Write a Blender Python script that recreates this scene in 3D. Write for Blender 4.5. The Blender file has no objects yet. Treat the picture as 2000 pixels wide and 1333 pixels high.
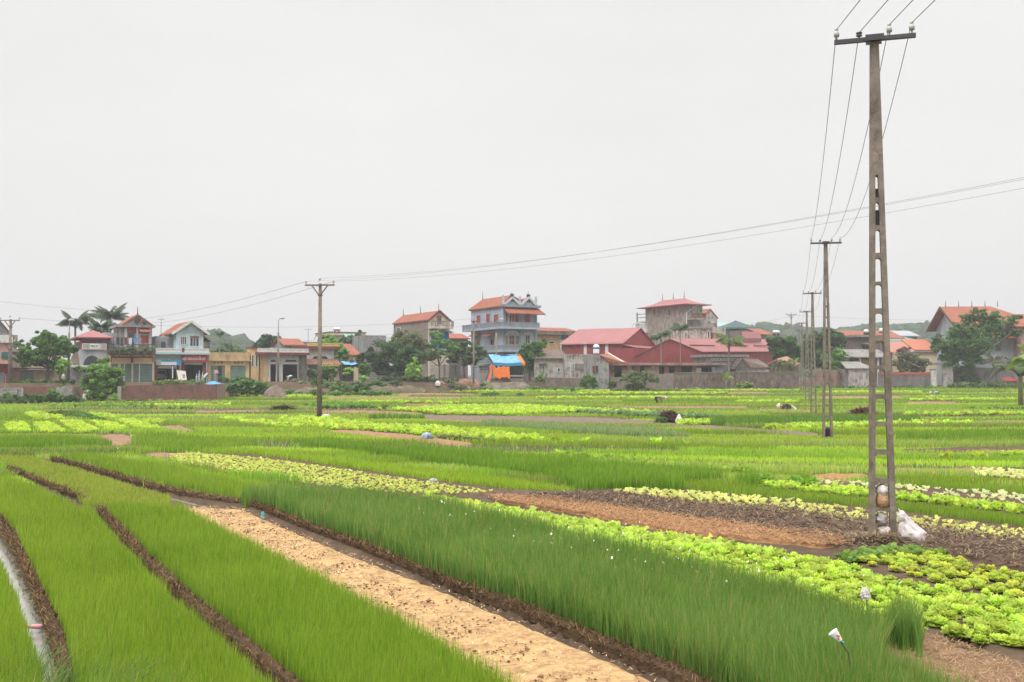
import bpy, bmesh, math, random
import numpy as np
from mathutils import Vector, Matrix
R = math.radians
rng = np.random.default_rng(7)
random.seed(7)
SC = bpy.context.scene
COL = SC.collection

# ------------------------------------------------------------------ camera
F = 1944.4
CAMZ = 2.8
PITCH = math.atan(66.5 / F)
cam = bpy.data.cameras.new('camera'); cam.lens = 35.0; cam.sensor_width = 36.0
cam.clip_start = 0.1; cam.clip_end = 9000
camo = bpy.data.objects.new('camera', cam); COL.objects.link(camo)
camo.location = (0, 0, CAMZ); camo.rotation_euler = (R(90) + PITCH, 0, 0)
SC.camera = camo

# ------------------------------------------------------------------ sky, sun, exposure
SUN_EL, SUN_AZ = 52, 205       # degrees; azimuth clockwise from +Y (behind the camera, a little left)
w = bpy.data.worlds.new('World'); SC.world = w; w.use_nodes = True
nt = w.node_tree; nt.nodes.clear()
N = nt.nodes.new; L = nt.links.new
out = N('ShaderNodeOutputWorld'); bg = N('ShaderNodeBackground')
sky = N('ShaderNodeTexSky'); sky.sky_type = 'NISHITA'; sky.sun_disc = False
sky.sun_elevation = R(SUN_EL); sky.sun_rotation = R(SUN_AZ); sky.dust_density = 4; sky.air_density = 1.2
hs = N('ShaderNodeHueSaturation'); hs.inputs['Saturation'].default_value = 0.06
L(sky.outputs[0], hs.inputs['Color'])
# overcast deck: even in view, brightened overhead beyond the frame to light the ground
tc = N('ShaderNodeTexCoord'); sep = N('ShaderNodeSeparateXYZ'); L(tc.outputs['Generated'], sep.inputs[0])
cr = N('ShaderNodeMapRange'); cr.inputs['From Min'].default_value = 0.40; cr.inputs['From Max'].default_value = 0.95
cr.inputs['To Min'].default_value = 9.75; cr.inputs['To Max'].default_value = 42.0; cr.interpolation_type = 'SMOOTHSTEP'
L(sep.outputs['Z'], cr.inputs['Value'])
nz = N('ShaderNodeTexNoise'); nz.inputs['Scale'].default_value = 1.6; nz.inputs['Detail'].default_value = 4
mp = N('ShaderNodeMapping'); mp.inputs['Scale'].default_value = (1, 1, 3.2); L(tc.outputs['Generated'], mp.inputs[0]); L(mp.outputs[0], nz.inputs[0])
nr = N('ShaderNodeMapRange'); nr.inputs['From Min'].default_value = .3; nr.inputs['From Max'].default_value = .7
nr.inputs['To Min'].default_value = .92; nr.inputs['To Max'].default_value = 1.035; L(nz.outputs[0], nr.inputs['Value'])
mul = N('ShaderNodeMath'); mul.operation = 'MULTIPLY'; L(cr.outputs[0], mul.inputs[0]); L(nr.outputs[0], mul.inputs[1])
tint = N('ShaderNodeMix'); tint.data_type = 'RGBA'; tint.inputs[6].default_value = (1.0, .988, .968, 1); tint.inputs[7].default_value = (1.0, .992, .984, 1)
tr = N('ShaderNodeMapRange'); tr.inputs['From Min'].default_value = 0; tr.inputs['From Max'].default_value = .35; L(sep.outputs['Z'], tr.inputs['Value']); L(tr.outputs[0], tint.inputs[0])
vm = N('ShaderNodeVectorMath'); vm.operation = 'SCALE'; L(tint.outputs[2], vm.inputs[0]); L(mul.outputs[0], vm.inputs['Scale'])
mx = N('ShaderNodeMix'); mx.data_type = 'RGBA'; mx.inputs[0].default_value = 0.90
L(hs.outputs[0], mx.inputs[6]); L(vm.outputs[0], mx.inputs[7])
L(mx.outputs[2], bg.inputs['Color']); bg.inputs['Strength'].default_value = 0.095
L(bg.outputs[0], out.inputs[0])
sl = bpy.data.lights.new('sun', 'SUN'); sl.energy = 1.5; sl.angle = R(14); sl.color = (1, .965, .9)
so = bpy.data.objects.new('sun', sl); COL.objects.link(so)
a, e = R(SUN_AZ), R(SUN_EL)
sd = Vector((math.sin(a) * math.cos(e), math.cos(a) * math.cos(e), math.sin(e)))
so.rotation_euler = sd.to_track_quat('Z', 'Y').to_euler()
SC.view_settings.view_transform = 'Standard'; SC.view_settings.look = 'None'
SC.view_settings.exposure = 0.0; SC.view_settings.gamma = 1.0; SC.view_settings.use_curve_mapping = False
SC.cycles.max_bounces = 6; SC.cycles.diffuse_bounces = 3; SC.cycles.transparent_max_bounces = 6
SC.cycles.volume_bounces = 0; SC.cycles.use_denoising = True
SC.render.film_transparent = False

# ------------------------------------------------------------------ terrain height and pixel -> place
def sst(a, b, t):
    t = np.clip((t - a) / (b - a), 0, 1); return t * t * (3 - 2 * t)
def gz(x, y):
    x = np.asarray(x, float); y = np.asarray(y, float)
    base = .95 * np.clip((y - 60) / 80, 0, 1) ** 1.6
    s = (x + 49) * (-.5) + (y - 110) * .866          # distance behind the line of roadside houses
    up = sst(-9.0, -6.5, s) * (1 - sst(2, 9, x))
    far = sst(150, 175, y) * .5
    return base + (2.0 - base) * up + far * (1 - up)
def ray(px, py):
    cx, cz = (px - 1000) / F, (666.5 - py) / F
    return cx, math.cos(PITCH) - math.sin(PITCH) * cz, math.sin(PITCH) + math.cos(PITCH) * cz
def P(px, py, d):
    a, b, c = ray(px, py); t = d / b
    return Vector((a * t, d, CAMZ + c * t))
def G(px, py, h=0.0):
    a, b, c = ray(px, py)
    lo = 3.0; prev = lo; t = lo
    while t < 900:
        if CAMZ + c * t < float(gz(a * t, b * t)) + h: break
        prev = t; t *= 1.03
    lo, hi = prev, t
    for _ in range(24):
        m = .5 * (lo + hi)
        if CAMZ + c * m < float(gz(a * m, b * m)) + h: hi = m
        else: lo = m
    t = .5 * (lo + hi)
    return Vector((a * t, b * t, CAMZ + c * t - h))
def pxm(d): return F / d

# ------------------------------------------------------------------ objects
def tag(o, label=None, cat=None, group=None, kind=None):
    if label: o['label'] = label
    if cat: o['category'] = cat
    if group: o['group'] = group
    if kind: o['kind'] = kind
    return o
def empty(name, loc, rz=0, label=None, cat=None, group=None):
    o = bpy.data.objects.new(name, None); COL.objects.link(o)
    o.location = loc; o.rotation_euler = (0, 0, rz); o.empty_display_size = .3
    return tag(o, label, cat, group)
def link(name, me, mat, parent=None, loc=None):
    o = bpy.data.objects.new(name, me); COL.objects.link(o)
    if mat is not None:
        for m in (mat if isinstance(mat, (list, tuple)) else [mat]): me.materials.append(m)
    if parent: o.parent = parent
    if loc is not None: o.location = loc
    return o
def copy_tree(o, parent=None):
    c = o.copy(); COL.objects.link(c); c.parent = parent
    for ch in list(o.children): copy_tree(ch, c)
    return c

def npmesh(name, V, T, C=None, smooth=False):
    V = np.ascontiguousarray(V, dtype=np.float32); T = np.ascontiguousarray(T, dtype=np.int32)
    k = T.shape[1]
    me = bpy.data.meshes.new(name)
    me.vertices.add(len(V)); me.vertices.foreach_set('co', V.ravel())
    me.loops.add(T.size); me.loops.foreach_set('vertex_index', T.ravel())
    me.polygons.add(len(T)); me.polygons.foreach_set('loop_start', np.arange(0, T.size, k, dtype=np.int32))
    if smooth: me.polygons.foreach_set('use_smooth', np.ones(len(T), dtype=bool))
    if C is not None:
        at = me.color_attributes.new('Col', 'FLOAT_COLOR', 'POINT')
        c4 = np.ones((len(V), 4), dtype=np.float32); c4[:, :3] = C
        at.data.foreach_set('color', c4.ravel())
    me.update(calc_edges=True)
    return me

class MB:
    def __init__(s): s.v = []; s.f = []
    def add(s, vs, fs):
        o = len(s.v); s.v += [tuple(p) for p in vs]; s.f += [[i + o for i in f] for f in fs]; return s
    def box(s, x0, x1, y0, y1, z0, z1):
        if x0 > x1: x0, x1 = x1, x0
        if y0 > y1: y0, y1 = y1, y0
        if z0 > z1: z0, z1 = z1, z0
        return s.add([(x0, y0, z0), (x1, y0, z0), (x1, y1, z0), (x0, y1, z0), (x0, y0, z1), (x1, y0, z1), (x1, y1, z1), (x0, y1, z1)],
                     [(0, 3, 2, 1), (4, 5, 6, 7), (0, 1, 5, 4), (1, 2, 6, 5), (2, 3, 7, 6), (3, 0, 4, 7)])
    def slab(s, pts, off):
        """polygon pts extruded by vector off"""
        n = len(pts); a = [Vector(p) for p in pts]; b = [p + Vector(off) for p in a]
        f = [list(range(n)), list(range(2 * n - 1, n - 1, -1))] + [[i, n + i, n + (i + 1) % n, (i + 1) % n] for i in range(n)]
        return s.add(a + b, f)
    def tube(s, pts, r, n=8, cap=True):
        pts = [Vector(p) for p in pts]; rs = r if isinstance(r, (list, tuple)) else [r] * len(pts)
        o = len(s.v)
        for i, p in enumerate(pts):
            d = (pts[min(i + 1, len(pts) - 1)] - pts[max(i - 1, 0)])
            d = d.normalized() if d.length > 1e-9 else Vector((0, 0, 1))
            u = d.cross(Vector((0, 0, 1)) if abs(d.z) < .95 else Vector((1, 0, 0))).normalized(); v = d.cross(u)
            for k in range(n):
                t = 2 * math.pi * k / n
                s.v.append(tuple(p + (u * math.cos(t) + v * math.sin(t)) * rs[i]))
        for i in range(len(pts) - 1):
            for k in range(n):
                a, b = o + i * n + k, o + i * n + (k + 1) % n
                s.f.append([a, b, b + n, a + n])
        if cap:
            s.f.append([o + k for k in range(n)][::-1]); s.f.append([o + (len(pts) - 1) * n + k for k in range(n)])
        return s
    def bar(s, a, b, w, h=None):
        """rectangular bar from a to b"""
        h = h or w; a = Vector(a); b = Vector(b); d = (b - a).normalized()
        u = d.cross(Vector((0, 0, 1)) if abs(d.z) < .95 else Vector((0, 1, 0))).normalized() * w / 2; v = d.cross(u.normalized()) * h / 2
        q = [-u - v, u - v, u + v, -u + v]
        return s.add([a + k for k in q] + [b + k for k in q], [(0, 1, 2, 3), (7, 6, 5, 4), (0, 4, 5, 1), (1, 5, 6, 2), (2, 6, 7, 3), (3, 7, 4, 0)])
    def lathe(s, prof, c=(0, 0, 0), n=12):
        """prof list of (r,z)"""
        o = len(s.v)
        for r, z in prof:
            for k in range(n):
                t = 2 * math.pi * k / n; s.v.append((c[0] + r * math.cos(t), c[1] + r * math.sin(t), c[2] + z))
        for i in range(len(prof) - 1):
            for k in range(n):
                a, b = o + i * n + k, o + i * n + (k + 1) % n; s.f.append([a, b, b + n, a + n])
        s.f.append([o + k for k in range(n)][::-1]); s.f.append([o + (len(prof) - 1) * n + k for k in range(n)])
        return s
    def mesh(s, name='m', smooth=False):
        me = bpy.data.meshes.new(name); me.from_pydata(s.v, [], s.f)
        bm = bmesh.new(); bm.from_mesh(me); bmesh.ops.recalc_face_normals(bm, faces=bm.faces); bm.to_mesh(me); bm.free()
        if smooth:
            for p in me.polygons: p.use_smooth = True
        return me
    def build(s, name, mat, parent=None, loc=None, smooth=False):
        return link(name, s.mesh(name, smooth), mat, parent, loc)

# ------------------------------------------------------------------ materials
def lin(r, g, b):
    f = lambda c: (c / 255 / 12.92) if c <= 10 else ((c / 255 + .055) / 1.055) ** 2.4
    return (f(r), f(g), f(b))
MATS = {}
def surf(name, c, var=.18, scale=2.0, rough=.88, dirt=None, damt=.55, dscale=.5, streak=1.0, stripe=None, brick=None, bump=.15, metal=0.0, spec=.25):
    """procedural wall / roof / metal surface in object coordinates"""
    if name in MATS: return MATS[name]
    m = bpy.data.materials.new(name); m.use_nodes = True; t = m.node_tree; N = t.nodes.new; L = t.links.new
    b = t.nodes['Principled BSDF']; b.inputs['Roughness'].default_value = rough; b.inputs['Metallic'].default_value = metal
    b.inputs['Specular IOR Level'].default_value = spec
    tc = N('ShaderNodeTexCoord')
    def noise(sc, det=5, stretch=None, ro=.6):
        n = N('ShaderNodeTexNoise'); n.inputs['Scale'].default_value = sc; n.inputs['Detail'].default_value = det; n.inputs['Roughness'].default_value = ro
        if stretch:
            mp = N('ShaderNodeMapping'); mp.inputs['Scale'].default_value = stretch; L(tc.outputs['Object'], mp.inputs[0]); L(mp.outputs[0], n.inputs['Vector'])
        else: L(tc.outputs['Object'], n.inputs['Vector'])
        return n
    def mixc(fac, a, bb, mode='MIX'):
        x = N('ShaderNodeMix'); x.data_type = 'RGBA'; x.blend_type = mode
        if isinstance(fac, float): x.inputs[0].default_value = fac
        else: L(fac, x.inputs[0])
        for i, q in ((6, a), (7, bb)):
            if isinstance(q, tuple): x.inputs[i].default_value = (*q, 1)
            else: L(q, x.inputs[i])
        return x.outputs[2]
    def rngn(o, a, b_, lo=0., hi=1.):
        r = N('ShaderNodeMapRange'); L(o, r.inputs['Value']); r.inputs['From Min'].default_value = a; r.inputs['From Max'].default_value = b_
        r.inputs['To Min'].default_value = lo; r.inputs['To Max'].default_value = hi; return r.outputs[0]
    base = c
    n1 = noise(scale)
    col = mixc(rngn(n1.outputs[0], .3, .7), tuple(x * (1 - var) for x in c), tuple(min(1, x * (1 + var)) for x in c))
    hgt = n1.outputs[0]
    if brick:
        c2, mort, bw, bh = brick
        br = N('ShaderNodeTexBrick'); br.inputs['Scale'].default_value = 1.0; br.inputs['Brick Width'].default_value = bw; br.inputs['Row Height'].default_value = bh
        br.inputs['Mortar Size'].default_value = .012; br.inputs['Color1'].default_value = (*c, 1); br.inputs['Color2'].default_value = (*c2, 1); br.inputs['Mortar'].default_value = (*mort, 1)
        br.inputs['Bias'].default_value = -.1
        sp = N('ShaderNodeSeparateXYZ'); cb = N('ShaderNodeCombineXYZ'); ad = N('ShaderNodeMath'); ad.operation = 'ADD'
        L(tc.outputs['Object'], sp.inputs[0]); L(sp.outputs[0], ad.inputs[0]); L(sp.outputs[1], ad.inputs[1]); L(ad.outputs[0], cb.inputs[0]); L(sp.outputs[2], cb.inputs[1])
        L(cb.outputs[0], br.inputs['Vector'])
        col = mixc(rngn(noise(scale * 1.7).outputs[0], .25, .75, .7, 1.25), (0., 0., 0.), br.outputs['Color'])
        col = mixc(.35, col, mixc(rngn(n1.outputs[0], .3, .7), tuple(x * .7 for x in c), c2))
    if stripe:
        axis, per, amt = stripe
        wv = N('ShaderNodeTexWave'); wv.wave_type = 'BANDS'; wv.bands_direction = axis; wv.inputs['Scale'].default_value = .314 / per; wv.inputs['Distortion'].default_value = .15
        L(tc.outputs['Object'], wv.inputs['Vector'])
        col = mixc(rngn(wv.outputs[0], .0, 1., amt, 0.), col, tuple(x * .45 for x in c))
        hgt = wv.outputs[0]
    if dirt:
        st = (1, 1, .42) if streak else None
        d1 = noise(dscale * 1.7, 7, st, .72); d2 = noise(dscale * .6, 4)
        mm = N('ShaderNodeMath'); mm.operation = 'MULTIPLY'; L(rngn(d1.outputs[0], .44, .60), mm.inputs[0]); L(rngn(d2.outputs[0], .34, .54), mm.inputs[1])
        m3 = N('ShaderNodeMath'); m3.operation = 'MULTIPLY'; L(mm.outputs[0], m3.inputs[0]); m3.inputs[1].default_value = min(1.0, damt * 1.6); m3.use_clamp = True
        col = mixc(m3.outputs[0], col, dirt)
    fine = noise(scale * 9, 3)
    col = mixc(rngn(fine.outputs[0], .3, .7, 0., .22), col, tuple(x * .55 for x in c))
    L(col, b.inputs['Base Color'])
    if bump:
        bp = N('ShaderNodeBump'); bp.inputs['Strength'].default_value = bump; bp.inputs['Distance'].default_value = .05; L(hgt, bp.inputs['Height']); L(bp.outputs[0], b.inputs['Normal'])
    MATS[name] = m; return m
def flat(name, c, rough=.6, **k): return surf(name, c, var=.08, rough=rough, bump=0, **k)

def plant(name, trans=.35, rough=.55, spec=.2):
    """leaf material; its colour is the mesh's own colour attribute"""
    if name in MATS: return MATS[name]
    m = bpy.data.materials.new(name); m.use_nodes = True; t = m.node_tree; t.nodes.clear(); N = t.nodes.new; L = t.links.new
    o = N('ShaderNodeOutputMaterial'); at = N('ShaderNodeVertexColor'); at.layer_name = 'Col'
    p = N('ShaderNodeBsdfPrincipled'); p.inputs['Roughness'].default_value = rough; p.inputs['Specular IOR Level'].default_value = spec
    tr = N('ShaderNodeBsdfTranslucent'); mx = N('ShaderNodeMixShader'); mx.inputs[0].default_value = trans
    hs = N('ShaderNodeHueSaturation'); hs.inputs['Saturation'].default_value = 1.02; hs.inputs['Value'].default_value = 1.3
    L(at.outputs[0], p.inputs['Base Color']); L(at.outputs[0], hs.inputs['Color']); L(hs.outputs[0], tr.inputs[0])
    L(p.outputs[0], mx.inputs[1]); L(tr.outputs[0], mx.inputs[2]); L(mx.outputs[0], o.inputs[0])
    MATS[name] = m; return m
def litter(name='litter', rough=.95):
    if name in MATS: return MATS[name]
    m = bpy.data.materials.new(name); m.use_nodes = True; t = m.node_tree; b = t.nodes['Principled BSDF']
    at = t.nodes.new('ShaderNodeVertexColor'); at.layer_name = 'Col'; t.links.new(at.outputs[0], b.inputs['Base Color'])
    b.inputs['Roughness'].default_value = rough; b.inputs['Specular IOR Level'].default_value = .1
    MATS[name] = m; return m
BLADE = plant('blade_green', .42, .6, .08); LEAF = plant('leaf_green', .36, .6, .12); CRISP = plant('lettuce_leaf', .42, .45, .3); LITTER = litter()
# ================================================================== FIELD
def inpoly(x, y, poly):
    r = np.zeros(len(x), bool); n = len(poly); j = n - 1
    for i in range(n):
        xi, yi = poly[i]; xj, yj = poly[j]
        c = ((yi > y) != (yj > y)) & (x < (xj - xi) * (y - yi) / (yj - yi + 1e-12) + xi); r ^= c; j = i
    return r
def vn(x, y, s=1.0, seed=0):
    """cheap smooth noise about -1..1"""
    a = seed * 1.7
    return (np.sin(x / s * 1.31 + y / s * .73 + a) + np.sin(x / s * -.61 + y / s * 1.57 + a * 2.1) + np.sin(x / s * 2.3 - y / s * 1.1 + a * .7) * .6 + np.sin(x / s * .37 + y / s * 2.9 + a * 3) * .5) / 3.1
def wpoly(pts, h=0.0):
    o = []
    for p in pts:
        g = G(p[0], p[1], h if len(p) > 2 else 0.0); o.append((g.x, g.y))
    return o
OCC = []
# furrows and ditches carved in the ground sheet: (world polyline, half width, depth)
def wline(pts): return [(G(a, b).x, G(a, b).y) for a, b in pts]
FUR = []
def furrow(pts, hw, dep): l = wline(pts); FUR.append((l, hw, dep)); return l
DITCH_A = furrow([(-40, 985), (0, 1062), (38, 1150), (65, 1215), (90, 1290), (108, 1345), (130, 1430)], .165, .16)
DITCH_B = furrow([(172, 990), (205, 1032), (250, 1085), (330, 1172), (420, 1252), (505, 1330), (640, 1440)], .14, .12)
DITCH_C = furrow([(490, 1003), (590, 1046), (690, 1085), (775, 1120), (850, 1148), (900, 1166), (990, 1205), (1100, 1255), (1200, 1300), (1270, 1338), (1400, 1410)], .15, .13)
DITCH_D = furrow([(84, 898), (150, 915), (200, 930), (275, 955), (340, 970), (400, 984), (466, 991)], .22, .13)
DITCH_E = furrow([(-30, 902), (0, 914), (50, 936), (90, 952), (130, 968), (168, 983)], .18, .10)
DITCH_F = furrow([(1880, 1252), (1940, 1276), (2000, 1300), (2080, 1335)], .14, .10)
def segdist(x, y, l):
    d = np.full(x.shape, 1e9)
    for (ax, ay), (bx, by) in zip(l[:-1], l[1:]):
        vx, vy = bx - ax, by - ay; t = np.clip(((x - ax) * vx + (y - ay) * vy) / (vx * vx + vy * vy + 1e-9), 0, 1)
        d = np.minimum(d, np.hypot(x - ax - t * vx, y - ay - t * vy))
    return d
def carve(x, y):
    z = np.zeros(x.shape)
    near = (y < 45) & (np.abs(x) < 30)
    if near.any():
        xn, yn = x[near], y[near]; c = np.zeros(xn.shape)
        for l, hw, dep in FUR:
            d = segdist(xn, yn, l) + .055 * vn(xn, yn, .22, 3) + .04 * vn(xn, yn, .09, 13); c = np.minimum(c, -dep * (1 - sst(hw * .45, hw * 1.25, d)))
        z[near] = c + .012 * vn(xn, yn, .12, 5)
    return z
def lines(segs):
    o = []
    for a, b, st in segs: o += list(np.arange(a, b, st))
    return np.array(o + [segs[-1][1]])
gx = lines([(-2600, -300, 150), (-300, -90, 12), (-90, -14, 2.5), (-14, 14, .11), (14, 90, 2.5), (90, 300, 12), (300, 2600, 150)])
gy = lines([(-60, 6, 6), (6, 24, .11), (24, 60, .7), (60, 200, 1.2), (200, 400, 10), (400, 3400, 150)])
X, Y = np.meshgrid(gx, gy)
Z = gz(X, Y) + carve(X, Y) - .004
V = np.stack([X, Y, Z], -1).reshape(-1, 3); nx, ny = len(gx), len(gy)
ii = np.arange(nx * ny).reshape(ny, nx); T = np.stack([ii[:-1, :-1], ii[:-1, 1:], ii[1:, 1:], ii[1:, :-1]], -1).reshape(-1, 4)
SOIL = surf('field_soil', (.112, .078, .052), var=.35, scale=1.1, rough=.95, dirt=(.075, .052, .036), damt=.7, dscale=2.2, streak=0, bump=.5, spec=.1)
MUD = surf('wet_mud', (.20, .165, .135), var=.25, scale=3, rough=.55, dirt=(.10, .075, .055), damt=.6, dscale=5, streak=0, bump=.3)
gm = npmesh('ground', V, T, smooth=True)
ground = tag(link('ground', gm, SOIL), 'brown field soil showing between the vegetable beds', 'ground', kind='structure')

WATER = bpy.data.materials.new('ditch_water'); WATER.use_nodes = True
b_ = WATER.node_tree.nodes['Principled BSDF']; b_.inputs['Base Color'].default_value = (.34, .33, .29, 1); b_.inputs['Roughness'].default_value = .06; b_.inputs['Specular IOR Level'].default_value = 1.0; b_.inputs['IOR'].default_value = 1.6
def ribbon(l, hw, z):
    m = MB(); L_, R_ = [], []
    for i, (x, y) in enumerate(l):
        a = l[max(i - 1, 0)]; b = l[min(i + 1, len(l) - 1)]; d = Vector((b[0] - a[0], b[1] - a[1])).normalized()
        L_.append((x - d.y * hw, y + d.x * hw, z)); R_.append((x + d.y * hw, y - d.x * hw, z))
    n = len(l); m.add(L_ + R_, [[i, i + 1, n + i + 1, n + i] for i in range(n - 1)]); return m
tag(ribbon(DITCH_A, .26, -.105).build('ditch_water', WATER), 'still pale water in the ditch at the left edge', 'water', kind='structure')
tag(ribbon(DITCH_B, .16, -.095).build('ditch_water', MUD), 'wet grey mud in the furrow between the two bright green beds', 'mud', kind='structure')
tag(ribbon(DITCH_C, .20, -.098).build('ditch_water', MUD), 'wet grey mud in the furrow beside the sandy bed', 'mud', kind='structure')
tag(ribbon(DITCH_D, .16, -.10).build('ditch_water', MUD), 'wet grey mud in the furrow above the yellow green bed', 'mud', kind='structure')

# ---- blade crops
def screen_points(n, poly=None, umin=-.62, umax=.62, dmin=7.6, dmax=150):
    if poly is not None:
        p = np.array(poly); yy = np.clip(p[:, 1], dmin, dmax); u = p[:, 0] / p[:, 1]
        u0, u1, l0, l1 = max(umin, u.min()), min(umax, u.max()), math.log(yy.min()), math.log(yy.max())
    else: u0, u1, l0, l1 = umin, umax, math.log(dmin), math.log(dmax)
    k = int(n * (u1 - u0) * (l1 - l0))
    u = rng.uniform(u0, u1, k); y = np.exp(rng.uniform(l0, l1, k)); x = u * y
    if poly is not None:
        q = inpoly(x, y, poly); x, y = x[q], y[q]
    return x, y
def blade_mesh(x, y, z, h, w, lean, c, tipc, wind=(.25, .05)):
    n = len(x); a = rng.uniform(0, 2 * math.pi, n); b = rng.uniform(0, 2 * math.pi, n)
    ux, uy = np.cos(a) * w / 2, np.sin(a) * w / 2
    g1 = 1.1 * vn(x, y, .5, 21); g2 = 1.1 * vn(x, y, .5, 25)
    lx = (np.cos(b) + wind[0] + g1) * lean * h; ly = (np.sin(b) + wind[1] + g2) * lean * h
    base = np.stack([x, y, z], -1); W = np.stack([ux, uy, np.zeros(n)], -1)
    mid = base + np.stack([lx * .35, ly * .35, h * .55], -1); tip = base + np.stack([lx, ly, h], -1)
    V = np.stack([base - W, base + W, mid - W * .9, mid + W * .9, tip], 1).reshape(-1, 3)
    o = np.arange(n)[:, None] * 5
    T = np.stack([o + [0, 1, 3], o + [0, 3, 2], o + [2, 3, 4]], 1).reshape(-1, 3)
    C = np.stack([c, c, c, c, tipc], 1).reshape(-1, 3)
    return V, T, C
RHO = 235000      # blades per (u x ln y) unit
# type: height, colour A, colour B, lean, density, width, tip mix, yellow share
CROPS = {
 'onion_dark':  dict(h=.41, a=(.106, .212, .036), b=(.188, .322, .075), lean=.20, den=1.4, w=.0068, dry=.05),
 'onion_mid':   dict(h=.34, a=(.125, .250, .022), b=(.210, .360, .045), lean=.16, den=1.2, w=.008, dry=.02),
 'bright':      dict(h=.24, a=(.170, .285, .024), b=(.280, .405, .048), lean=.13, den=1.4, w=.0052, dry=.015),
 'bright2':     dict(h=.26, a=(.160, .275, .024), b=(.262, .392, .048), lean=.14, den=1.4, w=.0052, dry=.012),
 'short_lime':  dict(h=.15, a=(.235, .375, .028), b=(.330, .480, .050), lean=.22, den=1.4, w=.0075, dry=.02),
 'pale_short':  dict(h=.12, a=(.235, .330, .035), b=(.330, .430, .060), lean=.30, den=1.15, w=.0065, dry=.10),
 'olive':       dict(h=.24, a=(.180, .285, .045), b=(.280, .385, .080), lean=.28, den=1.2, w=.008, dry=.09),
 'mid':         dict(h=.24, a=(.150, .280, .025), b=(.250, .390, .050), lean=.20, den=1.2, w=.008, dry=.03),
 'dark':        dict(h=.34, a=(.095, .205, .030), b=(.160, .300, .050), lean=.16, den=1.2, w=.009, dry=.01),
 'silver':      dict(h=.30, a=(.150, .260, .090), b=(.250, .380, .160), lean=.45, den=1.2, w=.008, dry=.12),
 'weedy':       dict(h=.22, a=(.100, .200, .035), b=(.190, .300, .070), lean=.5, den=1.1, w=.010, dry=.14),
}
def crop_arrays(x, y, t, hs=None, cs=None, wscale=1.0):
    c = CROPS[t]; n = len(x); d = np.hypot(x, y)
    far = (d / 9.0) ** .82
    patch = .5 + .5 * vn(x, y, 1.3, 1); patch2 = vn(x, y, .45, 9)
    k = np.clip(patch * .55 + rng.normal(.22, .25, n) + .12 * patch2, 0, 1)[:, None]
    col = np.array(c['a']) * (1 - k) + np.array(c['b']) * k
    col = col * rng.uniform(.78, 1.22, n)[:, None]
    dry = rng.random(n) < c['dry']; col[dry] = np.array((.42, .34, .14)) * rng.uniform(.6, 1.1, dry.sum())[:, None]
    if cs is not None: col = col * cs
    tip = col * np.array((1.18, 1.10, .95)); yt = rng.random(n) < c['dry'] * 1.5; tip[yt] = (.5, .42, .16)
    h = c['h'] * rng.normal(1, .17, n) * (1 + .10 * vn(x, y, .7, 4) + .10 * vn(x, y, .16, 14))
    if hs is not None: h = h * hs
    return x, y, gz(x, y) + carve(x, y) * .4 - .01, np.abs(h) + .02, c['w'] * far * rng.uniform(.7, 1.3, n) * wscale, c['lean'] * rng.uniform(.2, 1.5, n), np.clip(col, 0, .9), np.clip(tip, 0, .9)
def blade_crop(name, label, cat, poly, t, extra=None, hs=None, occ=True, den=1.0):
    wp = wpoly(poly, CROPS[t]['h'] * .92 * (hs or 1))
    if occ: OCC.append(wp)
    x, y = screen_points(RHO * CROPS[t]['den'] * den, wp)
    if extra is not None: x, y = extra(x, y)
    q = vn(x, y, .6, 2) + vn(x, y, .17, 8) * .7 > -1.12
    # uneven bed edge
    x, y = x[q], y[q]
    V, T, C = blade_mesh(*crop_arrays(x, y, t, hs))
    return tag(link(name, npmesh(name, V, T, C), BLADE), label, cat, kind='stuff')

# ---- leaf templates
def leaf_tmpl(ln, wd, up, droop, nseg=4, ruf=0.0, seed=0, base=.12, cup=.15):
    """a leaf going out along +x then rising and drooping; 3 verts across"""
    r = random.Random(seed); V = []; T = []
    for i in range(nseg + 1):
        s = i / nseg; x = ln * s * (1 - .25 * s * up); z = ln * (up * s - droop * s * s)
        wdt = wd * (base + math.sin(math.pi * min(.98, s * .8 + .12)) * (1 - base)) * (1 if i < nseg else .45)
        for k in (-1, 0, 1):
            zz = z + abs(k) * cup * wdt + (ruf * wd * r.uniform(-1, 1) if k else 0)
            V.append((x + (ruf * wd * r.uniform(-.6, .6) if k else 0), k * wdt / 2, zz))
    for i in range(nseg):
        for k in range(2):
            a = i * 3 + k; T += [(a, a + 3, a + 4), (a, a + 4, a + 1)]
    return np.array(V), np.array(T)
def rosette(leaves, seed=0, ns=4):
    """leaves: list of (count, ln, wd, up, droop, ruf, z0, light)"""
    r = random.Random(seed); VV = []; TT = []; CC = []; o = 0
    for ring, (cnt, ln, wd, up, dr, ruf, z0, lt) in enumerate(leaves):
        for i in range(cnt):
            s = r.uniform(.82, 1.18); v, t = leaf_tmpl(ln * s, wd * s, up * r.uniform(.85, 1.15), dr, ns, ruf, r.random(), cup=.22)
            a = 2 * math.pi * (i + r.uniform(-.3, .3)) / cnt + ring * .7; ca, sa = math.cos(a), math.sin(a)
            q = np.stack([v[:, 0] * ca - v[:, 1] * sa, v[:, 0] * sa + v[:, 1] * ca, v[:, 2] + z0], -1)
            VV.append(q); TT.append(t + o); o += len(q)
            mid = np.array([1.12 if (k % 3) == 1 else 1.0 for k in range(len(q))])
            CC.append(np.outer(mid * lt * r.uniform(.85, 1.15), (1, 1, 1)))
    return np.concatenate(VV), np.concatenate(TT), np.concatenate(CC)
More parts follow.
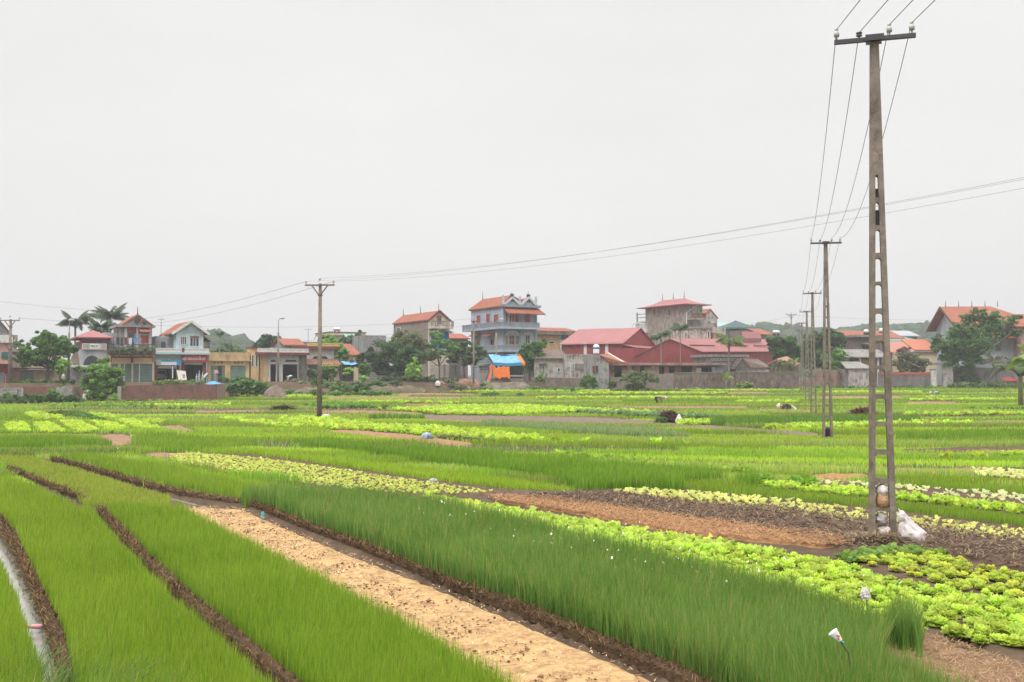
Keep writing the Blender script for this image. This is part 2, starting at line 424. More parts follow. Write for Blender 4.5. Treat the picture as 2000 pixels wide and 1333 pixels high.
def scatter(tm, x, y, z, sc, col, tilt=.1):
    V0, T0, C0 = tm; n = len(x); a = rng.uniform(0, 2 * math.pi, n); ca, sa = np.cos(a)[:, None], np.sin(a)[:, None]; s = np.asarray(sc)[:, None]
    tx = rng.normal(0, tilt, n)[:, None]; ty = rng.normal(0, tilt, n)[:, None]
    vx = V0[None, :, 0]; vy = V0[None, :, 1]; vz = V0[None, :, 2]
    px = (vx * ca - vy * sa); py = (vx * sa + vy * ca)
    q = np.stack([x[:, None] + px * s + vz * s * tx, y[:, None] + py * s + vz * s * ty, z[:, None] + (vz + px * tx * .6 + py * ty * .6) * s], -1).reshape(-1, 3)
    T = (T0[None] + (np.arange(n) * len(V0))[:, None, None]).reshape(-1, 3)
    C = np.clip(C0[None] * col[:, None, :], 0, .95).reshape(-1, 3)
    return q, T, C
def cat3(parts):
    o = 0; V, T, C = [], [], []
    for v, t, c in parts:
        V.append(v); T.append(t + o); C.append(c); o += len(v)
    return np.concatenate(V), np.concatenate(T), np.concatenate(C)
def vary(col, n, s=.12): return np.array(col)[None] * rng.normal(1, s, (n, 1)) * rng.normal(1, .04, (n, 3))

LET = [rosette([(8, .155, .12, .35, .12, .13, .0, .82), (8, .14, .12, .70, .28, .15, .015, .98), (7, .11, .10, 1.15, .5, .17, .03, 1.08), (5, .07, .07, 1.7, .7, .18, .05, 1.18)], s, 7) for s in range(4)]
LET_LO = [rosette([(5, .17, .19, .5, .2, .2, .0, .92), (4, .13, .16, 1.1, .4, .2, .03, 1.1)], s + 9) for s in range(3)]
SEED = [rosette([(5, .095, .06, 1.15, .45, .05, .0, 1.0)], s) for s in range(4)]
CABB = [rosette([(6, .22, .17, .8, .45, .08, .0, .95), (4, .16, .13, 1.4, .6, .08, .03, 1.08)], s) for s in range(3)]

def plant_points(wp, sp, jit=.28, dsp=None):
    """jittered grid along the bed; spacing grows with distance when dsp is set"""
    p = np.array(wp); x0, x1, y0, y1 = p[:, 0].min(), p[:, 0].max(), max(7.5, p[:, 1].min()), p[:, 1].max()
    out = []
    y = y0
    while y < y1:
        s = sp * (max(1, (y / dsp)) if dsp else 1)
        xs = np.arange(x0, x1, s) + rng.normal(0, s * jit, len(np.arange(x0, x1, s)))
        out.append(np.stack([xs, y + rng.normal(0, s * jit, len(xs)), np.full(len(xs), s)], -1)); y += s
    q = np.concatenate(out); q = q[inpoly(q[:, 0], q[:, 1], wp)]; return q[np.abs(q[:, 0] / q[:, 1]) < .62]
def leaf_crop(name, label, cat, poly, tms, sp, col, size=1.0, h=.15, dsp=22, cs=.12, mat=None, gap=0.0, occ=True):
    wp = wpoly(poly, h)
    if occ: OCC.append(wp)
    q = plant_points(wp, sp, dsp=dsp)
    if gap: q = q[rng.random(len(q)) > gap]
    parts = []
    for i, tm in enumerate(tms):
        k = q[i::len(tms)]
        if not len(k): continue
        sc = size * (k[:, 2] / sp) ** .85 * rng.uniform(.8, 1.2, len(k))
        parts.append(scatter(tm, k[:, 0], k[:, 1], gz(k[:, 0], k[:, 1]), sc, vary(col, len(k), cs)))
    return tag(link(name, npmesh(name, *cat3(parts)), mat or CRISP), label, cat, kind='stuff')

# ---- soil, sand and straw beds: a lumpy raised sheet between two edges
def resample(l, n):
    l = np.array(l, float); s = np.r_[0, np.cumsum(np.hypot(*np.diff(l, axis=0).T))]; t = np.linspace(0, s[-1], n)
    return np.stack([np.interp(t, s, l[:, 0]), np.interp(t, s, l[:, 1])], -1)
def strip_bed(name, label, cat, left, right, mat, hgt=.05, rough=.02, step=.12, across=None, kind='structure', occ=True, nscale=.15):
    a, b = wline(left), wline(right)
    ln = max(np.hypot(*np.diff(np.array(a), axis=0).T).sum(), np.hypot(*np.diff(np.array(b), axis=0).T).sum())
    n = int(min(420, max(8, ln / step))); A, B = resample(a, n), resample(b, n)
    wd = np.hypot(*(A - B).T).mean(); m = int(across or min(60, max(6, wd / step)))
    v = np.linspace(0, 1, m)[None, :, None]; Q = A[:, None] * (1 - v) + B[:, None] * v
    prof = np.minimum(1, 1.35 * (1 - np.abs(np.linspace(-1, 1, m)) ** 5))[None] * np.minimum(1, 1.6 * (1 - np.abs(np.linspace(-1, 1, n)) ** 40))[:, None]
    x, y = Q[..., 0], Q[..., 1]
    z = gz(x, y) - .03 + prof * (hgt + .03) + rough * (vn(x, y, nscale, 1) + .7 * vn(x, y, nscale * .4, 6)) * np.clip(prof * 2, 0, 1)
    x = x + .35 * step * vn(x, y, nscale, 12); y = y + .35 * step * vn(x, y, nscale, 15)
    V = np.stack([x, y, z], -1).reshape(-1, 3); ii = np.arange(n * m).reshape(n, m)
    T = np.stack([ii[:-1, :-1], ii[:-1, 1:], ii[1:, 1:], ii[1:, :-1]], -1).reshape(-1, 4)
    if occ: OCC.append([tuple(p) for p in A] + [tuple(p) for p in B[::-1]])
    return tag(link(name, npmesh(name, V, T, smooth=True), mat), label, cat, kind=kind), (A, B)
def straw(name, label, cat, x, y, z, ln, w, cols, flat_=.25, kind='stuff', parent=None):
    """loose straw lying about: thin strips at low angles"""
    n = len(x); a = rng.uniform(0, 2 * math.pi, n); e = rng.normal(.05, flat_, n); l = ln * rng.uniform(.5, 1.4, n) * (np.hypot(x, y) / 12) ** .5
    w = w * (np.hypot(x, y) / 10) ** .8
    d = np.stack([np.cos(a), np.sin(a), np.abs(e)], -1) * l[:, None]; u = np.stack([-np.sin(a), np.cos(a), np.zeros(n)], -1) * (w * rng.uniform(.6, 1.4, n))[:, None]
    p = np.stack([x, y, z], -1); mid = p + d * .5 + np.array([0, 0, 1]) * (l * .08)[:, None]
    V = np.stack([p - u, p + u, mid - u, mid + u, p + d], 1).reshape(-1, 3); o = np.arange(n)[:, None] * 5
    T = np.stack([o + [0, 1, 3], o + [0, 3, 2], o + [2, 3, 4]], 1).reshape(-1, 3)
    cc = np.array(cols)[rng.integers(0, len(cols), n)] * rng.uniform(.7, 1.25, n)[:, None]; C = np.repeat(cc, 5, 0)
    me = npmesh(name, V, T, C)
    if parent is not None: return link(name, me, LITTER, parent)
    return tag(link(name, me, LITTER), label, cat, kind=kind)
def on_strip(AB, n, inset=.02):
    A, B = AB; i = rng.uniform(0, len(A) - 1.001, n); k = i.astype(int); f = (i - k)[:, None]; v = rng.uniform(inset, 1 - inset, n)[:, None]
    a = A[k] * (1 - f) + A[k + 1] * f; b = B[k] * (1 - f) + B[k + 1] * f; q = a * (1 - v) + b * v; return q[:, 0], q[:, 1]

SAND = surf('sandy_husk', (.47, .31, .148), var=.16, scale=2.5, rough=.95, dirt=(.27, .15, .08), damt=.62, dscale=6.0, streak=0, bump=.5, spec=.1)
RUST = surf('orange_straw', (.36, .195, .095), var=.25, scale=5, rough=.95, dirt=(.25, .12, .055), damt=.6, dscale=5, streak=0, bump=.6, spec=.1)
MULCH = surf('brown_mulch', (.125, .082, .056), var=.4, scale=4, rough=.95, dirt=(.09, .055, .035), damt=.8, dscale=4, streak=0, bump=.8, spec=.1)
DRYS = surf('dry_soil', (.30, .185, .115), var=.3, scale=3, rough=.95, dirt=(.17, .10, .06), damt=.7, dscale=4, streak=0, bump=.5, spec=.1)
BANKM = surf('bank_earth', (.085, .054, .031), var=.45, scale=7, rough=.95, dirt=(.05, .030, .018), damt=.8, dscale=7, streak=0, bump=.9, spec=.1)
BANKC = [(.17, .105, .05), (.11, .065, .032), (.26, .18, .085), (.07, .042, .022), (.20, .11, .05), (.09, .055, .03)]

# sandy bed
sb, AB = strip_bed('sandy_bed', 'bare bed spread with pale sandy husk, dotted with dark clods', 'vegetable bed',
    [(340, 992), (420, 1040), (510, 1085), (600, 1132), (680, 1175), (760, 1222), (850, 1275), (950, 1335), (1080, 1410)],
    [(474, 997), (586, 1045), (683, 1084), (784, 1123), (840, 1145), (910, 1174), (1012, 1216), (1122, 1262), (1214, 1302), (1285, 1334), (1415, 1404)], SAND, .04, .018, .07)
def clods(name, parent, x, y, z0, size, cols, n_=1):
    """small irregular lumps"""
    ico = [(0, 0, 1), (.9, 0, .3), (.28, .85, .3), (-.72, .53, .3), (-.72, -.53, .3), (.28, -.85, .3), (0, 0, -.6)]
    f = [(0, 1, 2), (0, 2, 3), (0, 3, 4), (0, 4, 5), (0, 5, 1), (6, 2, 1), (6, 3, 2), (6, 4, 3), (6, 5, 4), (6, 1, 5)]
    V0 = np.array(ico); n = len(x); s = size * rng.lognormal(0, .45, n)
    q = V0[None] * rng.uniform(.6, 1.4, (n, 7, 1)) * np.stack([s, s, s * .6], -1)[:, None]; q = q + np.stack([x, y, z0], -1)[:, None]
    T = (np.array(f)[None] + (np.arange(n) * 7)[:, None, None]).reshape(-1, 3)
    cc = np.array(cols)[rng.integers(0, len(cols), n)] * rng.uniform(.7, 1.3, n)[:, None]
    return link(name, npmesh(name, q.reshape(-1, 3), T, np.repeat(cc, 7, 0)), LITTER, parent)
x, y = on_strip(AB, 5600); q = (vn(x, y, .33, 3) + rng.normal(0, .35, len(x))) > .34; x, y = x[q], y[q]
cl = clods('clods', sb, x, y, np.full(len(x), .055) + .02 * vn(x, y, .15, 1), .0105, [(.16, .09, .05), (.22, .12, .07), (.10, .06, .035)]); cl['kind'] = 'stuff'
x, y = on_strip(AB, 2600); st = straw('straw_bits', '', '', x, y, np.full(len(x), .06), .06, .003, [(.62, .42, .22), (.30, .17, .09), (.75, .55, .32)], .15, parent=sb); st['kind'] = 'stuff'

# banks beside the ditches: mounds of cut roots and earth
def bank(name, label, left, right, n, hgt=.07):
    left = [(a * .66 + right[i][0] * .34, b * .66 + right[i][1] * .34) for i, (a, b) in enumerate(left)] if len(left) == len(right) else left
    o, ab = strip_bed(name, label, 'earth bank', left, right, BANKM, hgt, .03, .06, across=8, nscale=.09)
    x, y = on_strip(ab, int(n * 1.5), -.05); k = straw('root_fibre', '', '', x, y, gz(x, y) + hgt * rng.uniform(.2, 1, len(x)), .075, .0026, BANKC, .45, parent=o); k['kind'] = 'stuff'; return ab
bank('earth_bank', 'brown root matted bank between the water ditch and bright grass', [(2, 1035), (52, 1125), (80, 1200), (104, 1280), (125, 1345), (150, 1420)], [(0, 1008), (30, 1042), (62, 1110), (97, 1182), (126, 1243), (137, 1285), (152, 1333), (180, 1400)], 3800)
bank('earth_bank', 'brown fibrous bank between the two bright green beds', [(182, 998), (215, 1036), (262, 1090), (345, 1175), (432, 1252), (520, 1330), (650, 1435)], [(200, 998), (240, 1036), (292, 1092), (370, 1165), (460, 1240), (565, 1328), (700, 1430)], 5500)
bank('earth_bank', 'brown fibrous bank along the foot of the tall dark onions', [(480, 990), (600, 1040), (700, 1078), (775, 1110), (850, 1140), (925, 1170), (1000, 1200), (1105, 1248), (1210, 1296), (1290, 1333), (1400, 1395)], [(500, 985), (610, 1030), (705, 1064), (780, 1096), (855, 1130), (930, 1158), (1010, 1184), (1115, 1228), (1220, 1272), (1320, 1312), (1450, 1372)], 9000, .09)
bank('earth_bank', 'dark narrow bank above the yellow green seedbed', [(98, 900), (150, 913), (200, 927), (275, 950), (340, 966), (400, 978), (466, 986)], [(102, 897), (155, 909), (205, 922), (280, 944), (345, 960), (405, 971), (470, 981)], 3000, .06)
bank('earth_bank', 'short crumbly bank below the yellow green seedbed', [(-20, 908), (25, 922), (60, 938), (100, 955), (140, 970), (168, 980)], [(-20, 904), (30, 918), (65, 933), (105, 949), (145, 964), (172, 975)], 2200, .05)

q = resample(DITCH_A, 2600); x = q[:, 0] + rng.choice([-1, 1], 2600) * np.abs(rng.normal(.13, .035, 2600)); y = q[:, 1] + rng.normal(0, .03, 2600)
straw('ditch_debris', 'dead grass and mud crumbs along the water edges of the left ditch', 'debris', x, y, np.full(2600, -.10), .07, .0022, [(.16, .12, .07), (.10, .075, .045), (.24, .22, .10), (.12, .16, .05)], .5)
# near grass beds
blade_crop('grass_patch', 'bright green grass strip left of the water ditch', 'grass', [(-120, 1040), (-20, 1100), (0, 1118), (28, 1180), (55, 1260), (80, 1340), (90, 1430), (-500, 1430), (-300, 1040)], 'bright')
blade_crop('onion_seedbed', 'bright green seedling bed between the water ditch and furrow', 'vegetable bed',
    [(-60, 900, 1), (0, 922, 1), (60, 940, 1), (110, 962, 1), (160, 985, 1), (172, 998), (205, 1040), (250, 1092), (325, 1175), (412, 1258), (495, 1338), (600, 1440), (160, 1440), (140, 1335), (134, 1290), (122, 1240), (95, 1182), (60, 1112), (28, 1045), (0, 1012), (-60, 960)], 'bright')
blade_crop('onion_seedbed', 'tall bright green seedling bed beside the sandy bed', 'vegetable bed',
    [(162, 975, 1), (220, 978, 1), (280, 980, 1), (340, 988, 1), (345, 999), (425, 1045), (515, 1092), (602, 1138), (685, 1182), (765, 1230), (855, 1283), (950, 1338), (1060, 1420), (700, 1440), (570, 1333), (465, 1243), (372, 1168), (295, 1095), (243, 1040), (203, 1000), (175, 996)], 'bright2')
blade_crop('tall_onion_bed', 'tall dark green onion bed with grey blue tips', 'vegetable bed',
    [(472, 988), (500, 990), (610, 1034), (705, 1068), (780, 1100), (855, 1133), (930, 1161), (1010, 1188), (1115, 1232), (1220, 1276), (1320, 1316), (1450, 1378), (1600, 1460), (2050, 1520), (1900, 1345, 1), (1835, 1318, 1), (1760, 1283, 1), (1712, 1268, 1), (1735, 1241), (1785, 1240), (1800, 1222, 1), (1700, 1185, 1), (1600, 1152, 1), (1400, 1098, 1), (1200, 1050, 1), (1000, 1000, 1), (870, 972, 1), (800, 960, 1), (640, 948, 1), (530, 944, 1), (470, 950, 1)], 'onion_dark', den=1.15)
# white onion flowers
fl = wpoly([(700, 1000), (1000, 1015), (1400, 1110), (1780, 1210), (1750, 1238), (1300, 1200), (900, 1090)])
x, y = screen_points(1300, fl); k = rosette([(6, .016, .012, .6, .3, .1, 0, 1.0), (5, .012, .012, 1.5, .5, .1, .004, 1.0)], 3)
v = scatter(k, x, y, gz(x, y) + rng.uniform(.36, .46, len(x)), rng.uniform(.45, 1.1, len(x)), vary((.85, .88, .78), len(x), .05), .6)
tag(link('onion_flowers', npmesh('onion_flowers', *v), LITTER), 'small white onion flowers dotted over the tall dark bed', 'flowers', kind='stuff')

blade_crop('onion_seedbed', 'sparse yellow green seedling bed at the left between two furrows', 'vegetable bed',
    [(-80, 885, 1), (0, 887, 1), (66, 888, 1), (84, 902), (150, 920), (200, 935), (275, 960), (335, 974), (330, 990), (345, 996), (165, 986), (140, 962), (100, 946), (60, 930), (25, 915), (-80, 895)], 'pale_short')
blade_crop('onion_seedbed', 'lush green bed above the first long furrow', 'vegetable bed',
    [(96, 886, 1), (130, 882, 1), (180, 882, 1), (215, 889, 1), (300, 915), (420, 945), (500, 965), (480, 990), (466, 980), (405, 969), (345, 958), (280, 942), (205, 920), (155, 907), (102, 896)], 'bright2')
blade_crop('onion_seedbed', 'light green bed behind the lush green bed', 'vegetable bed',
    [(195, 882, 1), (235, 880, 1), (275, 888, 1), (330, 901, 1), (400, 917, 1), (500, 936, 1), (600, 951, 1), (560, 965), (480, 958), (400, 937), (300, 907), (225, 888)], 'short_lime')

# lettuce rows of the near right
LIME = (.43, .55, .085)
E_POLY = [(835, 964, 1), (960, 984, 1), (1100, 1008, 1), (1330, 1043, 1), (1500, 1067, 1), (1605, 1085, 1), (1712, 1113, 1), (1875, 1150, 1), (2000, 1173, 1), (2150, 1205, 1), (2250, 1330), (2000, 1268), (1925, 1262), (1850, 1242), (1790, 1235), (1700, 1205), (1560, 1165), (1400, 1125), (1200, 1078), (1000, 1030), (870, 990)]
E_W = wpoly(E_POLY, .10); OCC.append(E_W)
q = plant_points(E_W, .185, .25); q = q[np.argsort(q[:, 1])]
def individuals(q, n, tms, name, label, cat, group, col, size, mat, cvar=.1):
    mes = []
    for tm in tms:
        for j in range(3):
            mes.append(npmesh(name, tm[0], tm[1], np.clip(tm[2] * np.array(col) * (1 + cvar * (j - 1)) * rng.normal(1, .03, 3), 0, .95)))
    for me in mes: me.materials.append(mat)
    for i, (x, y, s) in enumerate(q[:n]):
        o = bpy.data.objects.new(name, mes[i % len(mes)]); COL.objects.link(o); o.location = (x, y, float(gz(x, y)) - .01)
        o.rotation_euler = (rng.normal(0, .1), rng.normal(0, .1), rng.uniform(0, 6.28)); f = size * rng.uniform(.8, 1.25); o.scale = (f, f, f * rng.uniform(.85, 1.2))
        tag(o, label, cat, group)
vis = q[(q[:, 0] / q[:, 1] < .53)]; inv = q[(q[:, 0] / q[:, 1] >= .53)]
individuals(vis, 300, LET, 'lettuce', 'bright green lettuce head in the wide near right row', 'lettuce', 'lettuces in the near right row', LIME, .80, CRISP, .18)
rest = np.concatenate([vis[300:], inv]); pr = []
for i in range(3):
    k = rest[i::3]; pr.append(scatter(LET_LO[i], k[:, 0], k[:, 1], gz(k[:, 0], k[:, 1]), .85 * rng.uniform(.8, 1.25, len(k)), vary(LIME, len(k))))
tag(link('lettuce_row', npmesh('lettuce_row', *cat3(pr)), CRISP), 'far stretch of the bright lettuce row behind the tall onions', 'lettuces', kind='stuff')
leaf_crop('young_lettuce_bed', 'yellow green loose lettuces with soil between, below the big pole', 'lettuces',
    [(1700, 1086, 1), (1760, 1075, 1), (1837, 1078, 1), (1925, 1100, 1), (2000, 1120, 1), (2150, 1155, 1), (2150, 1195), (2000, 1178), (1875, 1153), (1775, 1128), (1712, 1112), (1665, 1098)], LET[:3], .165, (.46, .53, .085), .62, .06, None, gap=.12)
leaf_crop('weed_patch', 'dark green leafy weeds at the foot of the big pole', 'weeds',
    [(1632, 1078, 1), (1700, 1066, 1), (1780, 1066, 1), (1850, 1072, 1), (1840, 1090), (1760, 1088), (1700, 1095), (1650, 1105), (1632, 1095)], CABB, .10, (.17, .26, .055), .55, .10, None)

# straw and soil on the right
sg, AB = strip_bed('straw_patch', 'trampled straw covered soil at the lower right corner', 'straw patch',
    [(1640, 1236), (1800, 1240), (1875, 1262), (1940, 1285), (2000, 1305), (2120, 1350)], [(1640, 1300), (1760, 1330), (1900, 1400), (1960, 1430), (2050, 1470), (2200, 1500)], surf('trodden_straw', (.29, .18, .10), var=.3, scale=5, dirt=(.18, .10, .055), damt=.7, dscale=4, streak=0, bump=.6), .04, .02, .07)
x, y = on_strip(AB, 9000); k = straw('straw_stems', '', '', x, y, np.full(len(x), .05), .10, .0018, [(.38, .24, .13), (.28, .17, .09), (.46, .32, .18), (.18, .10, .06)], .12, parent=sg); k['kind'] = 'stuff'
si, AB = strip_bed('straw_bed', 'raised bed thatched with orange brown straw', 'vegetable bed',
    [(952, 972), (1060, 973), (1175, 989), (1270, 1002), (1350, 1013), (1500, 1033), (1600, 1046), (1652, 1058)], [(985, 984), (1125, 1006), (1212, 1022), (1312, 1043), (1400, 1052), (1500, 1062), (1600, 1072), (1648, 1070)], RUST, .055, .02, .09)
x, y = on_strip(AB, 9000); k = straw('straw_stems', '', '', x, y, np.full(len(x), .06), .15, .0024, [(.42, .24, .12), (.35, .19, .09), (.50, .31, .16), (.28, .14, .07)], .10, parent=si); k['kind'] = 'stuff'
sj, AB = strip_bed('mulched_bed', 'dark brown mulched bed around the big pole', 'vegetable bed',
    [(1030, 968), (1200, 962), (1350, 982), (1500, 990), (1650, 1010), (1850, 1035), (2000, 1055), (2150, 1075)], [(1040, 978), (1200, 993), (1350, 1016), (1500, 1040), (1650, 1078), (1850, 1085), (2000, 1118), (2150, 1150)], MULCH, .04, .03, .12)
x, y = on_strip(AB, 11000); k = straw('mulch_stems', '', '', x, y, np.full(len(x), .05), .16, .004, [(.18, .12, .08), (.12, .08, .055), (.28, .20, .13), (.07, .045, .035)], .14, parent=sj); k['kind'] = 'stuff'
x, y = on_strip(AB, 2000)
# pale seedlings over the mulch
K_W = wpoly([(1190, 962), (1250, 953, 1), (1400, 962, 1), (1500, 972, 1), (1675, 988, 1), (1800, 1004, 1), (2000, 1026, 1), (2120, 1042, 1), (2120, 1080), (2000, 1066), (1850, 1047), (1650, 1022), (1500, 1000), (1290, 978)], .08)
OCC.append(K_W)
q = plant_points(K_W, .185, .2); q = q[rng.random(len(q)) > .06]; q = q[np.argsort(np.hypot(q[:, 0] - 2, q[:, 1]))]
vis = q[(q[:, 0] / q[:, 1] < .53)]; inv = q[(q[:, 0] / q[:, 1] >= .53)]
PALE = (.62, .64, .20)
individuals(vis, 300, SEED, 'cabbage_seedling', 'pale yellow green seedling planted in brown mulch near the big pole', 'seedling', 'seedlings in the mulched bed', PALE, .82, CRISP, .16)
rest = np.concatenate([vis[300:], inv]); v = scatter(SEED[0], rest[:, 0], rest[:, 1], gz(rest[:, 0], rest[:, 1]), 1.2 * rng.uniform(.8, 1.25, len(rest)), vary(PALE, len(rest)), .25)
tag(link('seedling_rows', npmesh('seedling_rows', *v), CRISP), 'farther pale seedlings of the brown mulched bed', 'seedlings', kind='stuff')
blade_crop('onion_seedbed', 'bright green bed behind the pale seedlings', 'vegetable bed', [(1335, 940, 1), (1400, 936, 1), (1500, 948, 1), (1700, 970, 1), (1850, 985, 1), (2000, 1003, 1), (2150, 1020, 1), (2150, 1048), (2000, 1029), (1850, 1012), (1700, 992), (1500, 974), (1400, 964), (1330, 955)], 'bright2', hs=.5)
leaf_crop('lettuce_strip', 'narrow lime lettuce strip behind the bright green bed', 'lettuces', [(1468, 940, 1), (1570, 944, 1), (1700, 957, 1), (1800, 968, 1), (2000, 988, 1), (2150, 1005, 1), (2150, 1024), (2000, 1006), (1850, 990), (1700, 974), (1500, 953)], LET_LO, .22, (.42, .56, .07), .8, .05, None)
sn, AB = strip_bed('mulched_bed', 'dark soil bed dotted with white green sprouts right of the pole', 'vegetable bed', [(1560, 938), (1700, 947), (1850, 958), (2000, 970), (2150, 982)], [(1560, 946), (1700, 960), (1850, 975), (2000, 990), (2150, 1004)], MULCH, .04, .02, .15)
leaf_crop('sprout_rows', 'small whitish sprouts in the dark soil strip right of the pole', 'seedlings', [(1570, 940), (1700, 948), (1850, 959), (2000, 971), (2150, 983), (2150, 1002), (2000, 986), (1850, 972), (1700, 957), (1570, 946)], SEED, .26, (.62, .66, .34), 1.3, .05, None, occ=False, gap=.25)
blade_crop('onion_seedbed', 'short bright green strip behind the sprouts right of the pole', 'vegetable bed', [(1664, 930, 1), (1740, 927, 1), (1850, 934, 1), (2000, 947, 1), (2150, 960, 1), (2150, 982), (2000, 968), (1850, 957), (1700, 945), (1668, 938)], 'bright2', hs=.5)
leaf_crop('cabbage_clump', 'clump of taller leafy green plants at the end of the onion bed', 'plants', [(1475, 915, 1), (1530, 912, 1), (1590, 925, 1), (1592, 945), (1500, 942), (1475, 938)], CABB, .3, (.16, .29, .03), 1.2, .4, None)
sq, AB = strip_bed('mulched_bed', 'dark soil bed of pale sprouts at the right edge', 'vegetable bed', [(1860, 922), (1930, 920), (2000, 922), (2150, 930)], [(1860, 928), (1930, 936), (2000, 944), (2150, 960)], MULCH, .03, .02, .2)
leaf_crop('sprout_rows', 'pale sprouts in the dark bed at the right edge', 'seedlings', [(1895, 922), (2000, 924), (2150, 930), (2150, 952), (2000, 940), (1900, 930)], SEED, .24, (.60, .64, .24), 1.5, .05, None, occ=False)
strip_bed('straw_patch', 'dry straw strip beside the leafy clump', 'straw patch', [(1580, 929), (1640, 927), (1700, 926)], [(1580, 938), (1640, 940), (1700, 940)], RUST, .04, .03, .2)
strip_bed('straw_patch', 'dry brown strip behind the pole on the right', 'straw patch', [(1745, 917), (1850, 916), (1960, 914)], [(1745, 927), (1850, 928), (1960, 922)], DRYS, .04, .03, .2)

# middle beds
blade_crop('onion_bed', 'dark green onion bed across the middle of the field', 'vegetable bed',
    [(725, 864, 1), (800, 866, 1), (900, 873, 1), (1000, 880, 1), (1120, 889, 1), (1300, 905, 1), (1420, 918, 1), (1475, 930, 1), (1478, 946), (1400, 942), (1335, 946), (1330, 962), (1255, 958), (1130, 960), (1100, 948), (1000, 930), (860, 912), (760, 895), (640, 880), (560, 872), (640, 868)], 'onion_mid')
blade_crop('onion_seedbed', 'short yellow green strip below the dark onion bed', 'vegetable bed',
    [(430, 872, 1), (500, 874, 1), (625, 887, 1), (750, 902, 1), (875, 916, 1), (1000, 932, 1), (1087, 945, 1), (1125, 960), (1110, 963), (1000, 957), (825, 936), (712, 919), (600, 903), (500, 889), (430, 880)], 'short_lime')
sv, AB = strip_bed('mulched_bed', 'dark soil bed under the yellow seedlings left of centre', 'vegetable bed',
    [(275, 886), (367, 886), (500, 889), (600, 903), (712, 919), (825, 936), (1000, 957), (1190, 962)], [(275, 891), (325, 903), (405, 920), (500, 934), (625, 953), (800, 967), (960, 968), (1030, 975)], MULCH, .03, .015, .15)
leaf_crop('seedling_bed', 'yellow green seedlings closely planted in the long dark bed left of centre', 'seedlings',
    [(330, 890), (367, 886), (460, 893), (520, 899), (610, 911), (712, 926), (825, 944), (930, 958), (975, 964), (900, 967), (800, 966), (625, 952), (500, 933), (405, 919), (335, 904)], SEED, .155, (.52, .59, .12), .85, .05, None, gap=.14, occ=False)
strip_bed('straw_patch', 'small bare straw patch at the head of the seedling bed', 'straw patch', [(282, 888), (320, 887), (372, 887)], [(285, 893), (330, 896), (372, 893)], DRYS, .05, .02, .1)

def soil_patch(label, left, right, mat=DRYS, h=.04): return strip_bed('bare_soil_bed', label, 'vegetable bed', left, right, mat, h, .02, .2)
soil_patch('bare raked bed below the lettuce blocks', [(184, 850), (212, 849), (238, 849)], [(224, 873), (250, 870), (278, 861)])
soil_patch('bare raked bed right of the lettuce blocks', [(302, 833), (325, 832), (347, 831)], [(332, 843), (362, 847), (395, 845)])
soil_patch('long bare orange brown bed in the middle left', [(635, 841), (700, 841), (825, 852), (922, 866)], [(650, 845), (750, 857), (875, 871), (922, 873)], surf('orange_soil', (.31, .17, .09), var=.25, scale=3, dirt=(.22, .12, .07), damt=.5, dscale=3, streak=0, bump=.5))
soil_patch('long brown ploughed strip across the centre', [(822, 811), (1000, 813), (1175, 816), (1300, 825), (1500, 840), (1600, 848)], [(835, 821), (925, 827), (1100, 829), (1275, 833), (1400, 842), (1600, 853)], surf('plough_soil', (.175, .125, .092), var=.3, scale=2, dirt=(.15, .10, .07), damt=.6, dscale=2, streak=0, bump=.5), .05)
soil_patch('thin pale soil stripe behind the pole foot', [(610, 803), (700, 802), (825, 806)], [(620, 807), (700, 808), (825, 812)])
soil_patch('brown bare strip right of the small pole', [(640, 818), (668, 817), (700, 822)], [(645, 825), (680, 827), (700, 829)], MULCH)
soil_patch('thin bare stripe far across the field', [(790, 789), (860, 789), (930, 791)], [(790, 794), (860, 795), (930, 795)])
soil_patch('bare stripe near the far white bags', [(776, 769), (840, 768), (930, 770)], [(780, 773), (860, 774), (930, 773)])
soil_patch('bare stripe beside the stooping farmer on the right', [(1480, 800), (1540, 800), (1590, 802)], [(1480, 805), (1540, 805), (1590, 807)])
soil_patch('pale dry stripe behind the tall pole', [(1770, 785), (1830, 785), (1870, 786)], [(1770, 789), (1830, 790), (1870, 790)])
soil_patch('dark earth stripe at the far right', [(1760, 882), (1880, 877), (2060, 874)], [(1760, 887), (1880, 884), (2060, 880)], MULCH, .08)
soil_patch('pale dry stripe at the far right', [(1800, 888), (1900, 885), (2060, 880)], [(1800, 892), (1900, 891), (2060, 887)])

LB = [([(5, 824), (55, 825)], [(7, 848), (68, 848)]), ([(59, 825), (105, 824)], [(72, 849), (138, 849)]), ([(108, 821), (160, 821)], [(142, 850), (205, 848)]),
      ([(163, 822), (207, 820)], [(212, 850), (262, 843)]), ([(215, 821), (262, 818)], [(270, 844), (325, 842)])]
for i, (tp, bt) in enumerate(LB):
    leaf_crop('lettuce_block', ['first', 'second', 'third', 'fourth', 'fifth'][i] + ' square lettuce block from the left edge', 'lettuces',
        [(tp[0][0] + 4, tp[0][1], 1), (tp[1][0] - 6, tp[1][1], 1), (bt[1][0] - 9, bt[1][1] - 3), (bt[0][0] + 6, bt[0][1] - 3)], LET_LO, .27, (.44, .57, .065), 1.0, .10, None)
    if i: FUR_ = None
def lime(label, poly, h=.16, col=(.42, .55, .065)): return leaf_crop('lettuce_strip', label, 'lettuces', poly, LET_LO, .45, col, 1.75, h, None)
lime('small lime lettuce corner right of the five blocks', [(270, 822, 1), (307, 819, 1), (325, 828), (302, 832), (285, 832)])
lime('lime lettuce strip behind the left blocks', [(43, 809, 1), (75, 806, 1), (130, 817, 1), (107, 823), (76, 824)])
lime('lime lettuce strip behind the right blocks', [(160, 806, 1), (212, 810, 1), (240, 818, 1), (207, 821), (180, 815)])
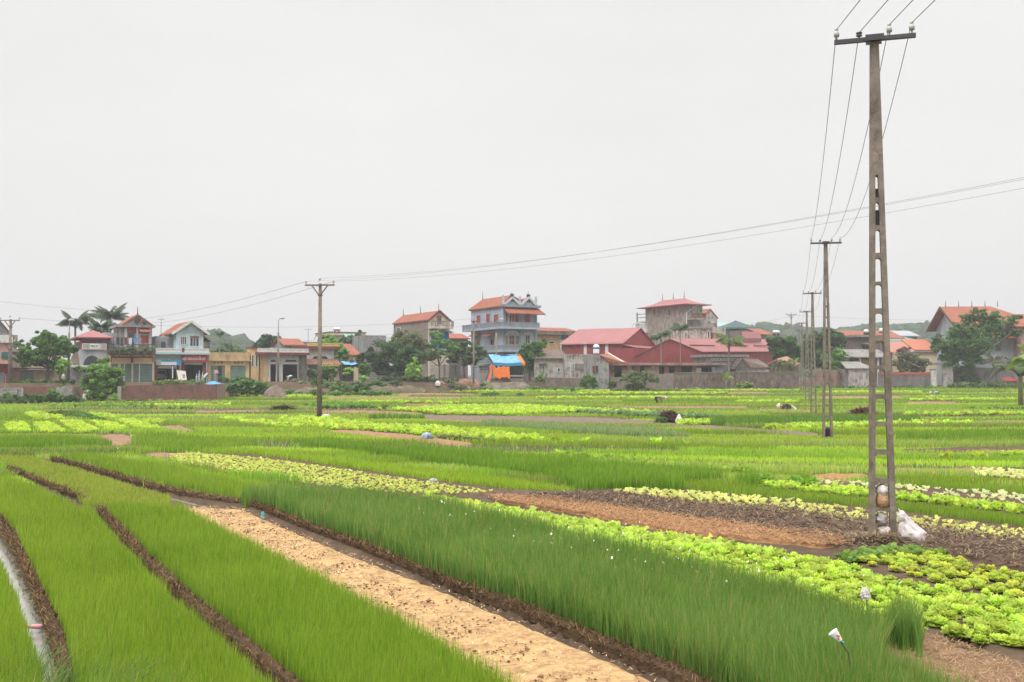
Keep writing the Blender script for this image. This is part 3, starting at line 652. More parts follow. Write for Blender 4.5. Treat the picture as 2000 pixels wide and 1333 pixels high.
lime('lime strip left of the slim pole', [(424, 817, 1), (462, 815, 1), (500, 822, 1), (592, 835), (590, 839), (500, 833), (432, 822)])
lime('long lime strip passing the slim pole', [(540, 817, 1), (575, 815, 1), (650, 817, 1), (740, 830, 1), (875, 835, 1), (1000, 850, 1), (1100, 858, 1), (1100, 862), (1000, 867), (850, 853), (775, 847), (625, 839), (560, 828)])
lime('lime strip behind the centre plough strip', [(737, 798, 1), (825, 796, 1), (875, 793, 1), (1000, 790, 1), (1250, 803, 1), (1292, 809), (1250, 812), (1125, 806), (1000, 812), (875, 812), (800, 805)])
lime('short lime patch below the straw heap', [(1325, 822, 1), (1388, 822, 1), (1386, 832), (1324, 833)])
lime('long lime strip behind the second ladder pole', [(1500, 831, 1), (1625, 828, 1), (1750, 824, 1), (1920, 823, 1), (1910, 829), (1750, 834), (1625, 840), (1500, 840)])
lime('far lime strip at mid right', [(1440, 783, 1), (1560, 783, 1), (1560, 788), (1440, 788)])
lime('far lime strip across the centre', [(1050, 776, 1), (1300, 775, 1), (1500, 777, 1), (1500, 780), (1050, 780)])
lime('far lime strip left of centre', [(700, 783, 1), (900, 786, 1), (900, 790), (700, 788)])
lime('faint lime strip at the far right', [(1800, 776, 1), (1900, 775, 1), (1900, 778), (1800, 778)])
lime('lime strip in front of the brick wall', [(280, 791, 1), (450, 789, 1), (450, 794), (280, 796)])
for lb, x0, x1, ya, yb, th in [('thin lime strip before the slim pole foot at far left', 455, 610, 777, 778, 4), ('thin lime strip left of the red earth bank', 560, 830, 769, 768, 2.5), ('thin lime strip before the tarp stall', 860, 1190, 767, 766, 2.5),
    ('thin lime strip before the umbrella shaped tree', 1130, 1420, 771, 771, 3), ('thin lime strip before the long stained wall', 1330, 1560, 765, 765, 2.2), ('thin lime strip behind the nearest ladder pole', 1600, 1800, 769, 768, 2.5),
    ('thin lime strip before the big tree', 1780, 2060, 784, 783, 3), ('lime strip right of the nearest pole at mid distance', 1760, 2060, 813, 811, 4), ('lime strip in front of the silvery grass', 1120, 1370, 867, 873, 4), ('lime strip far right below the dark earth stripe', 1830, 2060, 899, 895, 4)]:
    lime(lb, [(x0, ya - th, 1), ((x0 + x1) / 2, (ya + yb) / 2 - th * 1.2, 1), (x1, yb - th, 1), (x1, yb), (x0, ya)], .10)
for lb, x0, x1, ya, yb in [('narrow tan soil stripe before the red earth bank', 640, 900, 778, 778), ('narrow tan soil stripe near the stooping farmer', 1180, 1460, 796, 797), ('narrow tan soil stripe before the long wall', 1240, 1500, 768, 768), ('narrow tan soil stripe behind the nearest pole', 1600, 1760, 777, 776),
    ('narrow tan soil stripe below the second ladder pole', 1380, 1640, 868, 866), ('narrow tan soil stripe at the far right middle', 1790, 2060, 826, 824), ('narrow tan soil stripe left of the slim pole', 380, 560, 806, 803)]:
    soil_patch(lb, [(x0, ya - 2.2), (x1, yb - 2.2)], [(x0, ya + 1.4), (x1, yb + 1.4)], DRYS, .05)
leaf_crop('cabbage_patch', 'dark leafy patch behind the lettuce blocks', 'cabbages', [(92, 802, 1), (150, 802, 1), (208, 817, 1), (165, 821), (122, 813)], CABB, .42, (.09, .17, .035), 1.6, .3, None, mat=LEAF)
leaf_crop('cabbage_patch', 'grey green cabbage rows behind the straw heap', 'cabbages', [(1125, 799, 1), (1300, 803, 1), (1437, 814, 1), (1412, 822), (1325, 817), (1175, 812)], CABB, .5, (.17, .27, .11), 1.7, .3, None, mat=LEAF)
leaf_crop('cabbage_patch', 'low leafy rows in front of the left walls', 'cabbages', [(90, 787, 1), (240, 788, 1), (380, 793, 1), (380, 799), (240, 797), (90, 796)], CABB, .6, (.18, .30, .06), 1.8, .3, None, mat=LEAF)
leaf_crop('cabbage_patch', 'low leafy rows right of the slim pole', 'cabbages', [(600, 784, 1), (700, 786, 1), (760, 793, 1), (760, 798), (640, 799), (590, 794)], CABB, .6, (.15, .27, .05), 1.8, .3, None, mat=LEAF)
leaf_crop('cabbage_patch', 'small dark leafed rows at the far right', 'cabbages', [(1880, 795, 1), (2060, 795, 1), (2060, 806), (1880, 802)], CABB, .5, (.09, .16, .04), 1.5, .3, None, mat=LEAF)
leaf_crop('plant_row', 'broken row of broad leafed plants behind the dark onion bed', 'plants', [(1085, 880, 1), (1200, 892, 1), (1320, 902, 1), (1480, 914, 1), (1475, 924), (1320, 909), (1200, 899), (1085, 886)], CABB, .32, (.22, .35, .04), 1.0, .25, None, gap=.45, mat=LEAF, occ=False)
blade_crop('silver_grass_bed', 'silvery grey green drooping grass bed in the centre', 'vegetable bed', [(940, 818, 1), (1000, 819, 1), (1150, 826, 1), (1290, 834, 1), (1350, 845, 1), (1345, 858), (1250, 856), (1100, 846), (940, 835)], 'silver')
blade_crop('onion_bed', 'dark onion bed behind the ladder poles', 'vegetable bed', [(1385, 812, 1), (1500, 811, 1), (1650, 810, 1), (1795, 811, 1), (1797, 826), (1650, 828), (1500, 831), (1385, 833)], 'dark')
blade_crop('onion_bed', 'dark green bed in front of the second ladder pole', 'vegetable bed', [(1750, 845, 1), (1900, 838, 1), (2060, 836, 1), (2060, 860), (1900, 862), (1750, 866)], 'onion_mid')
blade_crop('onion_bed', 'small dark bed beside the slim pole', 'vegetable bed', [(720, 808, 1), (830, 808, 1), (830, 819), (720, 819)], 'dark')
blade_crop('onion_seedbed', 'green bed in front of the lettuce blocks', 'vegetable bed', [(-60, 852, 1), (100, 851, 1), (180, 854, 1), (222, 872), (100, 880), (-60, 882)], 'onion_mid')
blade_crop('onion_seedbed', 'wide green bed right of the bare raked bed', 'vegetable bed', [(265, 843, 1), (330, 844, 1), (430, 853, 1), (500, 862, 1), (520, 872), (430, 882), (330, 886), (255, 868)], 'mid')
blade_crop('weed_patch', 'grey green weeds left of the green bed', 'weeds', [(-60, 877, 1), (100, 876, 1), (250, 872, 1), (280, 886), (180, 890), (95, 893), (-60, 892)], 'weedy')
blade_crop('onion_seedbed', 'dull green strip left behind the blocks', 'vegetable bed', [(-60, 806, 1), (0, 805, 1), (44, 806, 1), (74, 823), (0, 823), (-60, 823)], 'mid')

# every other cultivated strip of the field
x, y = screen_points(RHO * 1.15, None, dmin=25, dmax=170)
keep = np.ones(len(x), bool)
for l in OCC: keep &= ~inpoly(x, y, l)
s_ = (x + 49) * (-.5) + (y - 110) * .866
keep &= (s_ < -8.0) | (x > 6); keep &= y < 148 + .1 * x
for l, hw, dep in FUR:
    near = y < 45; d = np.full(x.shape, 9.); d[near] = segdist(x[near], y[near], l); keep &= d > hw * 1.1
x, y = x[keep], y[keep]
vv = y + .42 * x * np.clip((60 - y) / 40, 0, 1) - .10 * np.clip(x - 8, 0, 60) + .35 * vn(x, y, 7, 2)
wdt = 1.35 + 2.0 * np.clip((y - 40) / 60, 0, 1); vq = 21 * np.log(np.maximum(vv, 5)); idx = np.floor(vq).astype(int); frac = vq - idx
seg = np.floor((x + idx * 7.3) / (22 + (idx % 3) * 11)).astype(int)
hsh = (np.sin(idx * 127.1 + seg * 311.7) * 43758.5453); hsh = hsh - np.floor(hsh)
keep = (frac > .20) | (rng.random(len(x)) < .15); keep &= ~((hsh > .925) & (rng.random(len(x)) < .85))
x, y, hsh, idx = x[keep], y[keep], hsh[keep], idx[keep]
tps = [('olive', 0, .26), ('mid', .26, .48), ('bright', .48, .64), ('onion_mid', .64, .76), ('short_lime', .76, .91), ('weedy', .91, 1.01)]
lab = {'olive': 'olive green strips with drying tips across the open field', 'mid': 'mid green crop strips across the open field', 'bright': 'brightest grassy green strips across the open field',
       'onion_mid': 'taller deep green onion strips across the open field', 'short_lime': 'short yellow green strips across the open field', 'weedy': 'weedy grey green strips across the open field'}
for t, a, b in tps:
    q = (hsh >= a) & (hsh < b)
    V, T, C = blade_mesh(*crop_arrays(x[q], y[q], t, hs=(.55 + .45 * ((hsh[q] * 37) % 1)), cs=(.80 + .75 * ((hsh[q] * 91) % 1))[:, None]))
    tag(link('crop_strips', npmesh('crop_strips', V, T, C), BLADE), lab[t], 'crops', kind='stuff')

# wild grass at the lower left corner, close to the camera
wg = wpoly([(-150, 1270), (60, 1300), (150, 1340), (420, 1375), (500, 1460), (-200, 1500)])
x, y = screen_points(60000, wg, dmin=6.5); n = len(x)
k = rng.random((n, 1)); col = np.array((.06, .14, .02)) * (1 - k) + np.array((.16, .27, .07)) * k; dry = rng.random(n) < .10; col[dry] = (.42, .30, .16)
v = blade_mesh(x, y, np.full(n, -.02), rng.uniform(.14, .38, n), rng.uniform(.005, .010, n), rng.uniform(.4, 1.3, n), col, col * 1.2)
tag(link('wild_grass', npmesh('wild_grass', *v), BLADE), 'tangled wild grass in the lower left corner', 'grass', kind='stuff')
# ================================================================== BUILDINGS
YAW = 29
def S(n, c, **k): return surf(n, c, **k)
GRIME = (.07, .06, .05)
WHITEW = S('white_plaster', (.60, .61, .60), var=.08, dirt=(.22, .20, .18), damt=.45, dscale=.9)
BLUEW = S('pale_blue_plaster', (.52, .64, .66), var=.07, dirt=(.25, .28, .28), damt=.35, dscale=.9)
CREAMW = S('cream_plaster', (.66, .52, .38), var=.08, dirt=(.28, .20, .14), damt=.35, dscale=.9)
YELLOWW = S('yellow_plaster', (.66, .47, .24), var=.10, dirt=(.30, .20, .12), damt=.45, dscale=.8)
OCHREW = S('stained_ochre', (.50, .36, .20), var=.15, dirt=(.20, .14, .09), damt=.7, dscale=.8)
GREYW = S('grey_plaster', (.29, .295, .29), var=.10, dirt=GRIME, damt=.45, dscale=.9)
GBLUE = S('grey_blue_plaster', (.37, .42, .49), var=.06, dirt=(.20, .22, .25), damt=.35, dscale=.7)
GBLUED = S('grey_blue_trim', (.27, .31, .36), var=.08, dirt=(.14, .15, .17), damt=.4)
PALEGB = S('pale_grey_blue_wall', (.50, .55, .60), var=.07, dirt=(.28, .30, .32), damt=.4)
STAINED = S('stained_cement', (.235, .195, .165), var=.22, scale=.8, dirt=(.46, .42, .38), damt=.5, dscale=1.0)
OLDW = S('old_lime_wash', (.47, .44, .40), var=.15, scale=1.2, dirt=(.085, .072, .06), damt=1.0, dscale=1.15)
ROUGHG = S('rough_grey_wall', (.235, .215, .20), var=.2, scale=1.5, dirt=(.10, .09, .08), damt=.7, dscale=.8)
CONC = S('weathered_concrete', (.30, .27, .24), var=.2, scale=3, dirt=(.12, .10, .08), damt=.55, dscale=1.5, bump=.4)
TILE = S('orange_roof_tile', (.34, .120, .075), var=.20, scale=1.2, dirt=(.22, .09, .06), damt=.45, dscale=.6, streak=0, stripe=('X', .32, .35), bump=.5)
TILEY = S('orange_roof_tile_side', (.34, .120, .075), var=.20, scale=1.2, dirt=(.22, .09, .06), damt=.45, dscale=.6, streak=0, stripe=('Y', .32, .35), bump=.5)
PINKR = S('red_sheet_roof', (.325, .115, .115), var=.10, scale=.5, rough=.55, dirt=(.30, .13, .12), damt=.4, dscale=.4, streak=0, stripe=('Y', .9, .12), bump=.2)
PINKRX = S('red_sheet_roof_cross', (.325, .115, .115), var=.10, scale=.5, rough=.55, dirt=(.30, .13, .12), damt=.4, dscale=.4, streak=0, stripe=('X', .9, .12), bump=.2)
REDWALL = S('dark_red_sheet_wall', (.31, .058, .060), var=.10, scale=.8, rough=.6, dirt=(.16, .04, .04), damt=.4, stripe=('X', .5, .22), bump=.3)
REDWALLY = S('dark_red_sheet_wall_side', (.31, .058, .060), var=.10, scale=.8, rough=.6, dirt=(.16, .04, .04), damt=.4, stripe=('Y', .5, .22), bump=.3)
OLDTILE = S('old_brown_tile', (.21, .155, .125), var=.3, scale=2, dirt=(.09, .075, .06), damt=.7, dscale=1.2, streak=0, stripe=('X', .35, .4), bump=.6)
FIBRO = S('grey_fibre_cement', (.28, .26, .24), var=.2, scale=1, dirt=(.12, .11, .10), damt=.6, dscale=.8, streak=0, stripe=('X', .5, .25), bump=.4)
TEAL = S('teal_sheet_roof', (.10, .25, .21), var=.1, scale=.8, rough=.5, dirt=(.2, .25, .22), damt=.4, stripe=('X', .6, .2))
BRICK = S('red_brick', (.195, .085, .066), var=.5, scale=3.0, dirt=(.10, .075, .065), damt=.9, dscale=1.6, brick=((.27, .12, .09), (.20, .15, .12), .22, .075))
BRICKG = S('old_grey_brick', (.135, .108, .088), var=.45, scale=2.2, dirt=(.27, .24, .21), damt=.8, dscale=1.6, brick=((.25, .19, .15), (.30, .27, .24), .22, .08))
MAROON = S('maroon_paint', (.20, .055, .05), var=.12, dirt=(.10, .05, .045), damt=.5)
REDSH = S('red_shutter', (.33, .065, .045), var=.1, rough=.6)
DARK = S('dark_glass', (.025, .035, .045), var=.2, rough=.18, bump=0, spec=.6)
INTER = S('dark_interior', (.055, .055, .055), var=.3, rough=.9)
GREEND = S('grey_green_shutter', (.17, .27, .23), var=.12, scale=1, rough=.6, dirt=(.10, .14, .12), damt=.4, stripe=('Z', .3, .45))
STEEL = S('steel_door', (.30, .31, .32), var=.1, rough=.5, dirt=(.18, .17, .16), damt=.5, stripe=('X', .7, .3))
WOODB = S('brown_wood', (.16, .085, .05), var=.25, rough=.7)
FRAMEW = S('white_trim', (.62, .62, .60), var=.06)
DARKM = S('dark_metal', (.07, .065, .065), var=.2, rough=.5)
RUSTM = S('rusty_sheet', (.30, .20, .14), var=.4, scale=1.6, rough=.8, dirt=(.20, .075, .035), damt=.9, dscale=.9, stripe=('X', .35, .35))
INOX = bpy.data.materials.new('stainless'); INOX.use_nodes = True
_b = INOX.node_tree.nodes['Principled BSDF']; _b.inputs['Metallic'].default_value = .8; _b.inputs['Roughness'].default_value = .35; _b.inputs['Base Color'].default_value = (.75, .76, .78, 1)

class Bld:
    def __init__(s, name, label, cat, px, py, d, yaw=YAW, group=None, kindname=None):
        s.c = P(px, py, d); s.a = R(yaw); s.root = empty(name, s.c, s.a, label, cat, group)
        s.ux = Vector((math.cos(s.a), math.sin(s.a), 0)); s.vx = Vector((-math.sin(s.a), math.cos(s.a), 0)); s.zb = min(-.6, float(gz(s.c.x, s.c.y)) - s.c.z - .6)
    def _hit(s, px, py, n, off):
        a, b, c = ray(px, py); D = Vector((a, b, c)); O = Vector((0, 0, CAMZ)) - s.c
        t = (off - O.dot(n)) / D.dot(n); q = O + D * t; return q.dot(s.ux), q.dot(s.vx), q.z
    def f(s, px, py, v=0.0): u, _, z = s._hit(px, py, s.vx, v); return u, z
    def sd(s, px, py, u=0.0): _, v, z = s._hit(px, py, s.ux, u); return v, z
    def fr(s, x0, y0, x1, y1, v=0.0):
        """pixel rectangle on a front plane -> u0,u1,z0,z1 (z measured in the middle column)"""
        xm = (x0 + x1) / 2; return s.f(x0, y0, v)[0], s.f(x1, y0, v)[0], s.f(xm, y1, v)[1], s.f(xm, y0, v)[1]
    def sr(s, x0, y0, x1, y1, u=0.0):
        xm = (x0 + x1) / 2; return s.sd(x1, y0, u)[0], s.sd(x0, y0, u)[0], s.sd(xm, y1, u)[1], s.sd(xm, y0, u)[1]
    def part(s, name, mb, mat, parent=None, smooth=False): return mb.build(name, mat, parent or s.root, smooth=smooth)
    def box(s, name, mat, u0, u1, v0, v1, z0, z1, parent=None): return s.part(name, MB().box(u0, u1, v0, v1, z0, z1), mat, parent)
    def win(s, x0, y0, x1, y1, v=0.0, side=None, frame=FRAMEW, pane=DARK, nx=2, ny=1, fw=.09, name='window', proud=.07, panename='pane'):
        """window: frame with bars, and a pane set back inside it"""
        if side is None: a0, a1, z0, z1 = s.fr(x0, y0, x1, y1, v)
        else: a0, a1, z0, z1 = s.sr(x0, y0, x1, y1, side)
        m = MB(); q = MB()
        def bx(mm, p0, p1, zz0, zz1, d0, d1):
            if side is None: mm.box(p0, p1, v - d1, v - d0, zz0, zz1)
            else: mm.box(side - d1, side - d0, p0, p1, zz0, zz1)
        bx(m, a0 - fw, a0, z0 - fw, z1 + fw, -.02, proud); bx(m, a1, a1 + fw, z0 - fw, z1 + fw, -.02, proud)
        bx(m, a0, a1, z1, z1 + fw, -.02, proud); bx(m, a0, a1, z0 - fw, z0, -.02, proud + .05)
        for i in range(1, nx): c = a0 + (a1 - a0) * i / nx; bx(m, c - .03, c + .03, z0, z1, .012, proud - .015)
        for i in range(1, ny): c = z0 + (z1 - z0) * i / ny; bx(m, a0, a1, c - .025, c + .025, .012, proud - .018)
        bx(q, a0, a1, z0, z1, -.03, .01)
        o = s.part(name, m, frame); s.part(panename, q, pane, o); return o
def openwall(u0, u1, z0, z1, v0, v1, ops):
    """wall slab with rectangular holes"""
    us = sorted({u0, u1, *[o[0] for o in ops], *[o[1] for o in ops]}); m = MB()
    for a, b in zip(us[:-1], us[1:]):
        c = (a + b) / 2; cuts = sorted([(o[2], o[3]) for o in ops if o[0] < c < o[1]]); z = z0
        for lo, hi in cuts:
            if lo > z + 1e-4: m.box(a, b, v0, v1, z, lo)
            z = hi
        if z1 > z + 1e-4: m.box(a, b, v0, v1, z, z1)
    return m
def gable_v(b, u0, u1, v0, v1, ze, zr, over=.3, th=.16, mat=TILEY, wall=None, um=None, name='roof'):
    """ridge runs away from the front; returns roof; closes the gables with wall"""
    um = (u0 + u1) / 2 if um is None else um; m = MB()
    for a, sg in ((u0, -1), (u1, 1)):
        k = (zr - ze) / abs(um - a); ae = a + sg * over; zz = ze - k * over
        m.slab([(ae, v0 - over, zz), (um, v0 - over, zr), (um, v1 + over, zr), (ae, v1 + over, zz)], (0, 0, th))
    r = b.part(name, m, mat)
    if wall: b.part('gable', MB().slab([(u0, v0, ze - .02), (um, v0, zr - .03), (u1, v0, ze - .02)], (0, v1 - v0, 0)), wall)
    return r
def gable_u(b, u0, u1, v0, v1, ze, zr, over=.3, th=.16, mat=TILE, wall=None, name='roof'):
    vm = (v0 + v1) / 2; m = MB(); k = (zr - ze) / (vm - v0)
    for a, sg in ((v0, -1), (v1, 1)):
        ae = a + sg * over; zz = ze - k * over
        m.slab([(u0 - over, ae, zz), (u1 + over, ae, zz), (u1 + over, vm, zr), (u0 - over, vm, zr)], (0, 0, th))
    r = b.part(name, m, mat)
    if wall: b.part('gable', MB().slab([(u0, v0, ze - .02), (u0, vm, zr - .03), (u0, v1, ze - .02)], (u1 - u0, 0, 0)), wall)
    return r
def hip(b, u0, u1, v0, v1, ze, zr, over=.6, mat=PINKR, along='v', inset=None, curve=0.0, name='roof'):
    U0, U1, V0, V1 = u0 - over, u1 + over, v0 - over, v1 + over; um, vm = (u0 + u1) / 2, (v0 + v1) / 2
    m = MB()
    if along == 'v': i = inset if inset is not None else (U1 - U0) * .35; A, B = (um, V0 + i), (um, V1 - i)
    else: i = inset if inset is not None else (V1 - V0) * .35; A, B = (U0 + i, vm), (U1 - i, vm)
    n = 5 if curve else 1
    def ring(t):
        e = 1 - t; sh = lambda a, c: a * e + c * t
        z = ze + (zr - ze) * (t - curve * math.sin(math.pi * t) * .5)
        P_ = [(U0, V0, A if along == 'v' else A), (U1, V0, A if along == 'v' else B), (U1, V1, B), (U0, V1, B if along == 'v' else A)]
        return [(sh(x, q[0]), sh(y, q[1]), z) for x, y, q in P_]
    rs = [ring(k / n) for k in range(n + 1)]; vs = [(x, y, z - .14) for x, y, z in rs[0]]
    for r in rs: vs += r
    fs = [(3, 2, 1, 0)]
    for k in range(n + 1):
        for j in range(4): a = 4 * k + j; c = 4 * k + (j + 1) % 4; fs.append((a, c, c + 4, a + 4))
    m.add(vs, fs); return b.part(name, m, mat)
def balustrade(b, u0, u1, v0, z0, z1, mat, n, side_v=None, name='balustrade', solid=False):
    m = MB(); w = .12
    m.box(u0, u1, v0, v0 + .16, z1 - .12, z1); m.box(u0, u1, v0, v0 + .16, z0, z0 + .12)
    if solid: m.box(u0, u1, v0 + .04, v0 + .12, z0 + .12, z1 - .12)
    for i in range(n + 1):
        c = u0 + .06 + (u1 - u0 - .12) * i / n; ww = .05 if i % 6 else .11
        m.box(c - ww, c + ww, v0 + .03, v0 + .13, z0 + .12, z1 - .12)
    if side_v:
        for uu in (u0,):
            m.box(uu, uu + .16, v0 + .16, side_v, z1 - .12, z1); m.box(uu, uu + .16, v0 + .16, side_v, z0, z0 + .12)
            k = max(1, int((side_v - v0) / ((u1 - u0) / n)))
            for i in range(1, k + 1): c = v0 + .16 + (side_v - v0 - .3) * i / k; m.box(uu + .03, uu + .13, c - .05, c + .05, z0 + .12, z1 - .12)
    return b.part(name, m, mat)
def finials(b, pts, h=.8, mat=DARKM, name='finial'):
    for p in pts: b.part(name, MB().lathe([(.05, 0), (.09, h * .2), (.035, h * .35), (.055, h * .5), (.012, h)], p, 6), mat)
def text_part(name, s_, size, mat, root, loc, depth=.02, bold=.0):
    cu = bpy.data.curves.new(name, 'FONT'); cu.body = s_; cu.size = size; cu.extrude = depth; cu.align_x = 'CENTER'; cu.align_y = 'CENTER'; cu.offset = bold
    t = bpy.data.objects.new(name + '_tmp', cu); COL.objects.link(t)
    bpy.context.view_layer.update(); me = bpy.data.meshes.new_from_object(t.evaluated_get(bpy.context.evaluated_depsgraph_get()))
    bpy.data.objects.remove(t); me.materials.clear(); o = link(name, me, mat, root); o.location = loc; o.rotation_euler = (R(90), 0, 0); return o

# ---- 1 pink shop cut by the left frame edge
b = Bld('pink_shop', 'pink two storey shop cut off by the left edge, with a red ground floor', 'shop', -60, 752, 104)
u0, u1, z0, z1 = b.fr(-60, 671, 22, 752)
b.box('wall', S('pink_plaster', (.52, .30, .28), var=.1, dirt=(.25, .15, .14), damt=.4), u0, u1, 0, 8, b.zb, z1)
b.box('fascia', FRAMEW, u0 - .1, u1 + .15, -.25, 8.1, z1 + .004, z1 + .9)
q = b.fr(-60, 712, 16, 752); b.box('shop_front', S('red_plaster', (.33, .055, .06), var=.12), u0, u1 - .01, -.12, 0.005, b.zb, q[3])
q = b.fr(-20, 728, 9, 752); b.box('shutter', STEEL, q[0], q[1], -.2, -.1, q[2], q[3])
q = b.fr(3, 688, 17, 700); b.box('sign', S('green_sign', (.03, .16, .15), var=.05, bump=0), q[0], q[1], -.16, -.02, q[2], q[3])
q = b.fr(-60, 705, 20, 712); b.part('awning', MB().slab([(q[0], -1.2, q[2]), (q[1], -1.2, q[2]), (q[1], 0, q[3]), (q[0], 0, q[3])], (0, 0, .08)), RUSTM)
for i, ch in enumerate('COC'):
    q = b.fr(11, 733 + i * 5.5, 15, 737 + i * 5.5); text_part('lettering', ch, .5, FRAMEW, b.root, ((q[0] + q[1]) / 2, -.14, (q[2] + q[3]) / 2))
gable_v(b, u0, u1, 0, 8, z1 + .9, z1 + 3.4, mat=S('faded_brown_sheet', (.25, .16, .13), var=.2), wall=GREYW)
# ---- 2 low cream building with steel doors
b = Bld('low_building', 'low cream building with grey steel doors under the broad leafy tree', 'building', 23, 751, 108)
u0, u1, z0, z1 = b.fr(23, 722, 118, 751)
b.box('wall', S('peach_plaster', (.60, .45, .34), var=.1, dirt=(.35, .24, .18), damt=.5), u0, u1, 0, 6, b.zb, z1)
q = b.fr(40, 724, 65, 750); b.box('door', STEEL, q[0], q[1], -.06, .02, q[2], q[3])
q = b.fr(89, 725, 99, 746); b.box('door', STEEL, q[0], q[1], -.06, .02, q[2], q[3])
b.part('roof', MB().slab([(u0 - .3, -.5, z1 + .02), (u1 + .3, -.5, z1 + .02), (u1 + .3, 4, z1 + 1.5), (u0 - .3, 4, z1 + 1.5)], (0, 0, .15)), OLDTILE)
b = Bld('concrete_tower', 'narrow grey concrete stair tower behind the left power pole', 'building', 21, 752, 120)
u0, u1, z0, z1 = b.fr(21, 657, 33, 752); b.box('wall', GREYW, u0, u1, 0, 3, b.zb, z1); b.box('roof_slab', CONC, u0 - .2, u1 + .5, -.3, 3.3, z1 - 1.9, z1 - 1.55)
b.box('parapet', GREYW, u0 - .1, u1 + .1, -.1, 3.1, z1 - .5, z1 + .15)
# ---- 3 banner house
b = Bld('banner_house', 'grey house with red hipped sheet roof and a printed banner', 'house', 156, 751, 112)
u0, u1, z0, z1 = b.fr(156, 683, 211, 751)
q = b.fr(163, 706, 196, 751)
b.box('wall', S('pale_grey_plaster', (.42, .44, .46), var=.08, dirt=(.2, .2, .2), damt=.5), u0, u1, 0, 7, b.zb, z1)
b.part('arch', MB().slab([(q[0] + (q[1] - q[0]) * (1 - math.cos(math.pi * i / 12)) / 2, -.04, b.f(180, 714)[1] + 1.1 * math.sin(math.pi * i / 12)) for i in range(13)], (0, .06, 0)), DARK)
q = b.fr(160, 671, 208, 683); bn = b.box('banner', FRAMEW, q[0], q[1], -.22, -.12, q[2], q[3])
w_ = q[1] - q[0]; h_ = q[3] - q[2]
t = text_part('lettering', 'PHÒNG TRÀ', .34, S('ink', (.06, .05, .08), bump=0), bn, (q[0] + w_ * .49, -.245, q[2] + h_ * .5), .006, .008); tw = max(v.co.x for v in t.data.vertices) - min(v.co.x for v in t.data.vertices); t.scale = (w_ * .30 / tw, 1.0, 1); b.box('banner_panel', S('sign_white', (.82, .82, .82), var=.02, bump=0), q[0] + w_ * .31, q[0] + w_ * .67, -.236, -.21, q[2] + h_ * .2, q[3] - h_ * .08, bn)
b.box('banner_patch', S('banner_grey', (.40, .38, .36), var=.3, scale=4, bump=0), q[0] + .08, q[0] + w_ * .3, -.232, -.21, q[2] + .1, q[3] - .1, bn)
b.box('banner_patch', S('banner_grey', (.40, .38, .36)), q[1] - w_ * .24, q[1] - .08, -.232, -.21, q[2] + .1, q[3] - .1, bn)
q = b.fr(161, 659, 210, 671); b.box('upper_wall', REDWALL, u0 + .2, u1, .3, 6.8, z1, q[2] + .3); b.box('opening', DARK, q[0], q[1], .2, .32, q[2] + .35, q[2] + (q[3] - q[2]) * .75)
b.box('upper_band', REDWALL, u0, u1, .1, 6.9, q[2] + (q[3] - q[2]) * .72, q[3] + .1)
hip(b, u0 - 0, u1, 0, 9, q[3], b.f(183, 644)[1], over=.5, mat=PINKR, inset=2.2)
q = b.fr(134, 714, 172, 718); b.box('canopy', FRAMEW, q[0], q[1], -1.1, .0, q[2], q[3])
q = b.fr(134, 718, 156, 751); b.box('side_wing', S('pale_grey_plaster', (.42, .44, .46)), q[0], u0 - .003, .3, 5, b.zb, q[3])
b.part('wing_roof', MB().slab([(q[0], 0, q[3] + .3), (u0, 0, q[3] + .3), (u0, 3, q[3] + 2.2), (q[0] + 1, 3, q[3] + 2.2)], (0, 0, .12)), OLDTILE)
# ---- 4 terrace house with orange gables
b = Bld('terrace_house', 'cream shop house with green shutters, roof terrace of plants and orange gabled upper floor', 'house', 215, 750, 112)
u0, u1, z0, z1 = b.fr(215, 693, 301.5, 750)
ops = [b.fr(a, 711, c, 747) for a, c in ((217, 231), (236, 257), (260.5, 297.5))]; ops = [(a, c, d, e) for a, c, d, e in ops]
b.part('wall', openwall(u0, u1, b.zb, z1, 0, .25, ops).box(u0, u1, .45, 9, b.zb, z1 - .01), CREAMW)
for o in ops: b.box('shutter', GREEND, o[0], o[1], .14, .22, o[2], o[3])
for o in ops[1:]: k = o[0] + (o[1] - o[0]) * .33; b.box('shutter_post', FRAMEW, k - .05, k + .05, .08, .15, o[2], o[3])
for a, c in ((218, 256), (260, 298)):
    q = b.fr(a, 699.5, c, 707); b.box('panel', YELLOWW, q[0], q[1], -.05, .01, q[2], q[3]); b.part('panel_trim', MB().box(q[0] - .1, q[1] + .1, -.09, .0, q[3] + .003, q[3] + .12).box(q[0] - .1, q[0] - .003, -.09, 0, q[2] - .1, q[3]).box(q[1] + .003, q[1] + .1, -.09, 0, q[2] - .1, q[3]), MAROON)
b.box('roof_slab', MAROON, u0 - .1, u1 + .05, -.6, 9, z1 + .004, z1 + .42)
b.part('terrace_rail', MB().box(u0 + .1, u1 - .1, -.5, -.42, z1 + 1.1, z1 + 1.18).box(u0 + .1, u1 - .1, -.5, -.42, z1 + .75, z1 + .8), DARKM)
zt = z1 + .42; vo = 2.6; U0, U1, ZZ, ZE = b.fr(235.5, 640, 297, 690, vo); side = b.sd(224.4, 650, U0)[0]
b.box('upper_wall', GREYW, U0, U1, vo, max(side, vo + 6), zt, ZE)
q = b.fr(248.5, 640, 265, 676, vo); b.box('red_panel', REDSH, q[0], q[1], vo - .08, vo + .01, zt + 2.2, q[3]); b.box('door', DARK, q[0] + .15, q[1] - .2, vo - .06, vo + .01, zt, zt + 2.2)
for a, c in ((243, 247.5), (265.5, 270), (290.5, 295)):
    k = b.fr(a, 640, c, 690, vo); b.box('pillar', S('pale_grey_plaster', (.42, .44, .46)), k[0], k[1], vo - .22, vo + .02, zt, ZE)
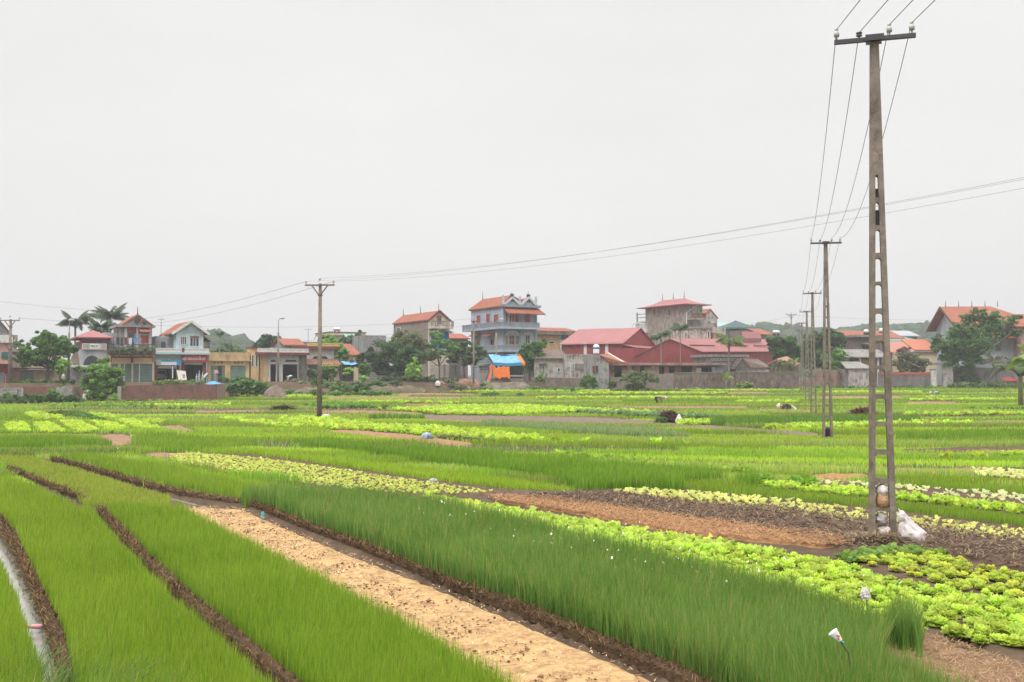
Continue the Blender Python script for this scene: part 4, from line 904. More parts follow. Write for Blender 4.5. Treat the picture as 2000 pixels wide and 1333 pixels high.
b.win(273, 655, 289.5, 672, vo, pane=REDSH, nx=1, name='window', panename='shutter')
q = b.fr(271, 643.5, 293, 650, vo); b.part('window_canopy', MB().slab([(q[0], vo - 1, q[2]), (q[1], vo - 1, q[2]), (q[1], vo - .0, q[3]), (q[0], vo, q[3])], (0, 0, .1)), TILE)
b.box('cornice', GREYW, U0 - .5, U1 + .3, vo - .5, vo + 6.5, ZE + .003, ZE + .28)
zr = b.f(269.3, 616.5, vo)[1]; um = b.f(269.3, 616, vo)[0]; ur = b.f(297, 636, vo)[0]; ul = um - (ur - um)
gable_v(b, ul, ur, vo, vo + 7, ZE + .28, zr, over=.15, mat=TILEY, wall=GREYW)
q = b.f(282, 625, vo - .4); gable_v(b, b.f(270, 636, vo - .4)[0], b.f(294.5, 636, vo - .4)[0], vo - .4, vo + 1, ZE + .285, q[1], over=.1, mat=TILEY, wall=GREYW, name='porch_roof')
c = b.f(268.5, 627, vo); b.part('round_window', MB().tube([(c[0], vo - .03, c[1]), (c[0], vo - .12, c[1])], .38, 14), DARK)
c = b.f(282, 632, vo - .4); b.part('round_window', MB().tube([(c[0], vo - .43, c[1]), (c[0], vo - .5, c[1])], .2, 12), DARK)
finials(b, [(um, vo + .2, zr)], 1.1)
b.box('side_box', S('pale_grey_plaster', (.42, .44, .46)), U0 - 1.6, U0 - .003, vo + 1.5, vo + 5, zt, zt + 2.2)
TERR = b
# ---- 5 pale blue shop
b = Bld('pale_blue_shop', 'pale blue two storey shop with red paint and tile sign over an open front', 'shop', 302.5, 747, 115.5)
u0, u1, z0, z1 = b.fr(302.5, 693, 405.5, 747)
ops = [b.fr(308, 714, 345.5, 747), b.fr(360, 708, 396.5, 747)]; ops = [(a, c, b.zb + .6, e) for a, c, d, e in ops]
b.part('wall', openwall(u0, u1, b.zb, z1, 0, .25, ops), BLUEW)
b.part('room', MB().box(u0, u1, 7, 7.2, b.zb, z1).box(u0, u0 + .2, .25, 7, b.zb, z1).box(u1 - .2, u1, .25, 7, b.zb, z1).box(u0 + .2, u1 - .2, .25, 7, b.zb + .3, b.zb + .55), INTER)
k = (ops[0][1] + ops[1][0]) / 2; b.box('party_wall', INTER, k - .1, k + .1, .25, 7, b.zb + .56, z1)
for a, c in ((303.5, 308), (345.5, 350.5), (354.5, 360), (396.5, 402.5)):
    q = b.fr(a, 708, c, 747); b.box('column', MAROON, q[0], q[1], -.14, .0, b.zb, q[3])
b.box('rolled_shutter', FRAMEW, ops[0][0], ops[0][1], .05, .2, b.f(326, 720)[1], ops[0][3]); b.box('rolled_shutter', FRAMEW, ops[1][0], ops[1][1], .05, .2, b.f(378, 712.5)[1], ops[1][3])
q = b.fr(354, 693.5, 403, 707.5); sg = b.box('red_sign', S('sign_red', (.46, .045, .06), var=.04, bump=0, rough=.45), q[0], q[1], -.55, -.3, q[2], q[3])
wq = q[1] - q[0]; hq = q[3] - q[2]; SW = S('sign_white', (.82, .82, .82), var=.02, bump=0)
t = text_part('lettering', 'SƠN-GẠCH ỐP LÁT', hq * .40, SW, sg, (q[0] + wq * .575, -.565, q[2] + hq * .42), .008, .012)
tw = max(v.co.x for v in t.data.vertices) - min(v.co.x for v in t.data.vertices); t.scale = (wq * .72 / tw, 1.15, 1)
t = text_part('lettering', 'Long Phương', hq * .17, S('sign_pale_red', (.75, .45, .42), bump=0), sg, (q[0] + wq * .55, -.565, q[2] + hq * .80), .006, 0); t.scale = (1.6, 1, 1)
b.part('emblem', MB().tube([(q[0] + wq * .12, -.552, q[2] + hq * .42), (q[0] + wq * .12, -.575, q[2] + hq * .42)], hq * .24, 18), S('emblem_blue', (.35, .55, .68), bump=0), sg)
b.part('emblem', MB().tube([(q[0] + wq * .05, -.552, q[2] + hq * .42), (q[0] + wq * .05, -.57, q[2] + hq * .42)], hq * .11, 14), SW, sg)
q = b.fr(303.5, 703.5, 352, 713.5); sg = b.box('blue_sign', SW, q[0], q[1], -.5, -.3, q[2], q[3]); SB = S('sign_blue', (.05, .38, .62), var=.1, bump=0)
b.box('sign_band', SB, q[0] + (q[1] - q[0]) * .2, q[1] - .02, -.515, -.49, q[3] - .22, q[3] - .01, sg); b.box('sign_band', SB, q[1] - .5, q[1] - .02, -.515, -.49, q[2] + .02, q[3] - .23, sg)
b.box('sign_pattern', S('sign_grey', (.45, .50, .55), var=.5, scale=8, bump=0), q[0] + .03, q[0] + (q[1] - q[0]) * .19, -.513, -.49, q[2] + .05, q[3] - .05, sg)
b.box('balcony_slab', S('pale_blue_trim', (.40, .52, .52), var=.05), u0 - .1, u1 + .1, -1.0, 9, z1 + .003, z1 + .25)
q = b.fr(303, 680.5, 406, 690, -.9); balustrade(b, u0, u1, -.95, z1 + .25, q[3], FRAMEW, 44)
b.box('balcony_pier', MAROON, (u0 + u1) / 2 - .12, (u0 + u1) / 2 + .12, -1.0, -.76, z1 + .25, q[3] + .05)
vo = 1.6; zt = z1 + .25; U0, U1, _, ZE = b.fr(344.5, 647.5, 397.5, 690, vo)
b.box('upper_wall', BLUEW, U0, U1, vo, vo + 8, zt, ZE)
b.win(353.5, 658, 363.5, 672.5, vo, nx=3, pane=DARK); b.win(371.5, 661, 388, 676.5, vo, nx=3, pane=DARK); q = b.fr(371.5, 657, 388, 660.5, vo); b.box('window_head', MAROON, q[0], q[1], vo - .12, vo + .0, q[2], q[3])
b.part('string_course', MB().box(U0 - .08, U1 + .08, vo - .12, vo - .003, ZE - .12, ZE + .05), S('pale_blue_trim', (.40, .52, .52)))
um, zr = b.f(371.5, 630, vo); gable_v(b, U0, U1, vo, vo + 8, ZE, zr, over=.55, mat=TILEY, wall=BLUEW)
b.part('barge_board', MB().bar((U0 - .6, vo - .6, ZE - .35), (um, vo - .6, zr + .1), .12, .28).bar((U1 + .6, vo - .6, ZE - .35), (um, vo - .6, zr + .1), .12, .28), FRAMEW)
q = b.fr(296, 657, 333, 690, 3.5); b.box('annex', GREYW, b.f(303, 690, 3.5)[0], U0 - .01, 3.5, 8, zt, q[3]); k = b.fr(315, 668, 323, 681, 3.5); b.box('annex_door', DARK, k[0], k[1], 3.42, 3.51, k[2], k[3])
b.part('antenna', MB().tube([(b.f(319, 640, 3.5)[0], 5, q[3]), (b.f(319, 640, 3.5)[0], 5, q[3] + 2.2)], .03, 5).bar((b.f(319, 640, 3.5)[0] - .4, 5, q[3] + 2.1), (b.f(319, 640, 3.5)[0] + .4, 5, q[3] + 2.1), .04), DARKM)
q = b.fr(399, 652, 410, 690, 4); b.box('rear_wall', ROUGHG, U1 + .01, q[1], 4, 10, zt - .3, b.f(405, 668, 4)[1]); b.part('rear_roof', MB().slab([(U1 + .01, 3.8, q[3]), (q[1] + .1, 3.8, b.f(410, 668, 4)[1]), (q[1] + .1, 10, b.f(410, 668, 4)[1]), (U1 + .01, 10, q[3])], (0, 0, .12)), OLDTILE)
SHOP = b
# ---- 6 yellow low building
b = Bld('yellow_building', 'low yellow building with stained parapet and two green folding doors', 'building', 406.5, 746, 119)
u0, u1, z0, z1 = b.fr(406.5, 706, 487, 746)
ops = [b.fr(411.5, 714.5, 439.5, 744), b.fr(450, 714.5, 480, 744)]; ops = [(a, c, b.zb + .6, e) for a, c, d, e in ops]
b.part('wall', openwall(u0, u1, b.zb, z1, 0, .25, ops).box(u0, u1, .9, 7, b.zb, z1 - .01), YELLOWW)
a, c, d, e = ops[0]; k0 = b.f(425.5, 730)[0]; k1 = b.f(434, 730)[0]; b.box('folding_door', GREEND, a, k0, .1, .2, d, e); b.box('folding_door', GREEND, k1, c, .1, .2, d, e); b.box('doorway', DARK, k0, k1, .22, .9, d, e)
a, c, d, e = ops[1]; b.box('folding_door', GREEND, a, c, .1, .2, d, e)
b.box('ledge', OCHREW, u0 - .1, u1 + .1, -.35, 7, z1 + .003, z1 + .14)
q = b.fr(406.5, 688.5, 487, 704); b.box('parapet', OCHREW, u0, u1, -.1, 7, z1 + .14, q[3])
for x0 in (417, 424, 431, 457, 463.5, 470.5): q = b.fr(x0, 708, x0 + 4, 710); b.box('vent_slot', DARK, q[0], q[1], -.015, .02, q[2], q[3])
# ---- 7 yellow and white house with long balustrade
b = Bld('white_house', 'white house with big dark windows, maroon slab and white roof balustrade', 'house', 488, 746, 122)
u0, u1, z0, z1 = b.fr(488, 694, 598, 745)
um = b.f(521.5, 720)[0]
ops = [b.fr(528, 703, 539.5, 743), b.fr(552, 703, 584, 743)]; ops = [(a, c, b.zb + .6, e) for a, c, d, e in ops]
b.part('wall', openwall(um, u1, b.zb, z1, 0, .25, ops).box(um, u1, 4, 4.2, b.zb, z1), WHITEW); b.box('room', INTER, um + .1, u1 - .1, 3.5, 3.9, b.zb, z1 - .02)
for a, c, d, e in ops:
    ch = (c - a) * .22; t = b.f(560, 712)[1]
    w_ = MB().slab([(a, -.05, e), (a + ch, -.05, e), (a, -.05, e - ch)], (0, .2, 0)).slab([(c, -.05, e), (c, -.05, e - ch), (c - ch, -.05, e)], (0, .2, 0)).box(a, c, -.05, .15, t, t + .28)
    w_.box(a - .18, a, -.08, .0, d, e + .18).box(c, c + .18, -.08, .0, d, e + .18).box(a, c, -.08, .0, e, e + .18)
    o = b.part('window', w_, FRAMEW); b.box('pane', DARK, a, c, .16, .2, t + .28, e, o)
q0 = b.f(491, 720, -.9)[0]; b.box('yellow_wing', YELLOWW, u0 + 1.2, um - .003, -.1, 5, b.zb, z1)
q = b.fr(489, 681, 504, 745, -.2); b.box('yellow_porch', YELLOWW, q[0], q[1], -.6, 1.5, b.zb, q[3]); b.box('porch_cap', MAROON, q[0] - .1, q[1] + .1, -.75, 1.6, q[3], q[3] + .18)
for a, c in ((492, 495), (499.5, 503)): b.win(a, 694, c, 716, -.6, nx=1, fw=.06)
b.box('roof_slab', MAROON, b.f(496, 694)[0], u1 + .1, -1.1, 6, z1 + .003, z1 + .32)
q = b.fr(498, 681, 597, 689, -1); balustrade(b, b.f(503, 685, -1)[0], u1, -1.05, z1 + .32, q[3], FRAMEW, 40)
b.box('side_pillar', ROUGHG, u1 - .9, u1 - .02, -.3, -.01, b.zb, z1)
# ---- 8 white house with canopy
b = Bld('canopy_house', 'white house with yellow roof balustrade and brown canopy with yellow fringe', 'house', 600, 744, 127)
u0, u1, z0, z1 = b.fr(600, 683, 652, 742)
ops = [b.fr(607, 696, 644, 705), b.fr(628, 714, 644, 742)]; ops[1] = (ops[1][0], ops[1][1], b.zb + .6, ops[1][3])
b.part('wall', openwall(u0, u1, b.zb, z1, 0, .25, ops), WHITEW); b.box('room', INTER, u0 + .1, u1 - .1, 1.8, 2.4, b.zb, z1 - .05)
a, c, d, e = ops[0]; o = b.part('window', MB().slab([(a, -.05, e), (a + .5, -.05, e), (a, -.05, e - .5)], (0, .2, 0)).slab([(c, -.05, e), (c, -.05, e - .5), (c - .5, -.05, e)], (0, .2, 0)).box(a - .15, c + .15, -.08, 0, e, e + .12), FRAMEW); b.box('pane', DARK, a, c, .16, .2, d, e, o)
b.box('roof_slab', MAROON, u0 - .2, u1 + .6, -.7, 6, z1 + .003, z1 + .4)
q = b.fr(598, 670.5, 656, 679, -.6); balustrade(b, u0 - .15, u1 + .55, -.65, z1 + .4, q[3], S('yellow_trim', (.62, .45, .16), var=.08), 26)
q = b.fr(599, 705, 667, 713, -2.5); cv = b.part('canopy', MB().slab([(b.f(599, 712, -2.5)[0], -2.5, q[2]), (b.f(667, 712, -2.5)[0], -2.5, q[2]), (b.f(658, 705)[0], -.01, q[3] + .2), (u0, -.01, q[3] + .2)], (0, 0, .1)), S('brown_sheet', (.22, .12, .09), var=.2, stripe=('X', .4, .25)))
q = b.fr(627, 710, 667, 715.5, -2.55); sg = b.box('yellow_fringe', S('yellow_cloth', (.62, .42, .10), var=.1), q[0], q[1], -2.62, -2.54, q[2], q[3])
mk = MB(); rr = random.Random(4); a = q[0] + .25
while a < q[1] - .4: wv = rr.uniform(.08, .3); h0 = (q[2] + q[3]) / 2 + rr.uniform(-.05, .02); mk.box(a, a + wv, -2.632, -2.615, h0 - .03, h0 + rr.uniform(.05, .11)); a += wv + rr.uniform(.05, .3)
b.part('faded_print', mk, S('ink_red', (.22, .06, .04), bump=0), sg)
for a in (601, 650): k = b.f(a, 720, -2.4)[0]; b.box('canopy_post', CONC, k - .06, k + .06, -2.4, -2.28, b.zb, b.f(a, 712, -2.4)[1])
k = b.fr(644.5, 715, 651, 742); b.box('pillar', CONC, k[0], k[1], -.3, -.01, b.zb, k[3])

# ---- roofs behind the left row
def simple_house(name, label, x0, x1, ytop, ybase, d, mat, roof=None, ridge=None, depth=6, over=.3, yaw=YAW, cat='house', along='u', wins=(), zextra=0):
    b = Bld(name, label, cat, x0, ybase, d, yaw); u0, u1, z0, z1 = b.fr(x0, ytop, x1, ybase)
    b.box('wall', mat, u0, u1, 0, depth, b.zb - zextra, z1)
    if roof: (gable_u if along == 'u' else gable_v)(b, u0, u1, 0, depth, z1, b.f((x0 + x1) / 2, ridge, depth / 2 if along == 'u' else 0)[1], over, mat=roof, wall=mat)
    for wv in wins: b.win(*wv)
    return b, u0, u1, z1
simple_house('roof_house', 'grey house with small orange roof behind the white balustrade', 556, 592, 675, 745, 142, GREYW, TILE, 664)
b, u0, u1, z1 = simple_house('cement_house', 'bare cement wall house behind the yellow balustrade', 590, 622, 668, 745, 146, ROUGHG)
b.part('antenna', MB().tube([(1.5, 2, z1), (1.5, 2, z1 + 2)], .03, 5).bar((.9, 2, z1 + 1.9), (2.1, 2, z1 + 1.9), .04).bar((2.4, 2, z1 + .4), (3.1, 2, z1 + 1.6), .05), DARKM)
b, u0, u1, z1 = simple_house('cream_house', 'cream upper floor with flat roof and steel water tank', 650, 702, 656, 745, 170, CREAMW)
b.box('roof_slab', CREAMW, u0 - .8, u1 + .8, -1, 7, z1 + .003, z1 + .45); b.box('roof_edge', WOODB, u0 - .9, u1 + .9, -1.1, 7.1, z1 + .45, z1 + .6); b.win(672, 656, 676, 668)
def tank(label, px, py, d, r, ln, lying=True, band=None, mat=INOX, legs=.25):
    c = P(px, py, d); t = empty('water_tank', c, R(YAW), label, 'water tank')
    if lying:
        m = MB(); n = 12; prof = [(-ln / 2, r * .3), (-ln / 2 + .12, r * .85), (-ln / 2 + .3, r), (ln / 2 - .3, r), (ln / 2 - .12, r * .85), (ln / 2, r * .3)]
        m.tube([(a, 0, r + legs) for a, _ in prof], [q for _, q in prof], n); m.build('tank_body', mat, t, smooth=True)
        for s_ in (-1, 1): MB().box(s_ * ln * .3 - .06, s_ * ln * .3 + .06, -r * .8, r * .8, 0, legs + r * .3).build('cradle', DARKM, t)
    else:
        MB().lathe([(r, legs), (r * 1.02, legs + ln * .1), (r, legs + ln * .12), (r, legs + ln * .8), (r * .8, legs + ln * .92), (r * .3, legs + ln), (.15, legs + ln * 1.02)], n=18).build('tank_body', mat, t, smooth=True)
        if band: MB().lathe([(r * 1.02, legs + ln * .5), (r * 1.02, legs + ln * .68)], n=18).build('tank_band', band, t, smooth=True)
        for k in range(4): a = k * 1.57 + .78; MB().box(r * .75 * math.cos(a) - .04, r * .75 * math.cos(a) + .04, r * .75 * math.sin(a) - .04, r * .75 * math.sin(a) + .04, 0, legs).build('leg', DARKM, t)
    return t
tank('steel water tank lying on the cream flat roofed house', 658, 650, 171, .34, 1.25)
simple_house('teal_roof_house', 'house with pale green sloping roof behind the trees', 690, 716, 673, 745, 160, S('faded_red_wall', (.28, .10, .09)), S('pale_green_roof', (.22, .38, .31), var=.1), 655, depth=8)
simple_house('block_wall_house', 'grey block walled house between the trees left of the gabled house', 714, 754, 655.5, 745, 152, GREYW)
simple_house('tiled_house', 'low house with bright orange tiled roof half hidden by trees', 662, 700, 694, 745, 136, CREAMW, TILE, 674, depth=8)
# ---- 9 house with brown side wall
b = Bld('gable_house', 'three storey house with bare brown side wall, orange roof and white gable', 'house', 837.5, 748, 146)
u0, u1, z0, z1 = b.fr(837.5, 625, 877, 748); sv = b.sd(768.8, 640)[0]
b.part('side_wall', MB().box(0, .3, .3, sv, b.zb, z1), S('bare_cement', (.20, .165, .14), var=.25, scale=.7, dirt=(.36, .31, .27), damt=.4, dscale=.9))
b.part('wall', MB().box(0, u1, 0, .3, b.zb, z1).box(.3, u1, .3, sv, b.zb, z1 - .02), S('cream_white', (.60, .54, .46), var=.08, dirt=(.3, .25, .2), damt=.5))
um, zr = b.f(857, 609); gable_v(b, 0, u1, 0, sv, z1, zr, over=.2, mat=TILEY, wall=S('cream_white', (.6, .54, .46)))
b.part('barge_board', MB().bar((-.3, -.26, z1 - .25), (u1 / 2, -.26, zr + .12), .1, .25).bar((u1 + .3, -.26, z1 - .25), (u1 / 2, -.26, zr + .12), .1, .25), MAROON)
finials(b, [(u1 / 2, .1, zr), (u1 / 2, sv * .5, zr), (u1 / 2, sv - .1, zr)], 1.3)
q = b.fr(837, 627, 886, 637.5, -1.2); b.box('balcony_slab', S('cream_white', (.6, .54, .46)), -.1, b.f(886, 630, -1.3)[0], -1.3, -.003, q[2] - .35, q[2]); balustrade(b, -.1, b.f(886, 630, -1.3)[0], -1.3, q[2], q[3], S('cream_dirty', (.45, .38, .31), dirt=GRIME, damt=.6), 12, name='balustrade')
q = b.fr(854, 617, 862, 634); b.part('door', MB().box(q[0], q[1], -.06, .02, q[2], q[3] - .4).slab([(q[0], -.06, q[3] - .4), (q[1], -.06, q[3] - .4), ((q[0] + q[1]) / 2 + .3, -.06, q[3]), ((q[0] + q[1]) / 2 - .3, -.06, q[3])], (0, .08, 0)), WOODB)
q = b.fr(842, 650, 876, 668); b.box('blue_shutter', S('blue_paint', (.03, .25, .55), var=.08, stripe=('X', .3, .3)), q[0], q[1], -.06, .02, q[2] - 1, q[3])
k0, k1 = b.f(840, 648)[0], b.f(880, 648)[0]; kz = b.f(858, 642)[1]; ks = b.f(858, 650)[1]; b.part('arch_hood', MB().bar((k0, -.5, ks), ((k0 + k1) / 2, -.5, kz), 1.0, .2).bar(((k0 + k1) / 2, -.5, kz), (k1, -.5, ks), 1.0, .2), FRAMEW)
b.win(776, 640.5, 782, 646, side=0.0, nx=1)
simple_house('roof_house', 'small house with low red roof right of the gabled house', 880, 914, 662, 745, 158, ROUGHG, TILE, 654)
# ---- 10 grey blue villa
b = Bld('grey_blue_villa', 'tall grey blue three storey house with orange roof and twin gables', 'house', 982.5, 748, 140)
u0, u1, z0, z1 = b.fr(982.5, 601, 1047, 748); sv = b.sd(920, 620)[0]
b.part('wall', MB().box(0, u1, 0, sv, b.zb, z1), GBLUE)
b.box('cornice', GBLUED, -.2, u1 + .5, -.6, .4, z1 + .003, z1 + .35)
zr = b.sd(940, 587, 2)[1]
# main roof: ridge along the side direction, hipped back end
mu = 1.5; zr = b.sd(945, 586.8, mu)[1]; rm = MB()
rm.slab([(-.3, .3, z1), (mu, .3, zr), (mu, sv - .9, zr), (-.3, sv + .3, z1)], (0, 0, .18)); rm.slab([(u1 + .3, .3, z1), (u1 + .3, sv + .3, z1), (mu, sv - .9, zr), (mu, .3, zr)], (0, 0, .18)); rm.slab([(-.3, sv + .3, z1), (mu, sv - .9, zr), (u1 + .3, sv + .3, z1)], (0, 0, .18))
b.part('roof', rm, TILEY); b.part('gable', MB().slab([(0, .35, z1), (mu, .35, zr), (u1, .35, z1)], (0, .3, 0)), GBLUE)
for a, m_, c in ((986, 999.5, 1013.5), (1018, 1031, 1045.5)):
    g0 = b.f(a, 600.5, -.3)[0]; gm, gzt = b.f(m_, 584, -.3); g1 = b.f(c, 600.5, -.3)[0]
    gable_v(b, g0, g1, -.3, 3.2, z1 + .36, gzt, over=.18, mat=TILEY, wall=GBLUE, um=(g0 + g1) / 2, name='gable_roof')
    mm = (g0 + g1) / 2; b.part('barge_board', MB().bar((g0 - .3, -.52, z1 + .2), (mm, -.52, gzt + .18), .12, .3).bar((g1 + .3, -.52, z1 + .2), (mm, -.52, gzt + .18), .12, .3), S('pale_trim_blue', (.48, .53, .58), var=.05))
    b.box('attic_window', DARK, mm - .28, mm + .28, -.36, -.28, z1 + .8, z1 + 1.9); finials(b, [(mm, -.3, gzt + .15)], .9)
for px in (983, 1016, 1047): k = b.f(px, 600, -.4)[0]; b.part('urn', MB().lathe([(.18, 0), (.18, .7), (.24, .78), (.24, .86), (.08, .92), (.19, 1.1), (.16, 1.3), (.03, 1.4)], (k, -.35, z1 + .35), 8), PALEGB)
finials(b, [(mu, sv - .9, zr + .1)], 1.3)
q = b.fr(983, 604, 1050, 611.5); b.part('tile_canopy', MB().slab([(-.1, -1.5, q[2] - .3), (u1 + .7, -1.5, q[2] - .3), (u1 + .4, 0, q[3]), (0, 0, q[3])], (0, 0, .15)), TILE)
zb3 = b.f(1015, 639, -1.2)[1]; zt3 = b.f(1015, 629.5, -1.2)[1]
def ringbal(b, u0, u1, v0, v1, z0, z1, n, sl=.3, mat=GBLUED):
    o = b.part('balcony', MB().box(u0, u1, v0, -.003, z0 - sl, z0).box(u0, -.003, 0, v1, z0 - sl, z0), GBLUE)
    m = MB(); m.box(u0, u1, v0, v0 + .14, z1 - .14, z1).box(u0, u0 + .14, v0 + .14, v1, z1 - .14, z1)
    for i in range(n + 1): c = u0 + .1 + (u1 - u0 - .2) * i / n; m.box(c - .07, c + .07, v0 + .03, v0 + .12, z0, z1 - .14)
    k = int(n * (v1 - v0) / (u1 - u0))
    for i in range(1, k + 1): c = v0 + .1 + (v1 - v0 - .2) * i / k; m.box(u0 + .03, u0 + .12, c - .07, c + .07, z0, z1 - .14)
    m.box(u0 + .05, u1, v0 + .05, v0 + .09, z0, z1 - .14); m.box(u0 + .05, u0 + .09, v0 + .09, v1, z0, z1 - .14)
    b.part('balustrade', m, mat, o)
ringbal(b, -1.0, b.f(1054.5, 634, -1.2)[0], -1.2, sv + 1, zb3, zt3, 34)
zb2 = b.f(1000, 684, -1.0)[1]; zt2 = b.f(1000, 675, -1.0)[1]; ringbal(b, -.9, u1 + .5, -1.1, sv, zb2, zt2, 34)
for x0, x1, fr in ((984.5, 989, 0), (994.5, 1004.5, 1), (1006.5, 1011, 0), (1026, 1033, 0)): b.win(x0, 614, x1, 631, 0, pane=REDSH, nx=2 if fr else 1, frame=REDSH if not fr else FRAMEW, name='window', panename='shutter')
for x0, x1, y0 in ((932, 937.5, 618), (951, 955.5, 615), (966, 972, 616)): b.win(x0, y0, x1, 629, side=0.0, pane=REDSH, nx=1, frame=REDSH, panename='shutter')
for x0, x1 in ((988, 991.5), (994.5, 1004), (1007.5, 1012), (1026.5, 1034)): b.win(x0, 656, x1, 673, 0, nx=2, ny=2, frame=S('tan_frame', (.45, .33, .22)), fw=.12)
for x0, x1 in ((931, 938), (958.5, 965)): b.win(x0, 662, x1, 674, side=0.0, nx=2, frame=S('tan_frame', (.45, .33, .22)))
for x0, x1 in ((926.5, 940.5), (951.5, 967.5)):
    a0, a1, k0, k1 = b.sr(x0, 652, x1, 658); b.part('window_awning', MB().slab([(-1.0, a0, k0), (-1.0, a1, k0), (-.02, a1, k1), (-.02, a0, k1)], (0, 0, .1)), TILEY)
for xc, wv in ((1000, 12), (1030, 8)):
    c, z_ = b.f(xc, 655.5); r_ = abs(b.f(xc + wv, 655)[0] - c); pts = [(c + r_ * math.cos(math.pi * i / 10), -.12, z_ + r_ * .55 * math.sin(math.pi * i / 10)) for i in range(11)]
    m = MB(); [m.bar(pts[i], pts[i + 1], .16, .2) for i in range(10)]; b.part('arch_moulding', m, S('pale_trim_blue', (.48, .53, .58)))
for px in (985, 1014, 1046): q = b.f(px, 650)[0]; b.box('pilaster', GBLUED, q - .18, q + .18, -.14, -.003, b.zb, z1)
q = b.f(1000, 690)[1]; b.box('lower_shade', S('shadow_wall', (.16, .16, .18), var=.1), -.01, u1, -.05, 0.0, b.zb, q - .8)  # ground floor shade painted as a dark skin over the front wall
# ---- 11 yellow slab house behind the red shed
b = Bld('yellow_house', 'yellow and blue flat roofed house with low orange roof behind the red warehouse', 'house', 1050, 748, 168)
u0, u1, z0, z1 = b.fr(1050, 655, 1124, 748); b.box('wall', YELLOWW, 0, u1, 0, 8, b.zb, z1)
b.box('roof_slab', S('dark_slab', (.22, .17, .14), dirt=GRIME, damt=.6), -.6, u1 + .6, -.9, 8.5, z1 + .003, b.f(1085, 648)[1]); k = b.f(1085, 648)[1]
gable_u(b, 0, u1, 0, 7, k + .003, b.f(1085, 642.5, 3.5)[1], over=.2, mat=TILE); q = b.fr(1093, 656, 1112, 672); b.box('blue_bay', BLUEW, q[0], q[1], -.12, 0, b.zb, q[3]); c = (q[0] + q[1]) / 2
b.part('arch_window', MB().slab([(c + .9 * math.cos(math.pi * i / 8), -.16, b.f(1103, 664)[1] + .9 * math.sin(math.pi * i / 8)) for i in range(9)], (0, .06, 0)), DARK); b.win(1073, 668, 1081, 671, nx=1)
# ---- 12 red warehouse
b = Bld('red_warehouse', 'big red metal warehouse with long ridge roof and white wall panels', 'warehouse', 1215.5, 745, 152, 62)
# local u runs along the gable (to the right and away), v along the long wall to the left
ug = b.f(1277, 668)[0]; ze = b.f(1215.5, 669)[1]; zr = b.f(1248.8, 641.5)[1]; vl = b.sd(1097, 671)[0]
um = b.f(1248.8, 641)[0]
b.part('side_wall', MB().box(0, .12, 0, vl, b.zb, ze), REDWALLY); b.part('gable_wall', MB().box(.12, ug, 0, .12, b.zb, ze).slab([(0, 0, ze), (um, 0, zr), (ug, 0, ze)], (0, .12, 0)), REDWALL)
b.part('rear_wall', MB().box(ug - .12, ug, .12, vl, b.zb, ze).box(.12, ug - .12, vl - .12, vl, b.zb, ze), REDWALLY)
rf = MB(); rf.slab([(-.4, -.3, ze - .25), (um, -.3, zr), (um, vl + .3, zr), (-.4, vl + .3, ze - .25)], (0, 0, .08)).slab([(ug + .4, -.3, ze - .25), (ug + .4, vl + .3, ze - .25), (um, vl + .3, zr), (um, -.3, zr)], (0, 0, .08)); b.part('roof', rf, PINKR)
for x0, x1 in ((1140.5, 1146), (1182, 1188)): a0, a1, k0, k1 = b.sr(x0, 672, x1, 700); b.box('skylight_panel', S('translucent_panel', (.66, .68, .64), var=.04), -.05, .0, a0, a1, k0, ze - .02)
k = b.f(1240, 678)[1]; b.part('lean_to_roof', MB().slab([(0, -2.2, k - .3), (ug * .98, -2.2, k - .3), (ug * .98, -.01, k + .2), (0, -.01, k + .2)], (0, 0, .08)), PINKRX)
b.part('lean_to_wall', MB().box(0.02, ug * .96, -2.1, -2.0, b.zb, k - .3).box(0.02, .1, -2.0, -.01, b.zb, k - .3), REDWALL)
# low wing left
b2 = Bld('red_wing', 'low dark red shed wing at the left end of the warehouse', 'shed', 1072, 745, 170, 20); q = b2.fr(1072, 675, 1100, 745); b2.box('wall', REDWALL, q[0], q[1], 0, 5, b2.zb, q[3]); b2.part('roof', MB().slab([(q[0] - .2, -.3, q[3]), (q[1] + .2, -.3, q[3] + .6), (q[1] + .2, 5, q[3] + .6), (q[0] - .2, 5, q[3])], (0, 0, .1)), PINKR)
# ---- 13 second warehouse, gable facing left-front
b = Bld('red_warehouse', 'low wide red metal warehouse with roof vent, right of the big one', 'warehouse', 1238, 745, 143, 22)
ul, zl = b.f(1238, 697); um, zr = b.f(1306.5, 663); ur, ze = b.f(1369.7, 688.5); L_ = 20
b.part('gable_wall', MB().slab([(ul, 0, b.zb), (ur, 0, b.zb), (ur, 0, ze), (um, 0, zr), (ul, 0, zl)], (0, .12, 0)), REDWALL)
